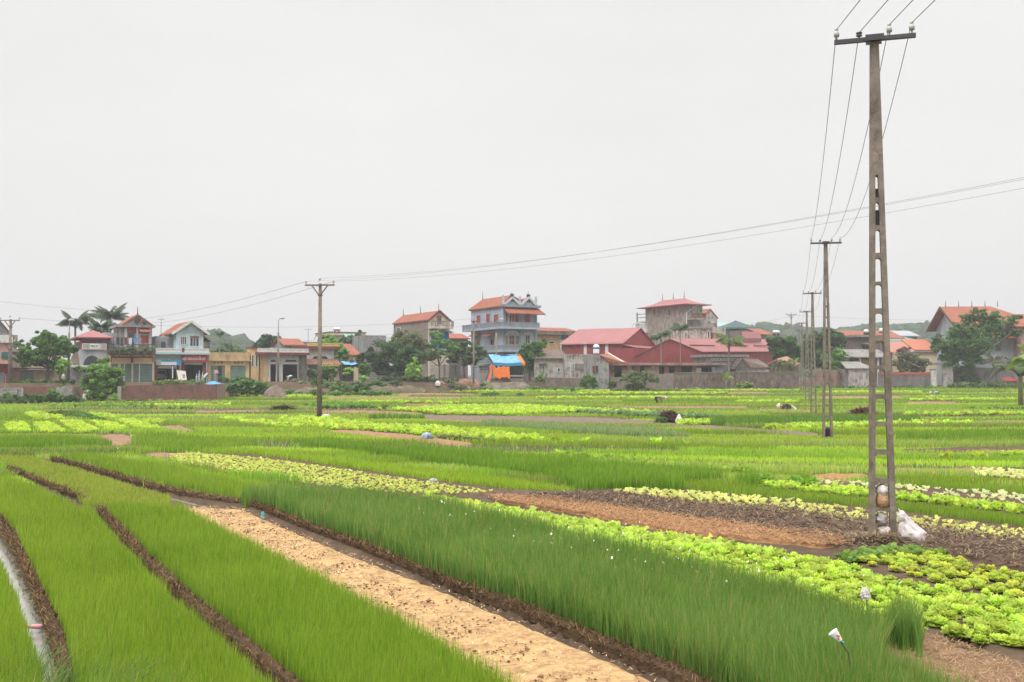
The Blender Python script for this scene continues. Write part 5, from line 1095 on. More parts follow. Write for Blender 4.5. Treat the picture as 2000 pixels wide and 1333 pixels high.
# long side seen foreshortened: extends right behind ur
a, c = P(1510, 688, 168), P(1497, 664, 176)
inv_ = lambda p: ((p - b.c).dot(b.ux), (p - b.c).dot(b.vx), (p - b.c).z)
A = inv_(a); Cc = inv_(c); e0 = (ur, -.2, ze); r0 = (um, -.2, zr)
b.part('roof', MB().slab([e0, (A[0], A[1], A[2]), (Cc[0], Cc[1], Cc[2]), r0], (0, 0, .1)).slab([(ul - .3, -.2, zl - .1), r0, (Cc[0], Cc[1], Cc[2]), (Cc[0] - 16, Cc[1] + 4, zl)], (0, 0, .1)), PINKRX)
b.part('side_wall', MB().slab([(ur, .12, b.zb), (A[0], A[1] + .3, b.zb), (A[0], A[1] + .3, A[2]), (ur, .12, ze)], (-.1, .15, 0)), REDWALL)
def onroof(px, py):  # point on the visible slope plane
    p0, p1, p2 = Vector(e0), Vector(A), Vector(r0); n = (p1 - p0).cross(p2 - p0).normalized(); a_, b_, c_ = ray(px, py); D = Vector((a_, b_, c_)); Dl = Vector((D.dot(b.ux), D.dot(b.vx), D.z)); O = inv_(Vector((0, 0, CAMZ))); O = Vector(O)
    t = ((p0 + Vector((0, 0, .1))) - O).dot(n) / Dl.dot(n); return O + Dl * t
vq = [onroof(1452, 668), onroof(1487, 668), onroof(1484, 662), onroof(1448, 662)]
b.part('roof_vent', MB().slab([vq[0] + Vector((0, 0, .5)), vq[1] + Vector((0, 0, .5)), vq[2] + Vector((0, 0, 1.1)), vq[3] + Vector((0, 0, 1.1))], (0, 0, .1)).slab([vq[0], vq[1], vq[1] + Vector((0, 0, .45)), vq[0] + Vector((0, 0, .45))], (0, .1, 0)), PINKRX)
for xa, ya, xb, yb in ((1347, 675, 1395, 676), (1425, 675.5, 1460, 676), (1473, 675.5, 1500, 676)): p, q = onroof(xa, ya), onroof(xb, yb); b.part('roof_seam', MB().bar(p + Vector((0, 0, .06)), q + Vector((0, 0, .06)), .25, .1), MAROON)
# ---- 14 concrete frame and shed in front of the second warehouse
b = Bld('concrete_shed', 'weathered concrete shed with slotted white wall before the second red warehouse', 'shed', 1388, 748, 139, 18)
u0, u1, z0, z1 = b.fr(1388, 693, 1451, 748); b.box('wall', ROUGHG, 0, u1, 0, 5, b.zb, b.f(1420, 698)[1]); b.box('roof_slab', CONC, -.3, u1 + .6, -.6, 5.4, b.f(1420, 698)[1] + .003, b.f(1420, 693)[1])
q = b.fr(1389, 700, 1449, 705); b.box('white_beam', FRAMEW, q[0], q[1], -.1, -.003, q[2], q[3])
for i in range(10): a = q[0] + (q[1] - q[0]) * (i + .2) / 10; b.box('slot', DARK, a, a + (q[1] - q[0]) * .055, -.12, -.09, q[2] + .12, q[3] - .15)
b.box('green_wall', S('pale_green_wall', (.30, .36, .31), dirt=GRIME, damt=.5), .1, u1 - .1, -.06, -.003, b.zb, q[2] - .1)
b = Bld('gable_shed', 'small grey gabled outhouse with dark tile roof behind the long brick wall', 'shed', 1437, 750, 138, 15)
um, zr = b.f(1450, 702.5); ze = b.f(1437, 722)[1]; ub, _ = b.f(1465, 720); b.part('wall', MB().slab([(0, 0, b.zb), (ub, 0, b.zb), (ub, 0, ze), (um, 0, zr), (0, 0, ze)], (0, 5, 0)), ROUGHG)
ur = b.f(1512, 716)[0]; b.part('roof', MB().slab([(um - .1, -.2, zr), (ub, -.3, ze + .2), (ur, 1, ze + .2), (ur - .3, 4, zr)], (0, 0, .15)).slab([(um - .1, -.2, zr), (-.2, -.2, ze), (-.2, 5, ze), (um, 5, zr)], (0, 0, .12)), OLDTILE); b.part('low_wall', MB().slab([(ub + .003, 0, b.zb), (ur, 1.1, b.zb), (ur, 1.1, ze + .1), (ub + .003, 0, ze + .1)], (0, .2, 0)), OLDW)
# ---- 15 tall brown block with red hipped roof
b = Bld('brown_block', 'tall bare cement block with flared red roof and blind windows', 'house', 1339.5, 748, 168)
u0, u1, z0, z1 = b.fr(1339.5, 595, 1372, 748); sv = b.sd(1260.7, 620)[0]
b.part('wall', MB().box(0, .3, 0, sv, b.zb, z1), STAINED); b.part('front_wall', MB().box(.3, u1, 0, .3, b.zb, z1).box(.3, u1, .3, sv, b.zb, z1 - .02), S('streaked_grey', (.40, .38, .36), var=.15, dirt=(.16, .14, .12), damt=.7, dscale=1.2))
hip(b, 0, u1, 0, sv, z1, b.f(1355, 583, u1 / 2)[1], over=1.1, mat=PINKR, inset=3.6, curve=.35)
for k in (2.6, sv / 2, sv - 2.6): finials(b, [(u1 / 2, k, b.f(1355, 583, u1 / 2)[1])], 1.3)
for x0, x1 in ((1275, 1281), (1304.5, 1310.5)): b.win(x0, 603, x1, 617, side=0.0, pane=S('blind_window', (.17, .14, .12)), nx=1, frame=S('lime_frame', (.42, .38, .34)), fw=.15)
for x0, x1 in ((1275, 1282), (1305, 1311)): b.win(x0, 655, x1, 662, side=0.0, pane=S('blind_window', (.17, .14, .12)), nx=1, frame=S('lime_frame', (.42, .38, .34)), fw=.15)
q = b.fr(1341, 612, 1378, 621, -1.6); b.box('balcony', CONC, .1, b.f(1378.5, 620, -1.6)[0], -1.7, -.003, q[2] - .35, q[2]); balustrade(b, .1, b.f(1378.5, 620, -1.6)[0], -1.7, q[2], q[3], WOODB, 12)
b.win(1365, 602, 1370, 612, nx=1, pane=S('green_curtain', (.10, .28, .15))); b.win(1346, 653, 1353, 662, nx=2, pane=DARK)
b.part('drain_pipe', MB().tube([(.1, -.15, b.zb), (.1, -.15, z1 - 1.5), (1.6, -.5, z1 - .4)], .1, 6), FRAMEW)
k0 = b.sd(1246, 615, .5); b.part('rear_balcony', MB().box(.2, 2.5, sv + .01, k0[0], b.sd(1250, 628, .5)[1] - .3, b.sd(1250, 628, .5)[1]), FRAMEW); kz = b.sd(1250, 615.5, .5)[1]; b.part('rear_rail', MB().box(.2, .28, sv, k0[0], kz, kz + .1).box(.2, .28, sv, k0[0], kz - .6, kz - .5).box(.18, .3, k0[0] - .2, k0[0], kz - 1.8, kz + .4), DARKM)
b.part('rear_wing', MB().box(.4, 3, sv + .01, b.sd(1241, 640, .5)[0], b.zb, b.sd(1250, 634, .5)[1]), WHITEW)
k = b.sd(1264, 645)[1]; b.part('air_conditioner', MB().box(-.5, -.02, sv - .9, sv - .1, k - .5, k + .2), FRAMEW)
# ---- 16 gabled grey house to its right, and flat grey houses
b = Bld('grey_gable_house', 'narrow stained grey gable house against the brown block', 'house', 1374, 748, 172)
u0, u1, z0, z1 = b.fr(1374, 621, 1400.5, 748); b.box('wall', OLDW, 0, u1, 0, 7, b.zb, z1); um, zr = b.f(1386.5, 605); gable_v(b, 0, u1, 0, 9, z1, zr, mat=TILEY, wall=OLDW, over=.15); c, k = b.f(1395, 633); b.part('satellite_dish', MB().lathe([(.05, 0), (.35, .08), (.4, .12)], (c, -.2, k), 10), FRAMEW)
b = Bld('flat_grey_house', 'low streaked white grey flat roofed houses before the brown block', 'house', 1359, 748, 164)
u0, u1, z0, z1 = b.fr(1359, 642, 1388, 748); b.box('wall', OLDW, 0, u1, 0, 6, b.zb, z1); b.box('roof_edge', CONC, -.2, u1 + .2, -.3, 6, z1 + .003, z1 + .25); q = b.fr(1390, 640, 1417, 748, .5); b.box('wing', OLDW, q[0], q[1], .5, 6, b.zb, q[3]); k = b.fr(1390, 650, 1394, 662, .5); b.box('red_door', REDSH, k[0], k[1], .42, .5, k[2], k[3]); b.win(1382, 648, 1385, 660, nx=1)
simple_house('teal_roof_house', 'house with long pale green metal roof left of the teal pagoda roof', 1400, 1444, 640, 748, 190, ROUGHG, S('pale_green_sheet', (.28, .42, .38), var=.08), 632, depth=9)
b, u0, u1, z1 = simple_house('teal_house', 'small teal house with dark upturned roof', 1444, 1474, 643, 748, 182, S('teal_wall', (.18, .32, .32), var=.1)); b.box('roof_slab', TEAL, -1.2, u1 + 1.2, -1.2, 7, z1 + .003, z1 + .3); hip(b, 0, u1, 0, 6, z1 + .35, z1 + 1.7, over=.9, mat=S('dark_teal', (.07, .12, .12)), along='u', curve=.3); b.win(1450, 646, 1457, 652); b.box('rail', DARKM, 0, u1 + 2, -1.3, -1.2, z1 - 1.5, z1 - 1.3)
simple_house('brown_shack', 'dark stained cement shack behind the second warehouse roof', 1462, 1486, 645, 748, 178, S('dark_cement', (.20, .16, .15), dirt=GRIME, damt=.7)); simple_house('roof_house', 'small house with bright orange roof right of the brown shack', 1485, 1506, 654, 748, 176, ROUGHG, TILE, 644.5)
tank('pale water tank above the orange roofed house near the tree mass', 1516, 656, 176, .36, 1.5, mat=FRAMEW)
# ---- 17 old low buildings in the middle
b = Bld('lime_washed_house', 'old lime washed low house with brown tile roof by the blue tarp stall', 'house', 1044, 742, 136, 12)
u0, u1, z0, z1 = b.fr(1044, 700.5, 1104.5, 742); b.box('wall', OLDW, 0, u1, 0, 6, b.zb, z1); k = b.f(1090, 687, 3)[1]
b.part('roof', MB().slab([(-.3, -.4, z1 - .1), (u1 + .3, -.4, z1 - .1), (u1 + .3, 3, k), (1.6, 3, k)], (0, 0, .15)).slab([(-.3, -.4, z1 - .1), (1.6, 3, k), (-.3, 6, z1)], (0, 0, .15)).slab([(u1 + .3, 3, k), (1.6, 3, k), (-.3, 6.3, z1 - .1), (u1 + .3, 6.3, z1 - .1)], (0, 0, .15)), OLDTILE)
b.win(1055, 713, 1061, 727, nx=1, pane=S('old_pane', (.33, .35, .31)), frame=ROUGHG); q = b.fr(1052, 708, 1066, 711); b.box('window_hood', CONC, q[0], q[1], -.5, 0, q[2], q[3]); b.win(1089, 720, 1093, 726, nx=1, fw=.12)
b = Bld('patched_wall_house', 'streaked white and grey walled yard building behind the lime washed house', 'building', 1104.5, 742, 135.5, 12)
u0, u1, z0, z1 = b.fr(1104.5, 692, 1156, 742); b.box('wall', OLDW, .003, u1, 0, 4, b.zb, z1); q = b.fr(1117, 711, 1155, 723); b.box('patch', ROUGHG, q[0], q[1], -.04, 0, q[2], q[3])
for x0 in (1116, 1143): b.win(x0, 711, x0 + 5, 723, nx=2, pane=ROUGHG, fw=.06)
q = b.fr(1114, 710, 1156, 711.5); b.part('post', MB().box(q[0], q[0] + .12, -.1, -.04, b.zb, q[3]), FRAMEW)
b = Bld('grey_outhouse', 'grey cement outhouse with red tile lean roof and round white tank', 'building', 1156.5, 757, 130, 12)
u0, u1, z0, z1 = b.fr(1156.5, 693, 1189, 757); ze = b.f(1189, 709.5)[1]; k = b.f(1172, 693)[0]
b.part('wall', MB().slab([(0, 0, b.zb), (u1, 0, b.zb), (u1, 0, ze), (k, 0, z1), (0, 0, z1)], (0, 4, 0)), S('speckled_cement', (.33, .32, .31), var=.2, scale=2, dirt=(.13, .11, .10), damt=.8, dscale=1.0))
ur, zz = b.f(1225, 709.5, 0); kz = b.f(1187, 692.5, 3.5); b.part('roof', MB().slab([(k - .1, -.15, z1 - .1), (u1 + .15, -.15, ze - .05), (ur, -.15, ze - .05), (kz[0], 3.5, kz[1])], (0, 0, .14)), S('red_old_tile', (.36, .13, .075), var=.25, dirt=(.15, .09, .07), damt=.6, stripe=('X', .3, .3)))
b.part('roof_rib', MB().bar((kz[0], 3.5, kz[1] + .2), (ur - .6, -.1, ze + .15), .2, .12), FRAMEW)
b.win(1163, 715, 1167.5, 728, nx=1, frame=ROUGHG); q = b.fr(1157, 715, 1161, 729); b.box('shutter', MAROON, q[0], q[1], -.12, -.003, q[2], q[3])
tank('white standing water tank with blue band on the old yard building', 1164.5, 692.5, 137, .42, 1.35, lying=False, band=S('tank_blue', (.06, .16, .40)), mat=S('tank_white', (.66, .67, .68), var=.04, bump=0), legs=.06)
# ---- 18 long shed with rusty panels
b = Bld('rusty_shed', 'long low shed clad with rusty and white sheet panels', 'shed', 1189.5, 752, 134, 10)
u0, u1, z0, z1 = b.fr(1189.5, 715, 1418, 738); zt = b.f(1300, 709)[1]
b.box('rear_wall', INTER, 0, u1, 3, 3.2, b.zb, z1); b.box('roof', S('rusty_roof', (.36, .25, .19), var=.25, scale=2, dirt=(.20, .12, .08), damt=.6, stripe=('X', .5, .25)), -.2, u1 + .2, -.6, 3.4, z1 + .1, zt)
rr = random.Random(5); a = 0.0; pal = [(.32, .20, .14), (.42, .33, .25), (.25, .11, .08), (.48, .43, .38), (.30, .16, .11), (.36, .28, .20)]
while a < u1 - .3:
    wv = rr.uniform(.5, 1.0); frac = a / u1
    if not (rr.random() < (.05 if frac < .5 else .3)):
        ci = rr.randrange(len(pal)); c = (.40, .46, .52) if .86 < frac < .95 else pal[ci]
        b.box('sheet_panel', S('panel_%d' % (ci if not .86 < frac < .95 else 9), c, var=.25, scale=2, dirt=(.16, .08, .05), damt=.8, stripe=('X', .3, .3)), a, a + wv - .05, rr.uniform(-.05, .03), .08, b.zb, z1 + rr.uniform(-.25, .1))
    a += wv
# ---- 19 brown roof shed and walls on the right
b = Bld('ragged_shed', 'low shed with ragged reddish thatch roof at the end of the long wall', 'shed', 1519, 755, 138, 8); u0, u1, z0, z1 = b.fr(1519, 716, 1559, 755)
b.box('wall', S('brown_mud_wall', (.25, .19, .15), var=.25, dirt=(.11, .08, .065), damt=.7), 0, u1, 0, 4, b.zb, z1); k = b.f(1542, 699, 2)[1]; b.part('roof', MB().slab([(-.2, -.4, z1), (u1 + .2, -.4, z1 + .1), (u1 * .75, 2, k), (u1 * .3, 2, k - .3)], (0, 0, .2)).slab([(u1 * .3, 2, k - .3), (u1 * .75, 2, k), (u1 + .2, 4.2, z1), (-.2, 4.2, z1)], (0, 0, .2)), S('ragged_thatch', (.36, .20, .13), var=.35, scale=4, dirt=(.20, .12, .08), damt=.6, streak=0, bump=.8))
b = Bld('tiled_roof_house', 'grey walled house with orange tile roof behind the tall pole', 'house', 1655, 750, 168, 8); u0, u1, z0, z1 = b.fr(1655, 660, 1757, 750)
b.box('wall', S('mauve_wall', (.33, .25, .24), var=.15, dirt=GRIME, damt=.5), 0, u1, 0, 8, b.zb, z1); k = b.f(1700, 648.5, 4)[1]; gable_u(b, 0, u1, 0, 8, z1, k, over=.6, mat=TILE, wall=CREAMW)
tank('steel water tank lying on the orange roof behind the tall pole', 1692, 655, 160, .33, 1.0); tank('round white tank end above the orange roof by the pole', 1724, 653, 172, .38, 1.6, mat=FRAMEW)
b = Bld('dark_cement_house', 'dark stained cement house with window hood left of the tall pole', 'house', 1673, 752, 152, 8); u0, u1, z0, z1 = b.fr(1673, 659, 1718, 752); b.box('wall', S('dark_cement', (.20, .16, .15)), 0, u1, 0, 5, b.zb, z1); b.box('roof_slab', CONC, -.4, u1 + .5, -.7, 5.2, z1 + .003, z1 + .35); b.win(1684, 675, 1696, 684, nx=2, pane=INTER, frame=ROUGHG); q = b.fr(1681, 670, 1699, 673); b.box('window_hood', CONC, q[0], q[1], -.9, -.003, q[2], q[3])
b = Bld('grey_tiled_house', 'low grey tiled house with white posts behind the tall pole', 'house', 1652, 752, 146, 8); u0, u1, z0, z1 = b.fr(1652, 698, 1732, 752); b.box('wall', ROUGHG, 0, u1, 1.5, 6, b.zb, z1); gable_u(b, 0, u1, 0, 6, z1, b.f(1690, 685, 3)[1], mat=FIBRO, wall=ROUGHG); [b.box('post', FRAMEW, k_ - .12, k_ + .12, .1, .35, b.zb, z1) for k_ in (b.f(1681, 700)[0], b.f(1716, 700)[0])]; b.box('porch_wall', YELLOWW, b.f(1684, 700)[0], b.f(1712, 700)[0], 1.3, 1.497, b.zb, z1 - .3)
b = Bld('grey_shed', 'small grey cement shed with fibre roof left of the tall pole', 'shed', 1651, 753, 141, 8); u0, u1, z0, z1 = b.fr(1658, 721, 1703, 753); b.box('wall', OLDW, u0, u1, 0, 4, b.zb, z1); b.part('roof', MB().slab([(u0 - .6, -.3, z1), (u1 + .3, -.3, z1), (u1 - .8, 2.5, b.f(1680, 708, 2.5)[1]), (u0, 2.5, b.f(1680, 708, 2.5)[1])], (0, 0, .1)), FIBRO); q = b.fr(1650, 721, 1658, 753); b.box('side_room', ROUGHG, q[0], u0 - .003, .3, 3.5, b.zb, z1 - .05)
b = Bld('pink_roof_house', 'low house with faded pink tile roof right of the tall pole', 'house', 1738, 752, 158, 5); u0, u1, z0, z1 = b.fr(1738, 690, 1786, 752); b.box('wall', ROUGHG, 0, u1, 0, 8, b.zb, z1); b.part('roof', MB().slab([(-.3, -.4, z1), (u1 + .1, -.4, z1), (u1 + .1, 4, b.f(1765, 669, 4)[1]), (1.2, 4, b.f(1765, 669, 4)[1])], (0, 0, .15)), S('faded_pink_tile', (.44, .20, .15), var=.12, stripe=('X', .3, .25)))
b = Bld('salmon_roof_house', 'cream house with bright salmon tile roof left of the big tree', 'house', 1779, 752, 152, 5); u0, u1, z0, z1 = b.fr(1779, 688, 1830, 752); b.box('wall', S('cream_yellow', (.66, .55, .38), var=.06), 0, u1, 0, 7, b.zb, z1); b.box('eave', FRAMEW, -.2, u1 + .2, -.4, -.01, z1, z1 + .2); b.part('roof', MB().slab([(.4, -.5, z1 + .2), (u1 + .1, -.5, z1 + .2), (u1 + .1, 4, b.f(1800, 665, 4)[1]), (.4, 4, b.f(1800, 665, 4)[1])], (0, 0, .15)), S('salmon_tile', (.46, .17, .10), var=.1, stripe=('X', .3, .3)))
b = Bld('green_roof_shed', 'long dark green metal roof behind the pink tiled house', 'shed', 1740, 752, 166, 5); u0, u1, z0, z1 = b.fr(1738, 668, 1792, 752); b.box('wall', ROUGHG, u0, u1, 0, 6, b.zb, z1); b.part('roof', MB().slab([(u0 - .3, -.6, z1), (u1 + .3, -.6, z1), (u1 + .3, 5, z1 + .9), (u0, 5, z1 + .9)], (0, 0, .12)), TEAL)
b = Bld('grey_roof_shed', 'grey metal roof shed farthest back below the wooded hill', 'shed', 1752, 752, 185, 5); u0, u1, z0, z1 = b.fr(1752, 657, 1792, 752); b.box('wall', TEAL, u0, u1, 0, 6, b.zb, z1); gable_u(b, u0, u1, 0, 8, z1, b.f(1770, 648, 4)[1], mat=S('pale_grey_sheet', (.36, .38, .40), var=.08, stripe=('X', .5, .2)), wall=ROUGHG)
# ---- 20 big villa on the right
b = Bld('big_villa', 'large pale grey blue villa with sweeping orange tile roof at the right edge', 'house', 1878, 752, 150, -6)
u0, u1, z0, z1 = b.fr(1878, 634, 2046, 752)
b.box('wall', PALEGB, u0, u1, 0, 12, b.zb, z1); zr = b.f(1900, 601.5, 6)[1]
rm = MB(); rm.slab([(u0 - 1.2, -1.4, z1 - .6), (u1, -1.4, z1 - .6), (u1 - 6, 6, zr), (u0 - 1.2, 6, zr)], (0, 0, .2)).slab([(u0 - 1.2, 6, zr), (u1 - 6, 6, zr), (u1, 13, z1 - .5), (u0 - 1.2, 13, z1 - .5)], (0, 0, .2)); b.part('roof', rm, TILE)
b.part('gable', MB().slab([(u0, .1, z1 - .02), (u0, 6, zr - .3), (u0, 11.9, z1 - .02)], (.3, 0, 0)), PALEGB); b.part('barge_board', MB().bar((u0 - 1.25, -1.45, z1 - .6), (u0 - 1.25, 6, zr + .1), .12, .35).bar((u0 - 1.25, 6, zr + .1), (u0 - 1.25, 13, z1 - .5), .12, .35), WOODB)
finials(b, [(u0 + (u1 - u0) * t, 6, zr + .15) for t in (-.03, .13, .29, .45, .6)], 1.0)
k = b.f(1950, 659, -.8)[1]; b.part('tile_canopy', MB().slab([(u0 + 4, -1.6, k - .3), (u1, -1.6, k - .3), (u1, 0, k + .5), (u0 + 4, 0, k + .5)], (0, 0, .15)), TILE)
b.box('band', GBLUED, u0 - .05, u1, -.2, -.003, b.f(1950, 651)[1], b.f(1950, 649.5)[1]); b.win(1945, 665, 1953, 684, nx=2, ny=2, frame=GBLUED); b.win(1870, 665, 1877, 684, nx=2, frame=GBLUED); b.win(1990, 665, 1999, 684, nx=2, frame=GBLUED)
b = Bld('pink_house', 'pink walled house with red canopy peeping in at the right edge', 'house', 1992, 752, 146, -10); u0, u1, z0, z1 = b.fr(1994, 640, 2060, 752); b.box('wall', S('pink_plaster2', (.50, .30, .28)), u0, u1, 0, 6, b.zb, z1); b.part('roof', MB().slab([(u0 - 1, -1, z1), (u1, -1, z1), (u1, 3, z1 + 2), (u0 - 1, 3, z1 + 2)], (0, 0, .15)), TILE)

# ================================================================== WALLS AND FENCES
def wallrun(name, label, pts, mat, th=.22, cat='wall', cap=None, sag=0.0, bury=.4):
    """pts: (px, ytop, d[, ybase]); a wall standing on the ground through the points"""
    o0 = P(pts[0][0], pts[0][1], pts[0][2]); g0 = float(gz(o0.x, o0.y)); root = empty(name, (o0.x, o0.y, g0), 0, label, cat); m = MB(); cm = MB()
    base = Vector((o0.x, o0.y, g0))
    for (x0, y0, d0), (x1, y1, d1) in zip(pts[:-1], pts[1:]):
        a, c = P(x0, y0, d0), P(x1, y1, d1); n = Vector((-(c.y - a.y), c.x - a.x, 0)).normalized() * th
        ga, gc = float(gz(a.x, a.y)) - bury, float(gz(c.x, c.y)) - bury
        m.slab([Vector((a.x, a.y, ga)) - base, Vector((c.x, c.y, gc)) - base, c - base, a - base], n)
        if cap: cm.slab([a - base - n * .3 + Vector((0, 0, .003)), c - base - n * .3 + Vector((0, 0, .003)), c - base - n * .3 + Vector((0, 0, cap[1])), a - base - n * .3 + Vector((0, 0, cap[1]))], n * 1.6)
    m.build('wall_face', mat, root)
    if cap: cm.build('coping', cap[0], root)
    return root, base
w_, base = wallrun('brick_wall', 'long red brick wall standing in the field at the left', [(234, 753.5, 96), (424, 751, 98)], BRICK)
a = P(325, 752, 97.2); MB().box(-.65, .65, -.08, .0, -2.6, -.02).build('pier', S('new_red_brick', (.27, .09, .065), brick=((.32, .12, .09), (.2, .15, .12), .22, .075)), w_, a - base)
a = P(217, 755, 95.9); p_ = MB().box(-.14, .14, -.14, .14, -2.2, 0); p_.build('end_post', S('pale_cement', (.5, .47, .43)), w_, P(233.5, 755, 95.9) - base)
wallrun('return_wall', 'plastered return end of the red brick wall', [(424.4, 750.5, 98.1), (440.5, 750, 106)], S('brown_render', (.27, .19, .155), var=.2, dirt=(.16, .11, .09), damt=.5))
wallrun('brick_wall', 'low mossy brick wall behind the weeds at the far left', [(44, 755.5, 99), (150, 756, 101), (186, 757, 102)], BRICK)
b = Bld('scalloped_fence', 'grey concrete fence of arched panels in the left corner', 'fence', 0, 782, 93, 10)
for x0 in (-12, 0.5, 13, 25.5, 33.5):
    q = b.fr(x0, 762, x0 + 11.6, 786); c = (q[0] + q[1]) / 2; r_ = (q[1] - q[0]) / 2; m = MB().slab([(q[0], 0, q[2] - .3), (q[1], 0, q[2] - .3)] + [(c + r_ * math.cos(math.pi * i / 8), 0, q[3] + r_ * .75 * math.sin(math.pi * i / 8)) for i in range(9)], (0, .12, 0)); b.part('panel', m, S('mossy_concrete', (.38, .36, .34), var=.2, dirt=(.10, .11, .08), damt=.9, dscale=1.6, streak=0))
wallrun('low_wall', 'pale low retaining wall below the cream shutters', [(215, 748, 108), (330, 748, 112)], OLDW)
wallrun('brick_wall', 'long weathered grey brown brick wall right of the small round tree', [(1190, 738, 131), (1316, 729, 132)], BRICKG)
wallrun('long_wall', 'long stained cement wall in front of the sheds at mid right', [(1316.5, 729, 132), (1450, 727.5, 133), (1559, 728, 135)], S('streaked_brown_wall', (.185, .15, .122), var=.35, scale=1.5, dirt=(.065, .052, .042), damt=1.0, dscale=1.3), cap=(CONC, .08))
wallrun('garden_wall', 'crumbling low wall behind the ladder poles', [(1592, 721, 142), (1634, 724, 142), (1650, 724, 143)], S('blotched_wall', (.30, .20, .16), var=.3, scale=1, dirt=(.12, .09, .07), damt=.8, dscale=.8))
wallrun('coped_wall', 'grey wall with a red coping right of the tall pole', [(1716, 732, 143), (1821, 732, 143)], S('grey_cement_wall', (.20, .175, .17), var=.2, dirt=(.12, .10, .09), damt=.7), cap=(S('red_coping', (.38, .11, .075), var=.2), .35))
b = Bld('gate_post', 'white wall end post right of the red coped wall', 'post', 1820, 757, 142, 0); q = b.fr(1820, 723, 1827.5, 757); b.box('shaft', WHITEW, q[0], q[1], 0, .5, b.zb, q[3]); b.box('cap', CONC, q[0] - .08, q[1] + .08, -.08, .58, q[3], q[3] + .12)
b = Bld('gate_pier', 'old lime washed gate pier with lintel left of the big tree', 'gate', 1841, 752, 144, 0); q = b.fr(1842, 714, 1861, 752); b.box('pier', OLDW, q[0], q[1], 0, .5, b.zb, q[3]); b.box('lintel', CONC, q[0] - 1.6, q[1] + .2, -.2, .6, q[3], b.f(1850, 709)[1])
wallrun('yard_wall', 'grey yard wall behind the big tree at the right', [(1862, 716, 146), (1960, 720, 146), (2060, 720, 146)], ROUGHG)
wallrun('rubble_wall', 'crumbling brown wall below the old lime washed house', [(1036, 737, 132), (1156, 740, 131)], S('rubble', (.20, .17, .14), var=.35, scale=2, dirt=(.14, .10, .08), damt=.7, streak=0, bump=.8))
# metal gate under the trees
b = Bld('iron_fence', 'dark iron fence with arched gate under the trees', 'fence', 842, 735, 136, 10); m = MB()
for x in range(842, 900, 2): q = b.f(x, 716 + (0 if not 868 < x < 892 else -3)); m.box(q[0] - .03, q[0] + .03, 0, .05, b.zb, q[1])
q0, q1 = b.f(842, 714), b.f(900, 714); m.box(q0[0], q1[0], -.02, .06, q0[1] - .1, q0[1]); b.part('bars', m, S('grey_iron', (.28, .27, .26)))
for x in (868, 890): q = b.f(x, 712); b.box('gate_post', CONC, q[0] - .12, q[0] + .12, -.08, .2, b.zb, q[1])
# ================================================================== TREES AND PLANTS
BARK = surf('bark', (.14, .11, .085), var=.3, scale=4, dirt=(.07, .055, .04), damt=.6, bump=.5)
PALMB = surf('palm_bark', (.26, .235, .20), var=.2, scale=3, dirt=(.13, .11, .09), damt=.5, stripe=('Z', .35, .3))
def leaves(cl, rad, n, size, col, cvar=.22, up=.45, aspect=1.7):
    """n leaves spread through clusters cl (k,3) of radius rad (k,)"""
    k = len(cl); i = rng.integers(0, k, n); d = rng.normal(0, 1, (n, 3)); d /= np.linalg.norm(d, axis=1)[:, None]
    r = rad[i] * rng.uniform(.35, 1.0, n) ** .6; p = cl[i] + d * r[:, None] * np.array([1, 1, .62])
    nrm = d * .8 + np.array([0, 0, up]) + rng.normal(0, .45, (n, 3)); nrm /= np.linalg.norm(nrm, axis=1)[:, None]
    t = np.cross(nrm, rng.normal(0, 1, (n, 3))); t /= np.linalg.norm(t, axis=1)[:, None]; b = np.cross(nrm, t)
    s = (size * rng.uniform(.6, 1.35, n))[:, None]
    V = np.stack([p - t * s * .5 * aspect, p + b * s * .5, p + t * s * .5 * aspect - nrm * s * .15, p - b * s * .5], 1).reshape(-1, 3)
    o = np.arange(n)[:, None] * 4; T = np.stack([o + [0, 1, 2], o + [0, 2, 3]], 1).reshape(-1, 3)
    tone = np.clip(1 + cvar * rng.normal(0, 1, k), .55, 1.6)[i] * rng.uniform(.75, 1.3, n)
    C = np.clip(np.array(col) * tone[:, None] * rng.normal(1, .05, (n, 3)), .005, .9)
    return V, T, np.repeat(C, 4, 0)
def limb(m, a, b, r0, r1, bend=.12):
    a = Vector(a); b = Vector(b); L_ = (b - a).length; pts = []
    off = Vector((rng.normal(0, bend), rng.normal(0, bend), 0)) * L_
    for i in range(6): t = i / 5; pts.append(a.lerp(b, t) + off * math.sin(math.pi * t))
    m.tube(pts, [r0 + (r1 - r0) * i / 5 for i in range(6)], 7)
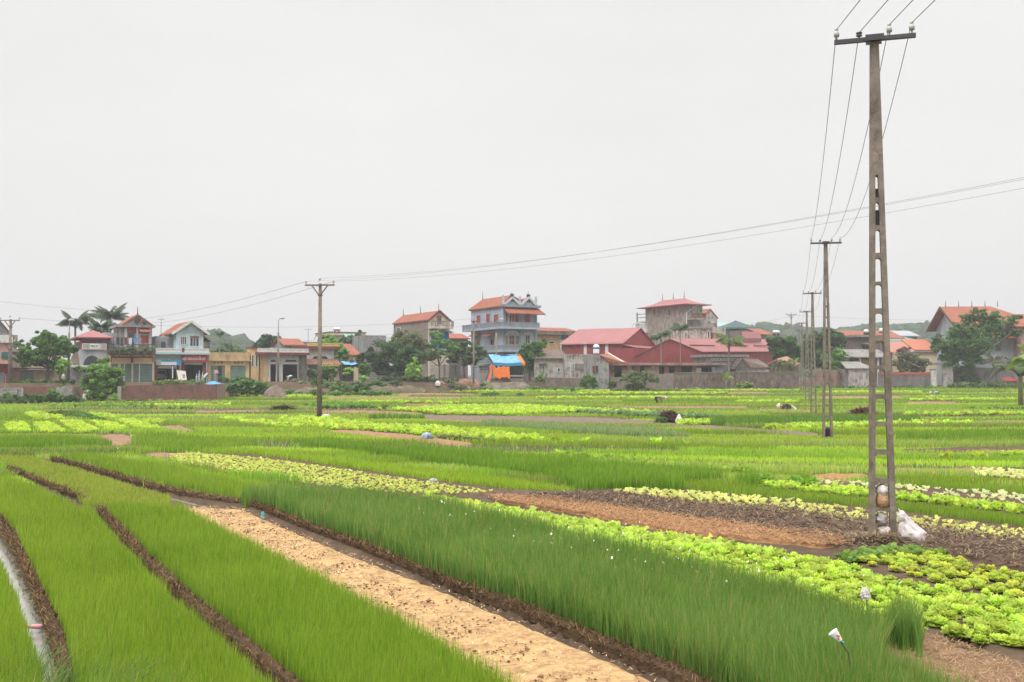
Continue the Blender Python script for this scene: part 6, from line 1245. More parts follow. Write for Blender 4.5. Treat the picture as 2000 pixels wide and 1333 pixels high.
def tree(name, label, base, d, blobs, col, n=2600, leaf=.22, cat='tree', trunk=.16, fork=None, sub=24, group=None, depth=.8, cvar=.22, up=.45, stems=1, bark=BARK, lift=None, gap=1.0):
    px, py = base; o = P(px, py, d); g = float(gz(o.x, o.y)); root = empty(name, (o.x, o.y, g), 0, label, cat, group); O = Vector((o.x, o.y, g)); s = d / F
    C_, Rr = [], []; cen = []
    tot = sum(b[2] * b[3] for b in blobs)
    for bx, by, rx, ry in blobs:
        dd = d + rng.normal(0, .3) * rx * s * depth; c = P(bx, by, dd) - O; cen.append((c, rx * s, ry * s))
        kk = max(4, int(sub * len(blobs) * rx * ry / tot + 2))
        for _ in range(kk):
            v = rng.normal(0, 1, 3); v /= np.linalg.norm(v); q = rng.uniform(.2, 1.22)
            C_.append([c.x + v[0] * rx * s * q, c.y + v[1] * rx * s * depth * q, c.z + v[2] * ry * s * q]); Rr.append(max(.16, min(rx, ry * 1.5) * s * rng.uniform(.24, .56) * gap))
    V, T, C = leaves(np.array(C_), np.array(Rr), int(n * 2.1), leaf * .9, np.array(col) * 1.75, cvar, up)
    if trunk:
        m = MB(); top = max(c[0].z for c in cen); fz = fork if fork is not None else min(c[0].z for c in cen) * .75; fz = max(.3, fz)
        mx_ = sum(c[0].x for c in cen) / len(cen)
        for k in range(stems):
            f = Vector((mx_ * .25 + rng.normal(0, .15), rng.normal(0, .1), fz)); st = Vector((rng.normal(0, .12) * (stems > 1), 0, -.3)); limb(m, st, f, trunk * 1.25, trunk * .8, .03)
            for c, rx, ry in cen[k::stems]: limb(m, f, c, trunk * .62, trunk * .16)
            for j in range(0, len(C_), 3):
                c = min(cen, key=lambda q: (q[0] - Vector(C_[j])).length)[0]; limb(m, c, C_[j], trunk * .2, trunk * .07)
        m.build('trunk', bark, root, smooth=True)
    link('crown', npmesh('crown', V, T, C), LEAF, root); return root
def bush(name, label, px, py, wpx, hpx, col, n=900, leaf=.16, cat='bush', d=None, group=None, **k):
    if d is None: d = G(px, py).y
    return tree(name, label, (px, py), d, [(px, py - hpx * .5, wpx * .32, hpx * .42), (px - wpx * .27, py - hpx * .36, wpx * .22, hpx * .34), (px + wpx * .27, py - hpx * .36, wpx * .22, hpx * .34)], col, n, leaf, cat, trunk=.03, fork=.15, group=group, **k)
DG = (.045, .092, .028); MG = (.062, .125, .032); BG = (.10, .20, .045); YG = (.15, .25, .05); OL = (.105, .125, .055); BLG = (.050, .088, .045)

tree('broadleaf_tree', 'broad layered dark green tree over the low cream building', (94, 750), 106, [(60, 688, 26, 10), (95, 662, 26, 12), (68, 706, 32, 10), (112, 688, 30, 13), (45, 674, 15, 7), (136, 681, 14, 8), (88, 649, 15, 6), (108, 710, 26, 8), (50, 700, 26, 9), (120, 668, 18, 8), (85, 676, 24, 9)], MG, 7500, .20, sub=22, trunk=.17)
tree('leafy_tree', 'round yellow green tree with slender stems before the banner house', (199, 787), 96, [(197, 733, 26, 18), (178, 745, 20, 18), (220, 748, 20, 20), (200, 764, 22, 16), (203, 706, 9, 7), (164, 722, 12, 7), (228, 724, 14, 9), (188, 718, 12, 10), (215, 728, 14, 12)], (.085, .155, .035), 6500, .19, trunk=.07, stems=4, fork=1.0)
tree('young_tree', 'thin young tree with light green top left of the street pole', (116, 752), 104, [(125, 708, 11, 5), (120, 716, 11, 5), (119, 724, 9, 6)], YG, 700, .2, trunk=.05, stems=2, fork=1.5)
tree('far_tree', 'dark tree behind the roof of the white house, beside the street lamp', (525, 700), 152, [(524, 666, 18, 10), (508, 673, 14, 8), (541, 668, 10, 8)], BLG, 2200, .3)
tree('far_tree', 'small dark round tree right of the street lamp', (553, 700), 150, [(553, 669, 13, 9), (560, 676, 9, 7)], DG, 1400, .3)
tree('light_tree', 'fresh green tree behind the white canopy house', (650, 740), 136, [(638, 668, 16, 12), (650, 680, 16, 13), (664, 694, 13, 18), (642, 690, 14, 12), (658, 712, 12, 10)], BG, 3600, .26)
tree('far_tree', 'grey green tree before the cream flat roofed house', (688, 700), 158, [(688, 664, 15, 7), (700, 656, 8, 8), (678, 670, 10, 7)], BLG, 1600, .3)
tree('dark_tree', 'big dense dark tree mass left of the gabled house', (775, 752), 127, [(760, 688, 28, 22), (735, 700, 24, 15), (790, 705, 28, 22), (770, 730, 20, 16), (810, 690, 18, 18), (745, 718, 18, 14), (720, 692, 14, 10), (700, 705, 14, 12)], (.046, .082, .035), 8500, .21, trunk=.18)
tree('olive_tree', 'dusty olive tree against the bare brown side wall', (805, 745), 131, [(800, 664, 22, 16), (785, 660, 15, 12), (820, 678, 16, 14), (772, 668, 12, 10), (830, 695, 14, 14)], OL, 3600, .2, trunk=.12)
bush('light_shrub', 'bright green shrub below the dark tree mass', 808, 742, 36, 42, YG, 1300, .2, d=124)
tree('spreading_tree', 'light green tree with flat branches in front of the blue shutter', (858, 738), 132, [(852, 656, 14, 7), (862, 668, 22, 5), (845, 676, 18, 6), (880, 680, 16, 5), (858, 688, 22, 6), (842, 698, 16, 7)], (.095, .185, .045), 3600, .2, trunk=.10, fork=2.0)
tree('spreading_tree', 'darker flat layered tree left of the grey blue villa', (908, 740), 135, [(905, 672, 24, 6), (930, 680, 20, 6), (895, 686, 26, 7), (918, 697, 26, 6), (940, 690, 12, 6), (885, 700, 14, 8), (925, 706, 18, 6)], (.060, .100, .038), 5200, .19, trunk=.12, fork=2.0)
tree('spreading_tree', 'rounded green tree right of the grey blue villa', (1035, 740), 137, [(1042, 676, 20, 10), (1024, 690, 18, 9), (1058, 672, 12, 7), (1036, 700, 20, 10), (1015, 700, 12, 8), (1052, 690, 14, 9), (1030, 715, 16, 9)], MG, 4600, .2, trunk=.12)
g = G(1245, 765)
tree('umbrella_tree', 'small umbrella shaped tree alone in the field by the brick wall', (1245, 765), g.y, [(1248, 731, 26, 5), (1230, 738, 18, 5), (1266, 739, 20, 5), (1245, 741, 24, 5), (1238, 757, 12, 8), (1255, 755, 8, 7), (1220, 741, 9, 3), (1280, 744, 9, 3)], (.085, .125, .045), 4200, .17, trunk=.10, stems=2, fork=.9)
tree('tree_mass', 'dark rounded tree at the end of the red warehouse', (1530, 735), 150, [(1528, 670, 22, 13), (1512, 664, 14, 9), (1548, 684, 18, 13), (1530, 690, 22, 12), (1515, 682, 12, 12)], DG, 4200, .26, trunk=.15)
tree('tree_mass', 'tall dark green tree between the ladder poles', (1605, 740), 152, [(1598, 662, 20, 14), (1620, 656, 18, 13), (1638, 668, 14, 14), (1600, 685, 22, 14), (1580, 672, 12, 12), (1625, 690, 18, 16), (1590, 705, 18, 14), (1642, 660, 8, 10)], (.042, .088, .030), 6500, .26, trunk=.18)
tree('tree_mass', 'lighter green bushy tree in front of the tall dark tree', (1628, 740), 146, [(1636, 690, 15, 9), (1620, 700, 16, 11), (1640, 708, 14, 12), (1625, 718, 16, 11)], (.08, .16, .035), 3600, .22, trunk=.10)
tree('thin_tree', 'sparse olive shrub growing over the stained wall', (1530, 745), 136, [(1530, 708, 18, 6), (1515, 714, 12, 6), (1545, 712, 12, 6), (1525, 722, 10, 6)], OL, 1100, .16, trunk=.06, fork=1.2)
tree('dull_tree', 'dull olive climbing tree behind the red coped wall', (1775, 745), 145, [(1768, 694, 16, 9), (1788, 702, 16, 9), (1762, 712, 14, 12), (1790, 718, 14, 10), (1805, 708, 12, 9)], (.085, .10, .05), 3800, .16, trunk=.08)
tree('flowering_vine', 'dark reddish flowering bush on the pink tiled roof house', (1765, 745), 150, [(1768, 684, 10, 6), (1755, 690, 7, 5)], (.14, .06, .07), 900, .15, trunk=.05)
g = G(1892, 758)
tree('big_tree', 'large spreading tree with thick vine covered trunk at the right', (1892, 758), g.y, [(1905, 670, 34, 22), (1940, 635, 30, 16), (1870, 665, 26, 18), (1885, 640, 22, 14), (1865, 705, 18, 14), (1840, 678, 20, 13), (1828, 665, 14, 9), (1868, 650, 20, 13), (1898, 622, 20, 12), (1932, 618, 22, 10), (1962, 632, 20, 10), (1984, 622, 12, 8), (1925, 645, 28, 10), (1868, 690, 22, 14), (1882, 668, 20, 12), (1898, 700, 20, 16), (1950, 655, 18, 8), (1978, 648, 14, 8), (1850, 700, 14, 12), (1905, 650, 16, 10), (1915, 608, 14, 7)], (.060, .112, .034), 15500, .20, trunk=.30, fork=4.2, sub=26, gap=.92)
bush('trunk_vines', 'dark creeper mass wrapped round the foot of the big tree', 1890, 759, 34, 62, (.045, .085, .03), 2600, .16, d=g.y - .6)
bush('trunk_vines', 'low dark bush beside the foot of the big tree', 1908, 761, 22, 26, (.045, .082, .03), 900, .16, d=g.y - 1)
bush('wall_bush', 'rounded dark bush in front of the red coped wall', 1769, 758, 40, 15, (.055, .085, .03), 1500, .14)
bush('wall_bush', 'green bushes at the foot of the patched yard wall', 1150, 757, 36, 24, MG, 1500, .16, d=129)
bush('wall_bush', 'small dark bush at the corner of the grey outhouse', 1196, 757, 16, 15, DG, 500, .15, d=128)
bush('wall_bush', 'low grassy hump beside the long stained wall', 1455, 758, 34, 12, (.12, .16, .05), 900, .14, d=131)
bush('wall_bush', 'pale creeping shrub on the rubble wall by the tarp stall', 1056, 748, 26, 18, (.13, .17, .07), 900, .15, d=130)
bush('field_weeds', 'low dark weed clump beside the slim centre pole line', 958, 775, 34, 9, (.06, .10, .035), 1100, .14)
bush('field_weeds', 'small weed clump right of the first dark weed clump', 1016, 775, 14, 7, (.06, .10, .035), 500, .14)
for i, (x, y, w_, h_) in enumerate([(20, 790, 50, 22), (62, 790, 44, 20), (104, 788, 40, 26), (138, 787, 26, 16)]):
    bush('corner_weeds', ['first weedy bush from the left edge below the scalloped fence', 'second weedy bush from the left edge below the scalloped fence', 'third and tallest weedy bush before the low brick wall', 'small weedy bush next to the earth heap'][i], x, y, w_, h_, [(.06, .10, .035), (.05, .09, .03), MG, DG][i], 1700, .15, group='weedy bushes in the left corner', d=91)
bush('dry_weeds', 'light green weed beside the brick wall end post', 224, 786, 14, 18, YG, 400, .15, d=95)
for i, (x, y, w_, h_, c) in enumerate([(575, 757, 60, 16, OL), (625, 757, 40, 18, MG), (655, 765, 60, 22, (.08, .13, .04)), (700, 765, 44, 22, (.075, .13, .045)), (735, 762, 40, 22, MG), (640, 738, 34, 26, MG), (712, 735, 26, 30, MG), (610, 738, 22, 18, BLG), (770, 758, 40, 16, (.06, .085, .045))]):
    bush('roadside_shrub', ['long low olive hedge before the white house', 'green shrub left of the slim pole', 'wide weedy shrub just right of the slim pole', 'grey green shrub below the little topiary trees', 'green shrub at the foot of the dark tree mass', 'round shrub under the brown canopy', 'round topped shrub right of the blue awning', 'small bluish shrub left of the canopy', 'scrubby brush heap below the dark trees'][i], x, y, w_, h_, c, 1300, .15, group='shrubs along the roadside', d=[117, 117, 114, 115, 119, 123, 124, 122, 122][i])
for i, (x, yt) in enumerate([(680, 722), (710, 738)]):
    tree('topiary_tree', ['slim little tree with flat bright crown right of the slim pole', 'smaller slim tree with pale crown near the dark trees'][i], (x, 758), 117, [(x, yt, 9, 3.5), (x - 2, yt + 8, 7, 2.5)], YG, 420, .15, trunk=.045, fork=1.2)
# broad leafed hedge in front of the yellow building
def taro(name, label, pts, d, col, n, leafsz, cat='hedge', stems=True):
    c0 = P(pts[0][0], pts[0][1], d); g = float(gz(c0.x, c0.y)); root = empty(name, (c0.x, c0.y, g), 0, label, cat); tm = leaf_tmpl(1, .8, .25, .45, 3, .02, 1, .2, .1); tm = (tm[0], tm[1], np.ones((len(tm[0]), 3)))
    xs, ys, zs = [], [], []
    for _ in range(n):
        t = rng.uniform(0, len(pts) - 1.001); i = int(t); f = t - i; a, b = pts[i], pts[i + 1]; px = a[0] + (b[0] - a[0]) * f; top = a[1] + (b[1] - a[1]) * f; bot = a[2] + (b[2] - a[2]) * f
        py = bot + (top - bot) * rng.uniform(.0, 1) ** .8; dd = d + rng.uniform(-1, 1) * .9 + (bot - py) * .03; q = P(px, py, dd); xs.append(q.x - c0.x); ys.append(q.y - c0.y); zs.append(q.z - g)
    v = scatter(tm, np.array(xs), np.array(ys), np.array(zs), leafsz * rng.uniform(.6, 1.3, n), vary(col, n, .3), .5)
    link('foliage', npmesh('foliage', *v), LEAF, root); m = MB()
    for i in range(0, n, 6): m.bar((xs[i], ys[i], -.2 if stems else zs[i] - .35), (xs[i], ys[i], max(.1, zs[i])), .03)
    m.build('stems', BARK, root)['kind'] = 'stuff'; return root
taro('broad_leaf_hedge', 'thick hedge of large shiny green leaves before the yellow building', [(444, 752, 764), (470, 744, 768), (490, 741, 769), (508, 746, 769), (523, 757, 768)], 107, (.10, .19, .055), 900, .42)
taro('terrace_plants', 'row of potted greenery along the terrace rail of the orange gabled house', [(216, 682, 693), (245, 676, 693), (270, 680, 693), (300, 676, 693)], 111.4, (.10, .14, .07), 520, .3, 'plants', False)
taro('verge_plants', 'low green verge growing on the wall before the blue shop', [(298, 745, 752), (340, 742, 752), (400, 744, 752)], 101, (.14, .21, .06), 420, .28, 'plants', False)

# weeds growing along the feet of walls and banks
def weed_strip(label, pts, d, hpx, n, col, leaf=.2):
    o = P(pts[0][0], pts[0][1], d); g = float(gz(o.x, o.y)); xs, cl, rd = 0, [], []
    for _ in range(int(n / 45)):
        t = rng.uniform(0, len(pts) - 1.001); i = int(t); f = t - i; px = pts[i][0] + (pts[i + 1][0] - pts[i][0]) * f; py = pts[i][1] + (pts[i + 1][1] - pts[i][1]) * f
        dd = d + rng.uniform(-1.2, 1.2); q = P(px, py, dd); gg = float(gz(q.x, dd)); h = hpx * d / F * rng.uniform(.2, 1) ** 1.3; cl.append((q.x, q.y, gg + h * .5)); rd.append(max(.2, h * .62))
    v = leaves(np.array(cl), np.array(rd), n, leaf, np.array(col) * 1.7, .3)
    tag(link('weed_strip', npmesh('weed_strip', *v), LEAF), label, 'weeds', kind='stuff')
weed_strip('low green weeds along the foot of the rubble wall and tarp stall', [(940, 758), (1000, 758), (1060, 757), (1150, 757)], 126.5, 13, 5200, MG)
weed_strip('dark tangled weeds and brush on the red earth bank', [(745, 758), (800, 752), (850, 748), (935, 750)], 125.5, 15, 4800, (.07, .09, .045))
weed_strip('grassy weeds along the foot of the long brick wall', [(1195, 757), (1320, 758), (1450, 758), (1560, 757)], 129.5, 7, 4200, (.10, .15, .045))
weed_strip('weeds under the long red brick wall at the left', [(205, 787), (300, 789), (430, 786)], 95, 5, 1800, (.12, .17, .05))
weed_strip('grassy weeds along the roadside below the white house', [(430, 764), (560, 762), (660, 762), (760, 760)], 112.5, 15, 5200, MG)
weed_strip('weeds along the foot of the walls behind the ladder poles', [(1590, 755), (1700, 756), (1830, 756)], 139.5, 7, 3000, MG)
weed_strip('dark weeds and shrubs under the big villa wall', [(1850, 757), (1920, 757), (2010, 757)], 140, 16, 3600, (.07, .11, .04))
weed_strip('dark weeds below the scalloped fence in the left corner', [(-10, 787), (60, 788), (160, 788)], 92.5, 17, 4200, (.065, .10, .035))
weed_strip('bushy greenery before the low cream building', [(20, 752), (60, 752), (110, 752), (150, 753)], 104, 8, 2200, MG)

# palms
def frond_mesh(ln, droop, col, nl=44, lw=.034, ll=.75, seed=0):
    col = np.array(col) * 1.4
    r = np.random.default_rng(seed); V = []; T = []; C = []; pts = []
    for i in range(nl + 1):
        t = i / nl; a = .9 - droop * t * 1.5; pts.append((t, a))
    p = np.zeros(3); prev = p.copy(); P_ = [p.copy()]
    for i in range(nl):
        t = i / nl; e = .75 - droop * (t ** 1.3) * 2.1; p = p + np.array([math.cos(e), 0, math.sin(e)]) * ln / nl; P_.append(p.copy())
    for i in range(nl):
        a, b = P_[i], P_[i + 1]; w = .035 * (1 - .8 * i / nl); o = len(V); V += [a + [0, -w, 0], a + [0, w, 0], b + [0, w, 0], b + [0, -w, 0]]; T += [(o, o + 1, o + 2), (o, o + 2, o + 3)]; C += [np.array(col) * 1.1] * 4
        t = i / nl
        if t < .12: continue
        L_ = ll * math.sin(math.pi * min(.97, t * .85 + .15)) * r.uniform(.8, 1.15)
        for sgn in (-1, 1):
            base = (a + b) / 2; dirv = (b - a) / np.linalg.norm(b - a); out = np.array([dirv[0] * .6, sgn * .8, -.35 - .35 * t + r.normal(0, .12)]); out /= np.linalg.norm(out)
            tip = base + out * L_ + np.array([0, 0, -.25 * L_]); o = len(V); wv = dirv * lw; mid = base + out * L_ * .5
            V += [base - wv, base + wv, mid + wv * .8, mid - wv * .8, tip]; T += [(o, o + 1, o + 2), (o, o + 2, o + 3), (o + 3, o + 2, o + 4)]; C += [np.array(col) * r.uniform(.75, 1.3)] * 5
    return npmesh('frond', np.array(V), np.array(T), np.clip(np.array(C), 0, .9))
def palm(label, bx, cx, cy, d, Rpx, nf, col, trunk_r=.14, name='palm_tree', droop=.8, lw=.05, ll=.75, crownshaft=None, ruff=1.0):
    c = P(cx, cy, d); g = float(gz(c.x, c.y)); b0 = P(bx, cy, d); root = empty(name, (b0.x, b0.y, g), 0, label, 'palm tree'); top = Vector((c.x - b0.x, 0, c.z - g)); s = d / F
    MB().tube([(0, 0, -.4), (top.x * .2, 0, top.z * .4), (top.x * .7, 0, top.z * .8), tuple(top)], [trunk_r * 1.25, trunk_r, trunk_r * .85, trunk_r * .8], 10).build('trunk', PALMB, root, smooth=True)
    if crownshaft: MB().tube([top, top + Vector((0, 0, crownshaft))], [trunk_r * 1.1, trunk_r * .6], 10).build('crown_shaft', surf('palm_green', (.10, .16, .06), bump=0), root, smooth=True); top = top + Vector((0, 0, crownshaft))
    ms = [frond_mesh(Rpx * s * 1.15, dr, col, lw=lw, ll=ll, seed=i) for i, dr in enumerate([droop * .55, droop * .8, droop * 1.0, droop * 1.2])]
    for m in ms: m.materials.append(LEAF)
    for i in range(nf):
        o = bpy.data.objects.new('frond', ms[i % 4]); COL.objects.link(o); o.parent = root; o.location = top; o.rotation_euler = (rng.normal(0, .15), rng.uniform(-.55, .45) * ruff, i * 2.399 + rng.normal(0, .2)); f = rng.uniform(.8, 1.12); o.scale = (f, f, f)
    return root
CPG = (.070, .095, .058)
palm('coconut palm with drooping grey green fronds behind the leafy tree, leftmost of the tall palms', 148, 147, 634, 138, 34, 26, CPG, .16)
palm('tallest coconut palm with raised fronds left of the orange gabled house', 216, 216, 622, 142, 37, 28, CPG, .17, droop=.65)
palm('lower coconut palm between the two taller ones', 198, 197, 645, 136, 28, 24, (.062, .10, .055), .16, droop=.75)
palm('small palm with few fronds rising before the wooded hill at left', 429, 429.5, 655, 160, 10, 10, DG, .09, ll=.4)
palm('short areca palm before the red warehouse gable', 1291, 1291, 667, 137, 21, 11, (.055, .10, .04), .09, name='areca_palm', droop=1.0, crownshaft=.7, ll=.7)
palm('tall slender areca palm before the brown block', 1329, 1328.5, 650, 138, 20, 11, (.050, .09, .04), .08, name='areca_palm', droop=.8, crownshaft=.7, ll=.65)
palm('full yellow green palm before the second red warehouse', 1423, 1424, 668, 136, 30, 16, (.095, .135, .04), .15, name='areca_palm', droop=.95, ll=.9)
# banana plants
def banana(label, px, py, d, hpx, nl, col, spread=1.0, name='banana_plant'):
    c = P(px, py, d); g = float(gz(c.x, c.y)); root = empty(name, (c.x, c.y, g), 0, label, 'banana plant'); H = hpx * d / F
    MB().tube([(0, 0, -.3), (0, 0, H * .35), (.05, 0, H * .6)], [H * .045, H * .035, H * .022], 10).build('trunk', surf('banana_stem', (.22, .25, .12), var=.2, dirt=(.2, .13, .07), damt=.6), root, smooth=True)
    for i in range(nl):
        v, t = leaf_tmpl(H * .62 * rng.uniform(.8, 1.1), H * .17, rng.uniform(.7, 1.6), rng.uniform(.5, 1.1), 9, .06, i, .3, .12); k = np.array(col) * rng.uniform(.75, 1.3)
        o = link('leaf', npmesh('leaf', v, t, np.tile(k, (len(v), 1))), LEAF, root); o.location = (.03, 0, H * rng.uniform(.48, .6)); o.rotation_euler = (rng.normal(0, .15), rng.uniform(-.2, .2), i * 2.4 + rng.normal(0, .3))
    return root
g = G(1992, 796)
banana('dark banana plant with torn drooping leaves at the right frame edge', 1994, 796, g.y, 118, 12, (.085, .13, .05))
banana('young banana plant with bright yellow green leaf at the right edge', 2034, 780, g.y - 4, 142, 7, (.20, .29, .05))
banana('small yellow green banana plant by the long wall', 1418, 745, 131, 38, 7, (.18, .26, .05))
banana('small banana plant behind the ladder poles', 1545, 745, 145, 56, 6, (.16, .27, .07))
banana('pale banana plant beside the tree mass behind the poles', 1572, 745, 144, 44, 6, (.14, .24, .07))
palm('thin leaved palm between the big tree and the right edge', 1942, 1943, 705, 134, 22, 11, (.085, .085, .055), .06, droop=.9, lw=.03, ll=.6)
palm('second thin leaved palm near the red box at the right edge', 1962, 1963, 714, 131, 24, 11, (.08, .095, .06), .06, droop=.95, lw=.03, ll=.6)

# far hills with woods
def hill(name, label, ridge, d, wd, col, n, cs, base=0, mat=None):
    """ridge: (px,py) skyline; a rounded hill at distance d covered by a wood"""
    pts = [P(a, b, d) for a, b in ridge]; m = []; k = 9; nn = 60
    xs = np.linspace(pts[0].x, pts[-1].x, nn); zs = np.interp(xs, [p.x for p in pts], [p.z for p in pts])
    rows = []
    for j in range(k): t = j / (k - 1) * 2 - 1; rows.append(np.stack([xs, np.full(nn, d + t * wd), (zs - cs * 1.6) * np.cos(t * math.pi / 2) ** .7 * (1 if abs(t) < 1 else 0) - (abs(t) >= 1) * 2], -1))
    V = np.stack(rows, 0).reshape(-1, 3); ii = np.arange(k * nn).reshape(k, nn); T = np.stack([ii[:-1, :-1], ii[:-1, 1:], ii[1:, 1:], ii[1:, :-1]], -1).reshape(-1, 4)
    tag(link(name, npmesh(name, V, T, smooth=True), mat or surf('hill_ground', (.05, .08, .035), var=.3, scale=.05, bump=0)), label, 'hill', kind='structure')
    if not n: return
    x = rng.uniform(xs[0], xs[-1], n); t = rng.uniform(-1, .25, n); z = (np.interp(x, xs, zs) - cs * 1.6) * np.cos(t * math.pi / 2) ** .7; y = d + t * wd
    crown = np.array([(math.cos(a) * math.cos(e), math.sin(a) * math.cos(e), math.sin(e)) for e in (-.2, .45, 1.0) for a in np.linspace(0, 5.4, 7)] + [(0, 0, 1.05)])
    T0 = [(r * 7 + i, r * 7 + (i + 1) % 7, (r + 1) * 7 + (i + 1) % 7) for r in range(2) for i in range(7)] + [(r * 7 + i, (r + 1) * 7 + (i + 1) % 7, (r + 1) * 7 + i) for r in range(2) for i in range(7)] + [(14 + i, 14 + (i + 1) % 7, 21) for i in range(7)]
    s = cs * rng.lognormal(-.1, .35, n); q = crown[None] * rng.uniform(.7, 1.3, (n, 22, 1)) * np.stack([s, s, s * rng.uniform(.55, .85, n)], -1)[:, None] + np.stack([x, y, z], -1)[:, None]
    TT = (np.array(T0)[None] + (np.arange(n) * 22)[:, None, None]).reshape(-1, 3); cc = np.array(col) * rng.uniform(.6, 1.5, (n, 1)) * rng.normal(1, .06, (n, 3))
    # loose leaf clumps so that crowns are uneven
    v1 = (q.reshape(-1, 3), TT, np.repeat(cc, 22, 0)); v2 = leaves(np.stack([x, y, z + s * .22], -1), s * .95, n * 26, cs * .26, col, .32)
    tag(link('hillside_wood', npmesh('hillside_wood', *cat3([v1, v2])), LEAF), 'wooded slope of the ' + label, 'wood', kind='stuff')
hill('hill', 'low wooded hill rising behind the yellow building at the left', [(380, 668), (395, 648), (412, 643), (425, 646), (440, 652), (455, 656), (470, 662), (483, 672), (500, 690)], 420, 60, (.045, .085, .035), 1500, 2.3)
hill('hill', 'long wooded ridge behind the power poles at the right', [(1440, 648), (1480, 631), (1520, 634), (1560, 637), (1600, 641), (1640, 641), (1662, 635), (1700, 632), (1740, 634), (1775, 628), (1800, 629), (1830, 627), (1870, 634), (1960, 650), (2060, 655), (2200, 665)], 520, 90, (.045, .085, .035), 6500, 2.5)
hill('mountain', 'faint pale mountain far beyond the roofs left of centre', [(690, 668), (712, 652), (728, 647), (745, 646), (765, 650), (790, 660), (820, 680)], 1900, 200, (.05, .08, .05), 0, 6)
# far row of trees closing the gaps between the houses
for i, (x0, x1, yt, d) in enumerate([(-30, 60, 704, 190), (395, 500, 690, 175), (560, 640, 700, 190), (700, 780, 690, 180), (870, 930, 690, 180), (1500, 1660, 690, 185), (1860, 2060, 690, 190)]):
    bl = [(x, yt + rng.uniform(-3, 8), 14, 16) for x in range(x0, x1, 16)]
    tree('background_trees', ['far trees behind the pink shop', 'far trees behind the yellow building', 'far trees behind the white house', 'far trees behind the block walled house', 'far trees between the gabled house and the villa', 'far trees behind the ladder poles', 'far trees behind the big villa'][i], ((x0 + x1) / 2, 740), d, bl, (.06, .11, .035), 220 * len(bl), .42, cat='trees', trunk=.12)['kind'] = 'stuff'
# ================================================================== POLES, LAMPS AND WIRES
PCONC = surf('pole_concrete', (.245, .205, .170), var=.22, scale=6, dirt=(.13, .105, .085), damt=.6, dscale=3, bump=.6)
ARM = surf('arm_steel', (.075, .07, .085), var=.2, rough=.5)
RARM = surf('arm_rusty', (.16, .10, .09), var=.2, rough=.6)
PORC = surf('porcelain', (.50, .52, .47), var=.06, rough=.25, bump=0, spec=.6); PORCD = surf('porcelain_dark', (.12, .13, .10), var=.1, rough=.3)
gp = G(1722, 1055); D1 = gp.y
def zat(y, x=1715): return P(x, y, D1).z
HT = zat(70); OPEN = [(343.5, 387), (396, 441), (450, 495), (505.5, 551), (557, 603), (612.6, 657), (667.5, 714.5), (722, 770), (779, 824), (831, 878), (888, 934), (944, 990), (998, 1042)]
def wl(z): t = z / HT; return .222 - .153 * t     # half width
def dl(z): t = z / HT; return .115 - .045 * t
def ladder_pole(label):
    r = empty('ladder_pole', (0, 0, 0), 0, label, 'power pole', 'concrete ladder poles of the same power line'); m = MB()
    zo = [(zat(b), zat(a)) for a, b in OPEN][::-1]; z_top = zo[-1][1]; lw = lambda z: .100 - .013 * z / HT
    def frus(x0, x1, X0, X1, z0, z1, e0, e1): m.add([(x0, -e0, z0), (x1, -e0, z0), (x1, e0, z0), (x0, e0, z0), (X0, -e1, z1), (X1, -e1, z1), (X1, e1, z1), (X0, e1, z1)], [(0, 3, 2, 1), (4, 5, 6, 7), (0, 1, 5, 4), (1, 2, 6, 5), (2, 3, 7, 6), (3, 0, 4, 7)])
    zs = [-.8] + [q for p in zo for q in p]
    for a, b in zip(zs[:-1], zs[1:]):
        for sg in (-1, 1):
            o0, o1, i0, i1 = sg * wl(a), sg * wl(b), sg * (wl(a) - lw(a)), sg * (wl(b) - lw(b))
            frus(min(o0, i0), max(o0, i0), min(o1, i1), max(o1, i1), a, b, dl(a), dl(b))
    rungs = [(-.8, zo[0][0])] + [(zo[i][1], zo[i + 1][0]) for i in range(len(zo) - 1)]
    for a, b in rungs:
        if b - a > .02: m.box(-(wl(a) - lw(a)), wl(a) - lw(a), -dl(a) * .82, dl(a) * .82, a, b)
    frus(-wl(z_top), wl(z_top), -wl(HT), wl(HT), z_top, HT, dl(z_top), dl(HT))
    # fillets in the corners of the openings
    for a, b in zo:
        w0, w1 = wl(a) - lw(a), wl(b) - lw(b)
        for sg in (-1, 1): m.slab([(sg * w1, -dl(b) * .8, b), (sg * (w1 - .03), -dl(b) * .8, b), (sg * w1, -dl(b) * .8, b - .03)], (0, dl(b) * 1.6, 0))
    m.build('shaft', PCONC, r)
    za = zat(80.5); MB().box(-.66, .66, -dl(za) - .075, -dl(za) - .003, za - .033, za + .033).box(-.66, .66, -dl(za) - .075, -dl(za) - .02, za + .033, za + .038).build('crossarm', ARM, r)
    MB().box(-.15, .15, -dl(za) - .095, -dl(za) - .078, za - .03, za + .075).box(-.13, .13, dl(za) + .002, dl(za) + .02, za - .03, za + .07).build('clamp_plate', ARM, r)
    for i, x in enumerate((-.62, -.25, .24, .60)):
        o = MB().lathe([(.014, 0), (.014, .06), (.045, .062), (.048, .12), (.036, .15), (.026, .158), (.026, .17), (.034, .178), (.03, .20), (.01, .205)], (x, -dl(za) - .04, za + .038), 12) if i != 1 else MB().lathe([(.014, 0), (.014, .03), (.05, .035), (.05, .055), (.03, .06), (.03, .075), (.055, .08), (.05, .10), (.01, .115)], (x, -dl(za) - .04, za + .038), 12)
        o.build('insulator', PORC if i != 1 else PORCD, r, smooth=True)
    return r
LPX = [(1722, D1, -15.8), (1617, 43.5, -9), (1590, 70.9, -22), (1578.5, 95, -12), (1568.5, 124, -12), (1563.5, 150, -14)]
proto = ladder_pole('nearest tall concrete ladder pole with bags wedged between its rungs')
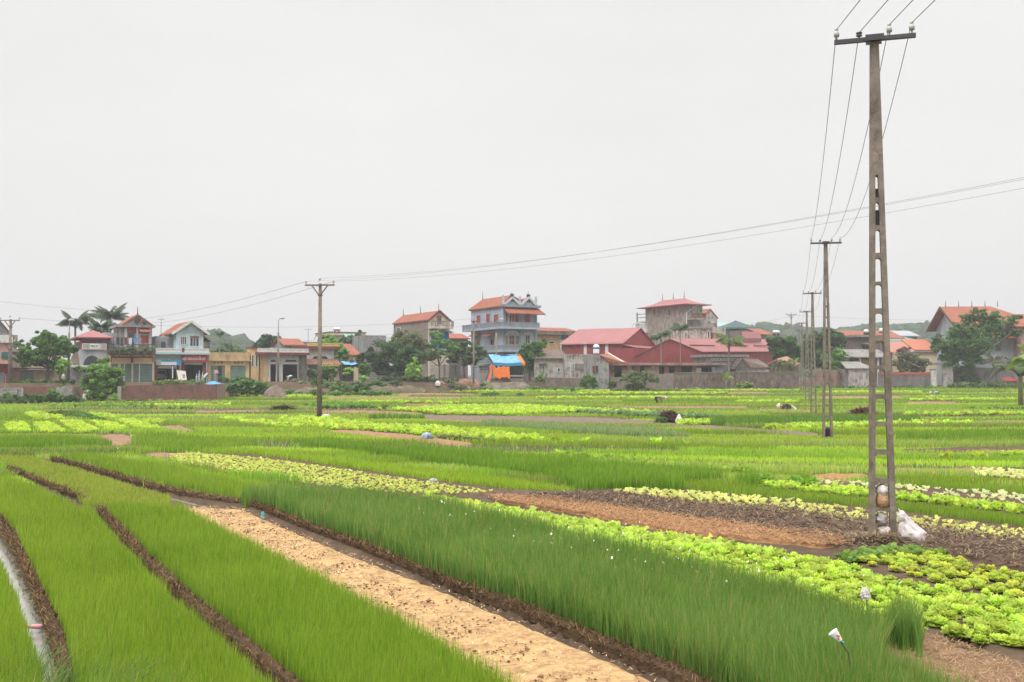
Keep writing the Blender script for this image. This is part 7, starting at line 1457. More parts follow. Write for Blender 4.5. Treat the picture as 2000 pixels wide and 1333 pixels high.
LBL = ['', 'second ladder pole with a dark pot in its lowest opening', 'third ladder pole, its crossarm tilted up to the right', 'fourth ladder pole with twigs at its foot', 'fifth ladder pole, small in the distance', 'farthest ladder pole, last of the line']
POLES = []
for i, (px, d, yw) in enumerate(LPX):
    o = proto if i == 0 else copy_tree(proto); x = P(px, 900, d).x; g = float(gz(x, d)); o.location = (x, d, g); o.rotation_euler = (0, 0, R(yw))
    if i: o['label'] = LBL[i]
    POLES.append(o)
POLES[0].rotation_euler = (0, R(-.25), R(-15.8))
q0, q1 = P(1712, 377, D1).z, P(1712, 426, D1).z
MB().box(-.055, .055, -.02, .06, zat(387) + .0, zat(369)).box(-.06, .06, -.02, .06, zat(441), zat(411)).build('dark_infill', surf('dark_board', (.05, .05, .045), var=.3), proto)
bpy.context.view_layer.update()
WIREM = surf('wire', (.06, .055, .055), var=.1, bump=0)
def wire(label, pts, sag, r=.007, group=None, name='power_line'):
    """pts: world points; hangs between each pair"""
    m = MB(); c0 = pts[0]; L_ = []
    for i, (a, b) in enumerate(zip(pts[:-1], pts[1:])):
        s = sag[i] if isinstance(sag, (list, tuple)) else sag
        for k in range(15 if i == len(pts) - 2 else 14):
            t = k / 14; L_.append(a.lerp(b, t) - Vector((0, 0, 4 * s * t * (1 - t))) - c0)
    m.tube(L_, r, 5); o = m.build(name, WIREM, None, c0); return tag(o, label, 'wire', group)
wn = ['leftmost', 'second from left', 'third from left', 'rightmost']
for i, x in enumerate((-.62, -.25, .24, .60)):
    za = zat(80.5) + .22 if i != 1 else zat(80.5) + .13
    pts = [(o.matrix_world @ Vector((x, -.12, za))) for o in POLES]
    d = Vector((-2.3, -26.7, 0)); p0 = pts[0] + d + Vector((0, 0, .1))
    wire(wn[i] + ' wire of the ladder pole line overhead', [p0] + pts, [.35, .55 + .12 * i, .6, .55, .5, .4], .0065, 'wires of the ladder pole line')
# slim round poles
def round_pole(label, px, d, ytop, arm=1.0, r0=.18, r1=.105, yaw=0, twoarms=False, base=None):
    x = P(px, 800, d).x; g = float(gz(x, d)); t = empty('round_pole', (x, d, g), R(yaw), label, 'power pole'); H = P(px, ytop, d).z - g
    MB().tube([(0, 0, -.6), (0, 0, H)], [r0, r1], 14).build('shaft', PCONC, t, smooth=True)
    def armset(z, br=True, ins=(-.93, 0, .93)):
        m = MB().box(-arm, arm, -r1 - .1, -r1 - .01, z - .05, z + .04); m.build('crossarm', RARM, t)
        if br: MB().bar((-arm * .52, -r1 - .05, z - .05), (-.06, -r1 - .03, z - .66 * arm), .07).bar((arm * .52, -r1 - .05, z - .05), (.06, -r1 - .03, z - .66 * arm), .07).box(-r1 - .04, r1 + .04, -r1 - .05, r1 + .05, z - .70 * arm, z - .63 * arm).build('brace', RARM, t)
        for k in ins:
            zz = z + .04 if k else z + .22
            MB().lathe([(.02, 0), (.02, .10), (.07, .11), (.075, .2), (.05, .26), (.03, .3)], (k * arm, -r1 - .05, zz), 10).build('insulator', PORC, t, smooth=True)
    armset(H - .12)
    if twoarms: armset(H - 2.45, True, (-.93, -.5, .5, .93))
    return t, H
d6 = G(624, 817).y
pS, hS = round_pole('slim round concrete pole with braced crossarm standing in the field', 624, d6, 554, .97, .185, .10, -3)
pL, hL = round_pole('dark round pole with two crossarms at the left frame edge', 18, 102, 624, 1.0, .20, .12, 3, True)
pM, hM = round_pole('slim pole at the field edge left of the tarp stall', 925, G(925, 758).y, 626, .35, .135, .09, 0)
pR, hR = round_pole('distant slim pole with braced crossarm left of the ladder poles', 1547, 190, 614, 1.0, .17, .11, 0)
pQ, hQ = round_pole('distant pole with two short crossarms before the wooded ridge', 1540, 215, 636, .9, .17, .14, 0)
bpy.context.view_layer.update()
# line from the slim pole out to the right, over the camera's right shoulder
endp = P(2230, 290, 24); topS = pS.matrix_world @ Vector((0, -.1, hS + .3))
for k, (x, dz, pyy, nm) in enumerate([(-.9, -.0, 318, 'upper'), (0, .2, 322, 'middle'), (.9, 0, 340, 'lower')]):
    a = pS.matrix_world @ Vector((x, -.15, hS + .12 + dz)); b = P(2150, pyy, 27)
    wire(nm + ' wire from the slim field pole toward the upper right', [a, b], .62, .0042, 'wires running right from the slim pole')
    c = P(262 + 20 * k, 612, 128) ; 
    if k != 1: wire(nm + ' wire from the slim field pole down to the left roofs', [a, P(150 + 25 * k, 622 + 4 * k, 150)], 1.2, .010, 'wires running left from the slim pole')
aL = pL.matrix_world @ Vector((0, -.1, hL)); aM = pM.matrix_world @ Vector((0, -.1, hM))
wire('upper long thin wire from the left pole to the field edge pole', [aL + Vector((.9, 0, .1)), aM + Vector((-.3, 0, .2))], 1.0, .009, 'long wires along the road')
wire('lower long thin wire from the left pole to the field edge pole', [aL + Vector((.9, 0, -2.2)), aM + Vector((-.3, 0, -.6))], 1.2, .009, 'long wires along the road')
wire('sloping wire crossing the sky at the left edge', [P(-40, 585, 90), P(250, 612, 128)], .1, .009)
wire('thin wire right of the villa toward the brown block', [aM + Vector((.3, 0, .2)), P(1260, 640, 165)], 1.0, .010)
wire('thin wire running right behind the tall pole', [P(1547, 616, 189), P(2040, 624, 150)], .5, .010)
wire('thin wire left of the distant pole over the warehouses', [P(1420, 636, 180), P(1547, 616, 189)], .5, .012)
# street lamps
def lamp(label, px, d, ybreak, head, ybase=None, pole=.11):
    x = P(px, 800, d).x; g = float(gz(x, d)); t = empty('street_lamp', (x, d, g), 0, label, 'street lamp'); hb = P(px, ybreak, d).z - g; hd = P(head[0], head[1], d); hx, hz = hd.x - x, hd.z - g
    MB().tube([(0, 0, -.4), (0, 0, hb)], [pole * 1.3, pole], 12).build('pole', PCONC, t, smooth=True)
    MB().tube([(0, 0, hb), (0, 0, hb + (hz - hb) * .6), (hx * .12, 0, hz - (hz - hb) * .12), (hx * .45, 0, hz), (hx, 0, hz + .02)], .045, 8).build('arm', surf('galvanised', (.30, .29, .28), rough=.5), t, smooth=True)
    MB().tube([(hx - .1, 0, hz), (hx + .15, 0, hz + .03), (hx + .55, 0, hz)], [.07, .17, .05], 10).build('lamp_head', surf('lamp_shell', (.48, .49, .48), rough=.4), t, smooth=True)
lamp('street lamp with curved arm before the white house', 542.5, 120, 650, (548, 622)); lamp('street lamp with grey head before the grey blue villa', 969, 133, 650, (977, 624.5)); lamp('street lamp on a thin pole beside the broad leafy tree', 133, 108, 650, (136, 626)); lamp('street lamp head rising over the big red warehouse', 1235.5, 172, 650, (1243, 633))
x = P(337, 745, 107).x; g = float(gz(x, 107)); t = empty('sign_pole', (x, 107, g), 0, 'white banded post with a blue sign before the open garage', 'sign post'); MB().tube([(0, 0, 0), (0, 0, P(337, 716, 107).z - g)], .06, 10).build('post', FRAMEW, t); zz = P(337, 713, 107).z - g
MB().box(-.12, .12, -.03, .03, zz - .45, zz).build('plate', surf('deep_blue', (.08, .07, .30), bump=0), t); MB().lathe([(.066, 0), (.066, .35)], (0, 0, .9), 10).lathe([(.066, 0), (.066, .35)], (0, 0, 1.7), 10).build('band', DARKM, t)

# ================================================================== THINGS IN THE FIELD
def crumple(name, mat, c, r, seed=0, amp=.28, sub=3, parent=None, top=None, lean=(0, 0), fold=1.0):
    """a creased bag: an irregular closed lump, pinched toward its top when top is given"""
    bm = bmesh.new(); bmesh.ops.create_icosphere(bm, subdivisions=sub, radius=1); rr = np.random.default_rng(seed); ks = rr.normal(0, 2.6, (7, 3)); ph = rr.uniform(0, 6, 7)
    for v in bm.verts:
        p = np.array(v.co); s = sum(abs(math.sin(float(k @ p) * fold + f)) for k, f in zip(ks, ph)) / 7 - .6; q = p * (1 + amp * s * 1.6)
        if top: t = max(0, q[2]); f = 1 - (1 - top) * min(1, t) ** .8; q[0] *= f; q[1] *= f
        q[2] = max(q[2], -.62)
        v.co = (q[0] * r[0] + lean[0] * max(0, q[2]), q[1] * r[1] + lean[1] * max(0, q[2]), (q[2] + .62) * r[2])
    me = bpy.data.meshes.new(name); bm.to_mesh(me); bm.free()
    o = link(name, me, mat, parent, c); return o
PLAST = surf('white_plastic', (.66, .62, .62), var=.08, scale=6, rough=.45, dirt=(.45, .36, .36), damt=.5, dscale=3, streak=0, bump=.3, spec=.4)
PLASG = surf('grey_plastic', (.40, .38, .37), var=.25, scale=8, rough=.5, dirt=(.20, .15, .14), damt=.7, dscale=5, streak=0, bump=.4)
mp_ = POLES[0].matrix_world
def onpole(x, y, z): return mp_ @ Vector((x, y, z))
zc = zat(990, 1722); b_ = tag(crumple('straw_bundle', surf('straw_ball', (.50, .30, .17), var=.3, scale=14, dirt=(.25, .13, .08), damt=.6, dscale=9, streak=0, bump=1), onpole(.0, -.02, zc + .005), (.105, .14, .155), 2, .2, fold=1.6), 'orange straw bundle wedged in the nearest ladder pole', 'bundle')
tag(crumple('plastic_bag', PLAST, onpole(.0, -.0, zat(967, 1722)), (.095, .14, .115), 3, .25), 'white plastic bag stuffed above the straw bundle in the pole', 'plastic bag')
tag(crumple('plastic_bag', PLASG, onpole(-.02, -.02, zat(1024, 1722)), (.095, .14, .13), 4, .4), 'grey crumpled bag in the lowest opening of the nearest pole', 'plastic bag')
tag(crumple('plastic_bag', surf('pinkish_plastic', (.60, .50, .46), var=.3, scale=9), onpole(.02, -.03, zat(1043, 1722)), (.10, .14, .10), 5, .35), 'pinkish white bag at the very bottom opening of the pole', 'plastic bag')
g = G(1781, 1062); sk = tag(crumple('white_sack', PLAST, (g.x, g.y, -.02), (.20, .17, .34), 8, .55, 4, top=.30, lean=(-.17, 0)), 'tall white plastic sack standing right of the nearest pole', 'sack')
crumple('sack_neck', PLAST, (-.16, 0, .40), (.07, .06, .10), 9, .3, 3, parent=sk)
g = G(1717, 1052); tag(crumple('plastic_sheet', PLASG, (g.x, g.y - .12, .03), (.15, .09, .05), 6, .3), 'flattened pale plastic at the foot of the nearest pole', 'litter')
g = G(1672, 1062); o = tag(crumple('plastic_sheet', PLAST, (g.x, g.y, .02), (.13, .05, .035), 7, .3), 'thin strip of white plastic on the straw left of the pole', 'litter'); o.rotation_euler = (0, -.2, .5)
def straw_heap(name, label, px, py, r, cols, n, h=.3, mat=MULCH, cat='straw heap', ln=.25):
    g = G(px, py); root = empty(name, (g.x, g.y, float(gz(g.x, g.y))), 0, label, cat); crumple('heap', mat, (0, 0, -.05), (r[0], r[1], h / 1.4), n % 17, .3, 3, parent=root, fold=1.3)
    a = rng.uniform(0, 6.28, n); q = rng.uniform(0, 1, n) ** .5; x = np.cos(a) * q * r[0]; y = np.sin(a) * q * r[1]; z = (1 - q ** 2) * h * .9 + .02
    s = straw('straw', '', '', x + g.x, y + g.y, z, ln, .004, cols, .16, parent=root); s.location = (-g.x, -g.y, 0); s['kind'] = 'stuff'; return root
straw_heap('straw_heap', 'low heap of brown straw round the foot of the nearest pole', 1722, 1062, (.62, .3), [(.26, .19, .12), (.20, .14, .09), (.36, .27, .17)], 1300, .09)
straw_heap('straw_heap', 'grey brown straw heap beside a white bag at mid field', 1306, 827, (.55, .4), [(.24, .18, .13), (.15, .11, .08)], 900, .7, ln=.3)
straw_heap('straw_heap', 'reddish brown heap left of the tall pole in the distance', 1685, 811, (.8, .5), [(.32, .19, .12), (.22, .12, .08)], 900, .42, mat=surf('reddish_heap', (.27, .16, .11), var=.3), ln=.35)
straw_heap('straw_heap', 'small brushwood heap left of the slim pole', 552, 803, (.9, .5), [(.22, .17, .11), (.12, .14, .06)], 700, .3, ln=.4)
bush('field_weeds', 'dark leafy weed beside the grey straw heap', 1292, 828, 22, 12, (.06, .11, .035), 500, .12)
for i in range(7):
    px = 865 + i * 16; straw_heap('hay_tuft', ['first', 'second', 'third', 'fourth', 'fifth', 'sixth', 'seventh'][i] + ' pulled weed tuft from the left in front of the lime strip', px, 856 + i * 1.6, (.22, .15), [(.16, .22, .08), (.26, .22, .10)], 120, .12, cat='weed tuft', ln=.2)['group'] = 'pulled weed tufts'
def litter_bag(label, px, py, r, mat, seed, name='plastic_bag', up=0, cat='plastic bag', **k):
    g = G(px, py); return tag(crumple(name, mat, (g.x, g.y, float(gz(g.x, g.y)) + up - .02), r, seed, **k), label, cat)
litter_bag('white bag leaning on the grey straw heap', 1326, 829, (.2, .18, .36), PLAST, 11, top=.6)
litter_bag('blue grey striped bag on the bare orange bed', 834, 859, (.27, .2, .2), surf('striped_bag', (.38, .45, .56), var=.3, scale=3, dirt=(.06, .08, .14), damt=.9, dscale=3), 12)
litter_bag('white plastic scraps at the end of the bare raked bed', 230, 878, (.22, .08, .05), FRAMEW, 13, cat='litter')
litter_bag('white rubble and scraps at the foot of the slim pole', 636, 817, (.32, .12, .16), PLAST, 14, cat='litter', amp=.6)
litter_bag('grey clod of weeds above the yellow seedlings', 846, 944, (.13, .1, .09), PLASG, 15, cat='litter')
litter_bag('small turquoise plastic piece on the bank at the onion bed corner', 513, 1012, (.035, .02, .09), surf('turquoise', (.10, .42, .45), bump=0), 16, cat='litter', amp=.4)
litter_bag('white bag on the red earth bank', 855, 757, (.35, .2, .38), FRAMEW, 17, up=.2)
litter_bag('brown and white rag heap at the field edge right of the stall', 1003, 757, (.35, .3, .35), surf('rag', (.45, .28, .20), var=.4), 18, cat='litter')
litter_bag('tiny white scrap at the foot of the hedge mound', 529, 768, (.16, .1, .1), FRAMEW, 19, cat='litter')
litter_bag('big white sack beside the leafy tree at the left', 170, 782, (.42, .3, .75), FRAMEW, 20, top=.6)
litter_bag('white papers near the wall left of the ladder poles', 1635, 751, (.35, .2, .25), FRAMEW, 21, cat='litter', amp=.5)
litter_bag('dark pot standing in the bottom of the second ladder pole', 1616.5, 857, (.13, .1, .33), surf('dark_pot', (.035, .022, .018), var=.3), 22, name='dark_pot', cat='pot', amp=.08)
g = G(66, 1219); bt = empty('pink_bottle', (g.x, g.y, -.05), R(10), 'pink plastic bottle floating in the left ditch', 'bottle'); MB().tube([(-.10, 0, .02), (-.085, 0, .02), (-.03, 0, .02), (.0, 0, .02), (.08, 0, .02), (.10, 0, .02)], [.012, .02, .022, .028, .028, .015], 12).build('bottle_body', surf('pink_plastic', (.62, .26, .28), rough=.35, bump=0, spec=.5), bt, smooth=True); MB().tube([(-.12, 0, .02), (-.10, 0, .02)], .012, 10).build('cap', surf('pink_plastic', (.62, .26, .28)), bt)
# two marker sticks in the lower right
g = G(1693, 1236); st = empty('marker_stick', (g.x, g.y, 0), 0, 'dark stick topped with a crumpled clear plastic wrapper', 'marker stick'); zt = P(1696, 1168, g.y).z
MB().tube([(0, 0, -.1), (.008, 0, zt * .5), (.0, 0, zt)], .008, 7).build('stick', DARKM, st); crumple('wrapper', PLAST, (-.012, 0, zt - .015), (.042, .03, .07), 33, .95, 4, parent=st, fold=1.5)
MB().tube([(-.05, 0, zt - .01), (-.01, 0, zt), (.02, 0, zt - .03)], .006, 6).build('tie', PLAST, st)
g = Vector((P(1662, 1300, 8.4).x, 8.4, 0)); d_ = g.y; st = empty('marker_stick', (g.x, g.y, 0), 0, 'leaning stick carrying a white printed paper cup', 'marker stick'); a = P(1641, 1252, d_) - Vector((g.x, g.y, 0)); b2_ = P(1657, 1277, d_) - Vector((g.x, g.y, 0))
MB().tube([(0, 0, -.05), (.0, 0, b2_.z * .6), tuple(b2_), tuple(a)], .006, 7).build('stick', DARKM, st)
ax = (P(1630, 1236, d_) - P(1643, 1252, d_)).normalized(); e0 = a; e1 = a + ax * .098; cup = MB(); pr = ax.cross(Vector((0, 1, 0))).normalized(); n_ = 20; vs = []
for cc, r_ in ((e0, .021), (e0 + ax * .008, .023), (e1, .044)): vs += [cc + pr * math.cos(2 * math.pi * k / n_) * r_ + Vector((0, 1, 0)) * math.sin(2 * math.pi * k / n_) * r_ * .55 for k in range(n_)]
cup.add(vs, [(j * n_ + k, j * n_ + (k + 1) % n_, (j + 1) * n_ + (k + 1) % n_, (j + 1) * n_ + k) for j in range(2) for k in range(n_)] + [list(range(n_))[::-1], list(range(2 * n_, 3 * n_))]); co = cup.build('paper_cup', surf('paper_white', (.80, .80, .80), var=.03, bump=0), st)
for k, (t, s_, r_, c) in enumerate([(.45, -.35, .014, (.75, .16, .05)), (.3, .1, .012, (.75, .22, .05)), (.32, .45, .012, (.10, .45, .45)), (.62, -.1, .009, (.70, .12, .05)), (.15, .2, .012, (.55, .60, .05))]):
    p = e0 + ax * .098 * t + pr * s_ * .034; rad = .021 + .023 * t; r_ *= .8; yy = -math.sqrt(max(.02, 1 - (s_ * .034 / rad) ** 2)) * rad * .55 - .003
    MB().tube([p + Vector((0, yy, 0)), p + Vector((0, yy - .002, 0))], r_, 10).build('print_patch', surf('print_%d' % k, c, bump=0, var=.05), co)
MB().tube([e0 + Vector((-.02, -.01, -.01)), e0, e0 + Vector((.03, -.01, -.012))], .007, 6).build('tie', surf('turquoise', (.1, .42, .45)), st)
# red box at the right
b = Bld('red_shrine', 'small dark red box with sloping roof at the right edge', 'shrine', 1960, 758, G(1972, 758).y, 5); u0, u1, z0, z1 = b.fr(1960, 745, 1986, 758); b.box('body', MAROON, u0, u1, 0, .8, -.2, z1); b.part('roof', MB().slab([(u0 - .1, -.1, z1), (u1 + .1, -.1, z1), (u1 - .5, .4, b.f(1968, 738)[1]), (u0, .4, b.f(1968, 738)[1])], (0, 0, .06)), REDSH)
# earth heaps and banks
def ridge(name, label, pts, wd, mat, cat='earth bank', rough=.12):
    """pts (px, ytop, d): an irregular heap of earth following the points"""
    Q = [P(*p) for p in pts]; n = 70; A = resample([(q.x, q.y) for q in Q], n); s = np.r_[0, np.cumsum(np.hypot(*np.diff(np.array([(q.x, q.y) for q in Q]), axis=0).T))]; top = np.interp(np.linspace(0, s[-1], n), s, [q.z for q in Q])
    m = 15; v = np.linspace(-1, 1, m); x = np.repeat(A[:, :1], m, 1); y = A[:, 1:] + v[None] * wd; g = gz(x, y); e = (1 - np.abs(np.linspace(-1, 1, n)) ** 8)[:, None]
    z = g + (np.maximum(.1, top[:, None] - g)) * np.clip(1 - np.abs(v[None]) ** 1.7, 0, 1) * e + rough * vn(x, y, .4, 2) * e + rough * .6 * vn(x, y, .15, 7) - .12 * (np.abs(v[None]) > .99)
    V = np.stack([x, y, z], -1).reshape(-1, 3); ii = np.arange(n * m).reshape(n, m); T = np.stack([ii[:-1, :-1], ii[1:, :-1], ii[1:, 1:], ii[:-1, 1:]], -1).reshape(-1, 4)
    return tag(link(name, npmesh(name, V, T), mat), label, cat)
REDE = surf('red_earth', (.24, .135, .095), var=.35, scale=1.4, dirt=(.12, .07, .05), damt=.6, dscale=1.2, streak=0, bump=.8)
ridge('earth_bank', 'eroded red brown earth bank below the trees and iron fence', [(828, 748, 127), (850, 743, 127), (880, 745, 127), (905, 742, 127), (938, 745, 127)], 2.2, REDE, rough=.28)
ridge('earth_bank', 'dark brushwood and earth bank below the tarp stall', [(942, 751, 127), (975, 748, 127), (1010, 747, 127), (1040, 748, 127)], 2.0, surf('dark_earth', (.14, .115, .085), var=.4, scale=1.2, bump=.8))
ridge('earth_heap', 'brown earth heap at the end of the broad leafed hedge', [(516, 761, 106), (528, 755, 106), (541, 756, 106), (562, 766, 106)], 1.2, surf('heap_brown', (.17, .125, .10), var=.4, scale=2, bump=.6), 'earth heap', .22)
ridge('earth_heap', 'grey gravel heap behind the weedy bushes at the left', [(94, 776, 95), (110, 758, 95), (130, 753, 95), (146, 762, 95), (156, 776, 95)], 1.8, surf('gravel', (.12, .108, .095), var=.45, scale=3, bump=.8), 'gravel heap', .25)
ridge('earth_bank', 'low earth rim along the field below the roadside shrubs', [(560, 757, 113), (620, 755, 114), (680, 756, 115), (760, 756, 118), (830, 752, 122)], 1.2, surf('dull_earth', (.16, .12, .085), var=.4, scale=1.4, dirt=(.10, .12, .05), damt=.7, dscale=1, streak=0, bump=.8), rough=.22)
# ---- tarp stall
b = Bld('tarp_stall', 'market stall under a sloping blue tarp with an orange sheet hanging in front', 'stall', 953, 752, 130, 8)
def cloth(b, name, mat, c0, c1, c2, c3, sag=.12, nu=16, nv=10, seed=0, th=.015):
    """four corners (u,v,z) ; c0-c1 lower edge, c3-c2 upper edge"""
    C = [Vector(q) for q in (c0, c1, c2, c3)]; V = []
    for j in range(nv + 1):
        for i in range(nu + 1):
            s, t = i / nu, j / nv; p = C[0].lerp(C[1], s).lerp(C[3].lerp(C[2], s), t); w = sag * (math.sin(s * 9 + seed) * .35 + math.sin(s * 23 + t * 3 + seed) * .2) - sag * math.sin(math.pi * s) * .5
            V.append((p.x, p.y - abs(w) * .3, p.z + w))
    T = [(j * (nu + 1) + i, j * (nu + 1) + i + 1, (j + 1) * (nu + 1) + i + 1, (j + 1) * (nu + 1) + i) for j in range(nv) for i in range(nu)]
    me = npmesh(name, np.array(V), np.array(T), smooth=True); o = link(name, me, mat, b.root); md = o.modifiers.new('thickness', 'SOLIDIFY'); md.thickness = th; return o
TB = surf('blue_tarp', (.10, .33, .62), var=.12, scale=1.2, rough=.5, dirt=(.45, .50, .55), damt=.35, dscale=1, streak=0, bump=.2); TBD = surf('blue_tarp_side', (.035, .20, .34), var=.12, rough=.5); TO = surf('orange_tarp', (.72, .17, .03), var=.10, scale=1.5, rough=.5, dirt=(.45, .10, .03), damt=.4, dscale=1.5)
fz = b.f
u0, ze = fz(964, 709); u1, _ = fz(1026, 709); ur0, zr = fz(953, 692.5, 3); ur1 = fz(1008, 692.5, 3)[0]; um = fz(1019, 709)[0]
cloth(b, 'blue_tarp_roof', TB, (u0, 0, ze), (um, 0, ze), (ur1, 3, zr), (ur0, 3, zr), .10); cloth(b, 'orange_tarp_edge', TO, (um, 0, ze), (u1, 0, ze), (ur1 + .5, 3, zr), (ur1, 3, zr), .05, 5)
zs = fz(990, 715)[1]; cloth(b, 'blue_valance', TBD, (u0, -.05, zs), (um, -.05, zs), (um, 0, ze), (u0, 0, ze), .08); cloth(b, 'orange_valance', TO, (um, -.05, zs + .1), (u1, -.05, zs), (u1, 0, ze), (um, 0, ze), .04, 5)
cl = cloth(b, 'orange_sheet', TO, (fz(963, 736)[0], -.25, fz(963, 736)[1]), (fz(996, 738)[0], -.25, fz(996, 738)[1]), (fz(995, 714)[0], -.03, zs), (fz(961, 712)[0], -.03, zs), .35, 18, 12, 2)
cloth(b, 'orange_strip', TO, (fz(948, 752)[0], -.6, fz(948, 752)[1]), (fz(957, 745)[0], -.5, fz(957, 745)[1]), (fz(961, 711)[0], -.05, zs + .2), (fz(959, 711)[0], -.05, zs + .2), .1, 5, 10, 3)
cloth(b, 'blue_strip', surf('navy_cloth', (.06, .08, .20)), (fz(942, 753)[0], -.5, fz(942, 753)[1]), (fz(947, 752)[0], -.5, fz(947, 752)[1]), (fz(957, 722)[0], -.3, fz(957, 722)[1]), (fz(955, 724)[0], -.3, fz(955, 724)[1]), .05, 4, 8, 4)
for px, v in ((962, .1), (1024, .1), (995, .1), (954, 2.9), (1006, 2.9)): q = fz(px, 730, v)[0]; b.part('post', MB().tube([(q, v, b.zb), (q, v, ze if v < 1 else zr)], .05, 7), BARK)
q = b.fr(996, 733, 1024, 738, .2); b.box('counter', surf('pale_board', (.36, .33, .31), var=.2), q[0], q[1], .1, .9, q[3] - .2, q[3]); b.box('back_shade', surf('stall_back', (.035, .04, .045), var=.2), u0 + 1.2, u1, 2.6, 2.65, b.zb, zr - .1); b.box('stone_footing', ROUGHG, fz(960, 750)[0], u1, .2, 2.5, b.zb, q[2] - .1)  # near-black sheet at the back paints the shade inside the stall
b = Bld('board_shack', 'patched shack of weathered boards and dark netting left of the tarp stall', 'shack', 934, 752, 131, 8); u0, u1, z0, z1 = b.fr(934, 712, 958, 752); rr = random.Random(3); z = b.zb
while z < z1 - .1: hh = rr.uniform(.18, .4); b.box('board', surf('board_%d' % rr.randrange(3), [(.30, .27, .24), (.22, .19, .17), (.42, .39, .36)][rr.randrange(3)], var=.25), u0 + rr.uniform(0, .2), u1 - rr.uniform(0, .2), rr.uniform(-.05, .02), .08, z, z + hh - .03); z += hh
q = b.f(938, 706)[1]; b.part('net_roof', MB().slab([(u0 - .6, -.6, z1 - .5), (u1 + .2, -.4, z1 + .1), (u1 + .4, 2, b.f(952, 695, 2)[1]), (u0 + .3, 2, q)], (0, 0, .06)), surf('dark_net', (.06, .085, .08), var=.3))
# blue awning, small tent
b = Bld('blue_awning', 'blue plastic awning right of the brown canopy', 'awning', 665, 744, 126); q = b.fr(665, 706, 692, 713); cloth(b, 'awning_sheet', TB, (q[0], -1.6, q[2]), (q[1], -1.6, q[2] + .1), (q[1], .2, q[3]), (q[0], .2, q[3]), .1)
for px in (667, 690): k = b.f(px, 720, -1.5)[0]; b.part('post', MB().tube([(k, -1.5, b.zb), (k, -1.5, q[2])], .05, 6), DARKM)
b.box('back_wall', INTER, q[0], q[1], .2, .4, b.zb, q[2])
g = P(416, 750, 102); z = float(gz(g.x, 102)); t = empty('blue_tent', (g.x, 102, z), 0, 'low blue tarp tent peeping over the brick wall', 'tent'); h = P(416, 745, 102).z - z; e = P(416, 751, 102).z - z
MB().add([(-.85, -.8, e), (.85, -.8, e), (.85, .8, e), (-.85, .8, e), (-.15, 0, h), (.15, 0, h)], [(0, 1, 5, 4), (1, 2, 5), (2, 3, 4, 5), (3, 0, 4), (3, 2, 1, 0)]).build('canopy', surf('bright_blue', (.08, .28, .72), var=.1, rough=.5), t)
for x in (-.8, .8): MB().tube([(x, -.7, 0), (x, -.7, e)], .03, 6).build('post', DARKM, t)
# leaning board and slabs, car
b = SHOP; o = Bld('display_board', 'white display board with grey prints standing between the shop fronts', 'board', 346, 744, 113, YAW); q = o.fr(346.5, 723.5, 362.5, 744); o.part('board', MB().slab([(q[0] + .1, -.25, q[2]), (q[1] + .1, -.25, q[2] + .1), (q[1], 0, q[3] - .1), (q[0] - .1, 0, q[3])], (0, .05, 0)), S('board_cream', (.72, .68, .60), var=.05)); o.part('print', MB().slab([(q[0] + .55, -.21, q[2] + .3), (q[1] - .1, -.21, q[2] + .33), (q[1] - .12, -.16, q[2] + .75), (q[0] + .53, -.16, q[2] + .72)], (0, -.02, 0)), S('print_grey', (.38, .35, .38), var=.3)); o.part('leg', MB().bar((q[0] + .2, .5, q[2]), (q[0] + .3, .05, q[3] - .2), .05).bar((q[1] - .2, .5, q[2]), (q[1] - .2, .05, q[3] - .2), .05), WOODB)
o = Bld('leaning_slab', 'pale stone slab leaning at the right side of the paint shop', 'slab', 393, 745, 113.5, YAW); a, c = o.f(393.5, 744), o.f(405, 729); o.part('slab', MB().bar((a[0], -.2, a[1] + .1), (c[0], 0, c[1]), .5, .07), S('stone_slab', (.45, .42, .40))); a2, c2 = o.f(399, 744), o.f(406, 730); o.part('dark_slab', MB().bar((a2[0], .1, a2[1] + .1), (c2[0], .15, c2[1]), .5, .07), S('slate', (.12, .10, .10)))
for i, (px, hh) in enumerate(((384, .9), (389, 1.2), (395.5, 1.1))): q = P(px, 745, 113.2); MB().lathe([(.12, 0), (.12, hh * .55), (.05, hh * .75), (.05, hh)], (0, 0, 0), 10).build('gas_bottle', S('pale_bottle', (.38, .42, .42)), None, q + Vector((0, 0, .0))); bo = bpy.context.scene.objects[-1]
for ob in [o_ for o_ in COL.objects if o_.name.startswith('gas_bottle')]:
    k = [o_.name for o_ in COL.objects if o_.name.startswith('gas_bottle')].index(ob.name); tag(ob, ['left short grey bottle before the paint shop door', 'tallest grey bottle before the paint shop door', 'grey bottle nearest the leaning slab'][k], 'bottle', 'bottles before the paint shop')
b = SHOP; cc = b.f(322, 733, 2.5); car = empty('parked_car', b.root.matrix_world @ Vector((0, 0, 0)) if False else b.c + b.ux * (cc[0] - .25) + b.vx * 3.4 + Vector((0, 0, b.zb + .6)), R(YAW), 'silver white hatchback seen from behind inside the dark garage', 'car')
CW = S('car_paint', (.62, .64, .66), var=.02, rough=.3, bump=0, spec=.6); zf = b.f(322, 743, 2.2)[1] - (b.zb + .6); zf = max(0, zf)
prof = [(0, .28), (0, .95), (.25, 1.0), (.55, 1.5), (2.4, 1.52), (3.2, 1.02), (4.1, .9), (4.2, .3)]
m = MB(); m.slab([(-.82, y, z + zf) for y, z in prof], (1.64, 0, 0)); m.build('body', CW, car); gl = MB().slab([(-.68, .24, 1.04 + zf), (.68, .24, 1.04 + zf), (.62, .5, 1.42 + zf), (-.62, .5, 1.42 + zf)], (0, -.03, .01)); gl.build('rear_window', DARK, car)
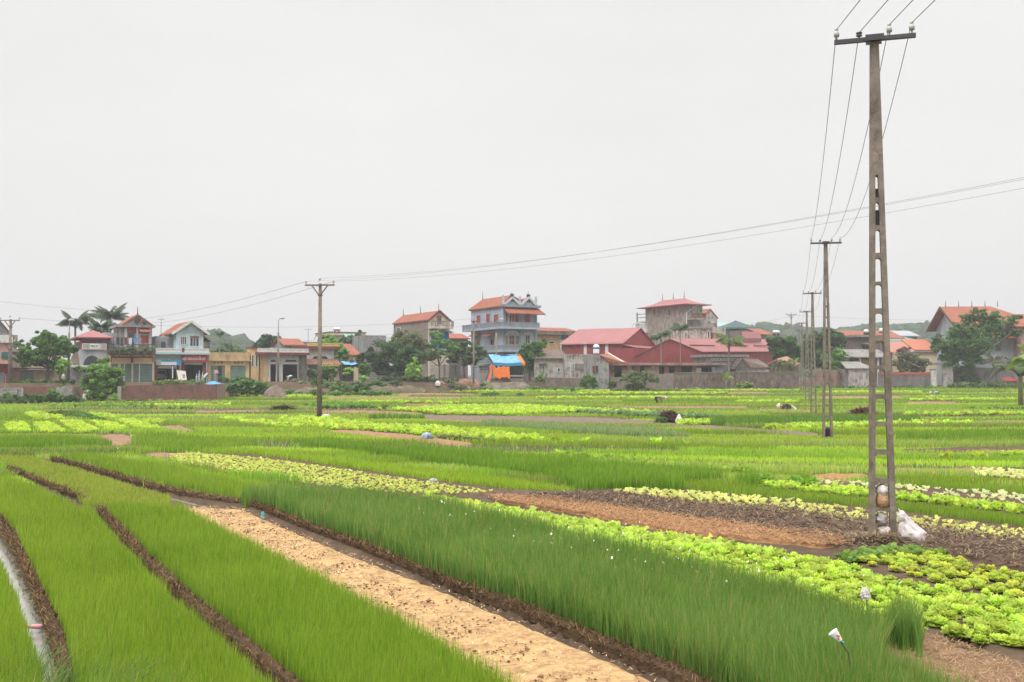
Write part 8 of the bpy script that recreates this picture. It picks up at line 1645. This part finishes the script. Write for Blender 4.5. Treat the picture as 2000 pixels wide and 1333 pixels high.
for s_ in (-1, 1):
    MB().box(s_ * .80 - .02 if s_ > 0 else -.82, s_ * .62 if s_ > 0 else -.62, -.03, .0, .68 + zf, .92 + zf).build('tail_light', REDSH, car)
    for y in (.7, 3.3): w_ = MB().tube([(s_ * .66, y, .31 + zf), (s_ * .83, y, .31 + zf)], .31, 16).build('wheel', S('tyre', (.02, .02, .02), bump=0), car); MB().tube([(s_ * .83, y, .31 + zf), (s_ * .84, y, .31 + zf)], .18, 12).build('rim', INOX, w_)
MB().box(-.78, .78, -.07, -.0, .36 + zf, .58 + zf).build('bumper', CW, car); MB().box(-.26, .26, -.09, -.071, .44 + zf, .55 + zf).build('number_plate', FRAMEW, car)
car.scale = (.8, .8, .8)
# ---- washing on the roof terrace
b = TERR; zt_ = b.f(230, 690)[1]; lr = empty('washing_line', b.c + b.ux * .4 + b.vx * .8 + Vector((0, 0, zt_)), R(YAW), 'washing line with dark and white clothes and a blue cloth on the roof terrace', 'washing line')
MB().tube([(0, 0, 0), (0, 0, 1.9)], .03, 6).build('post', DARKM, lr); MB().tube([(3.2, 0, 0), (3.2, 0, 1.9)], .03, 6).build('post', DARKM, lr); MB().tube([(0, 0, 1.85), (1.6, 0, 1.78), (3.2, 0, 1.85)], .012, 5).build('line', DARKM, lr)
for i, (x_, w2, h2, c_) in enumerate([(.3, .35, .8, (.05, .05, .07)), (.75, .3, .9, (.08, .07, .08)), (1.15, .35, .7, (.20, .05, .06)), (1.6, .4, .85, (.60, .60, .62)), (2.1, .5, .55, (.10, .25, .60)), (2.7, .3, .7, (.30, .28, .28))]):
    MB().slab([(x_, 0, 1.8), (x_ + w2, 0, 1.79), (x_ + w2 * .9, .03, 1.8 - h2), (x_ + w2 * .5, -.03, 1.76 - h2), (x_ + w2 * .1, .03, 1.8 - h2)], (0, .03, 0)).build('garment', S('garment_%d' % i, c_, bump=0), lr)
# ---- people
SKIN = S('skin', (.38, .22, .15), var=.06, bump=0, rough=.6); HATM = S('palm_hat', (.66, .60, .48), var=.06, rough=.8, stripe=('Z', .05, .2))
def person(label, g, yaw, pose, shirt, trousers, hat=True, k=1.25, extra=None):
    """pose: joint dict in metres; a skinned continuous body, with clothing colours as its materials"""
    r = empty('person', g, yaw, label, 'person'); names = list(pose); idx = {n: i for i, n in enumerate(names)}
    ed = [(a, b) for a, b in [('pelvis', 'waist'), ('waist', 'chest'), ('chest', 'neck'), ('neck', 'head'), ('head', 'crown'), ('chest', 'shl'), ('shl', 'ell'), ('ell', 'hal'), ('hal', 'fil'), ('chest', 'shr'), ('shr', 'elr'), ('elr', 'har'), ('har', 'fir'), ('pelvis', 'hil'), ('hil', 'knl'), ('knl', 'anl'), ('anl', 'tol'), ('pelvis', 'hir'), ('hir', 'knr'), ('knr', 'anr'), ('anr', 'tor')]]
    rad = dict(pelvis=.14, waist=.125, chest=.15, neck=.052, head=.085, crown=.075, shl=.065, shr=.065, ell=.045, elr=.045, hal=.03, har=.03, fil=.025, fir=.025, hil=.10, hir=.10, knl=.065, knr=.065, anl=.04, anr=.04, tol=.035, tor=.035)
    me = bpy.data.meshes.new('body'); me.from_pydata([pose[n] for n in names], [(idx[a], idx[b]) for a, b in ed], []); o = link('body', me, [shirt, trousers, SKIN], r)
    md = o.modifiers.new('skin', 'SKIN'); sv = me.skin_vertices[0].data
    for n in names: sv[idx[n]].radius = (rad[n] * k, rad[n] * k); sv[idx[n]].use_root = (n == 'pelvis')
    md2 = o.modifiers.new('sub', 'SUBSURF'); md2.levels = 1; md2.render_levels = 2; md.use_smooth_shade = True
    bpy.context.view_layer.update(); dg = bpy.context.evaluated_depsgraph_get(); m2 = bpy.data.meshes.new_from_object(o.evaluated_get(dg)); o.modifiers.clear(); o.data = m2
    P_ = {n: Vector(pose[n]) for n in names}; leg = ('hil', 'hir', 'knl', 'knr', 'anl', 'anr', 'pelvis'); sk = ('head', 'crown', 'hal', 'har', 'fil', 'fir', 'neck', 'tol', 'tor')
    if len(m2.materials) < 3: m2.materials.clear(); [m2.materials.append(x) for x in (shirt, trousers, SKIN)]
    for p in m2.polygons: n = min(names, key=lambda q: (P_[q] - p.center).length - rad[q] * .6); p.material_index = 1 if n in leg else 2 if n in sk else 0
    h = P_['head']; c = P_['crown']; up = (c - h).normalized()
    if hat:
        q = up.to_track_quat('Z', 'Y'); hm = MB().lathe([(.25, -.02), (.24, .0), (.12, .12), (.01, .22), (.008, .222)], (0, 0, 0), 18).build('conical_hat', HATM, r); hm.location = c + up * .03; hm.rotation_mode = 'QUATERNION'; hm.rotation_quaternion = q
    else:
        hm = MB().lathe([(.03, -.06), (.10, -.03), (.105, .03), (.08, .09), (.02, .115)], (0, 0, 0), 12).build('hair', S('black_hair', (.015, .013, .012), bump=0), r, smooth=True); hm.location = h.lerp(c, .55) + Vector((0, .015, .02)); 
    return r
def bend(dx=1.0, kneel=0.0, hand=.1):
    """bending forward toward +x with straight-ish legs"""
    z = .86 - kneel; s = dx
    return dict(pelvis=(0, 0, z), waist=(.17 * s, 0, z + .10), chest=(.40 * s, 0, z + .08), neck=(.56 * s, 0, z + .0), head=(.68 * s, 0, z - .03), crown=(.78 * s, 0, z - .02), shl=(.42 * s, .17, z + .04), ell=(.48 * s, .2, z - .22), hal=(.55 * s, .16, hand + .12), fil=(.58 * s, .14, hand + .02), shr=(.42 * s, -.17, z + .04), elr=(.50 * s, -.2, z - .22), har=(.62 * s, -.14, hand + .14), fir=(.66 * s, -.12, hand + .03),
        hil=(-.02 * s, .10, z - .06), knl=((.10 + kneel * .6) * s, .13, z * .52), anl=(-.02 * s, .13, .08), tol=(.14 * s, .14, .03), hir=(-.02 * s, -.10, z - .06), knr=((.02 + kneel * .6) * s, -.13, z * .52), anr=(-.10 * s, -.13, .08), tor=(.06 * s, -.14, .03))
STAND = dict(pelvis=(0, 0, .92), waist=(0, 0, 1.08), chest=(0, 0, 1.28), neck=(0, 0, 1.46), head=(0, -.02, 1.56), crown=(0, -.01, 1.66), shl=(-.17, 0, 1.38), ell=(-.22, -.02, 1.12), hal=(-.10, -.22, 1.04), fil=(-.03, -.27, 1.04), shr=(.17, 0, 1.38), elr=(.22, -.03, 1.12), har=(.20, -.25, 1.08), fir=(.22, -.32, 1.08), hil=(-.09, 0, .86), knl=(-.10, -.01, .48), anl=(-.10, .02, .08), tol=(-.11, -.12, .03), hir=(.09, 0, .86), knr=(.10, 0, .48), anr=(.10, .02, .08), tor=(.11, -.12, .03))
DKN = S('dark_navy_cloth', (.035, .045, .06), bump=0); BRN = S('brown_cloth', (.30, .21, .16), bump=0); DKB = S('dark_brown_cloth', (.07, .055, .055), bump=0); WHC = S('white_cloth', (.65, .65, .62), bump=0); LBC = S('light_blue_cloth', (.35, .50, .55), bump=0); PKC = S('mauve_cloth', (.42, .34, .38), bump=0)
g = G(1281, 791); g.z = float(gz(g.x, g.y)) - .12; person('stooping farmer in dark trousers and brown top with a conical hat', g, 0, bend(1, .12), BRN, DKN)
g = G(1542, 803); g.z = float(gz(g.x, g.y)) - .1; p = person('crouching farmer in dark clothes with white hat near the ladder poles', g, R(180), bend(1, .38), DKB, DKB)
tag(crumple('white_cloth_bag', FRAMEW, (g.x + .38, g.y - .15, g.z + .08), (.13, .12, .33), 41, .3, top=.4, lean=(-.35, 0)), 'white cloth bag beside the crouching farmer', 'bag')
g = G(1833, 772); g.z = float(gz(g.x, g.y)) - .2; person('farmer in light blue under a conical hat at the far right field', g, R(160), bend(1, .40), LBC, DKN)
g = P(422, 745, 113); g.z = float(gz(g.x, 113)) - .1; person('person in mauve standing by the green doors with a pink basin', g, R(25), STAND, PKC, PKC, hat=False)
MB().lathe([(.10, 0), (.22, .10), (.23, .11), (.21, .10), (.09, .015)], n=16).build('pink_basin', S('pink_plastic_light', (.72, .36, .36), bump=0), None, Vector((g.x + .32, g.y - .22, g.z + 1.04))); o_ = [o for o in COL.objects if o.name.startswith('pink_basin')][0]; tag(o_, 'pink plastic basin held by the person at the green doors', 'basin')
g = P(571, 745, 117); g.z = float(gz(g.x, 117)) - .15; person('person in a white shirt bending down before the white house', g, 0, bend(-1, .1), WHC, DKN, hat=False)

# ================================================================== HAZE
hz = MB().box(-2750, 2750, -120, 3520, -1.3, 115).mesh('haze')
HM = bpy.data.materials.new('haze'); HM.use_nodes = True; nt = HM.node_tree; nt.nodes.clear(); o = nt.nodes.new('ShaderNodeOutputMaterial'); pv = nt.nodes.new('ShaderNodeVolumePrincipled')
pv.inputs['Color'].default_value = (.93, .94, .96, 1); pv.inputs['Density'].default_value = .00070; pv.inputs['Anisotropy'].default_value = .2; nt.links.new(pv.outputs[0], o.inputs['Volume'])
tag(link('haze', hz, HM), 'thin pale haze over the fields', 'haze', kind='stuff')
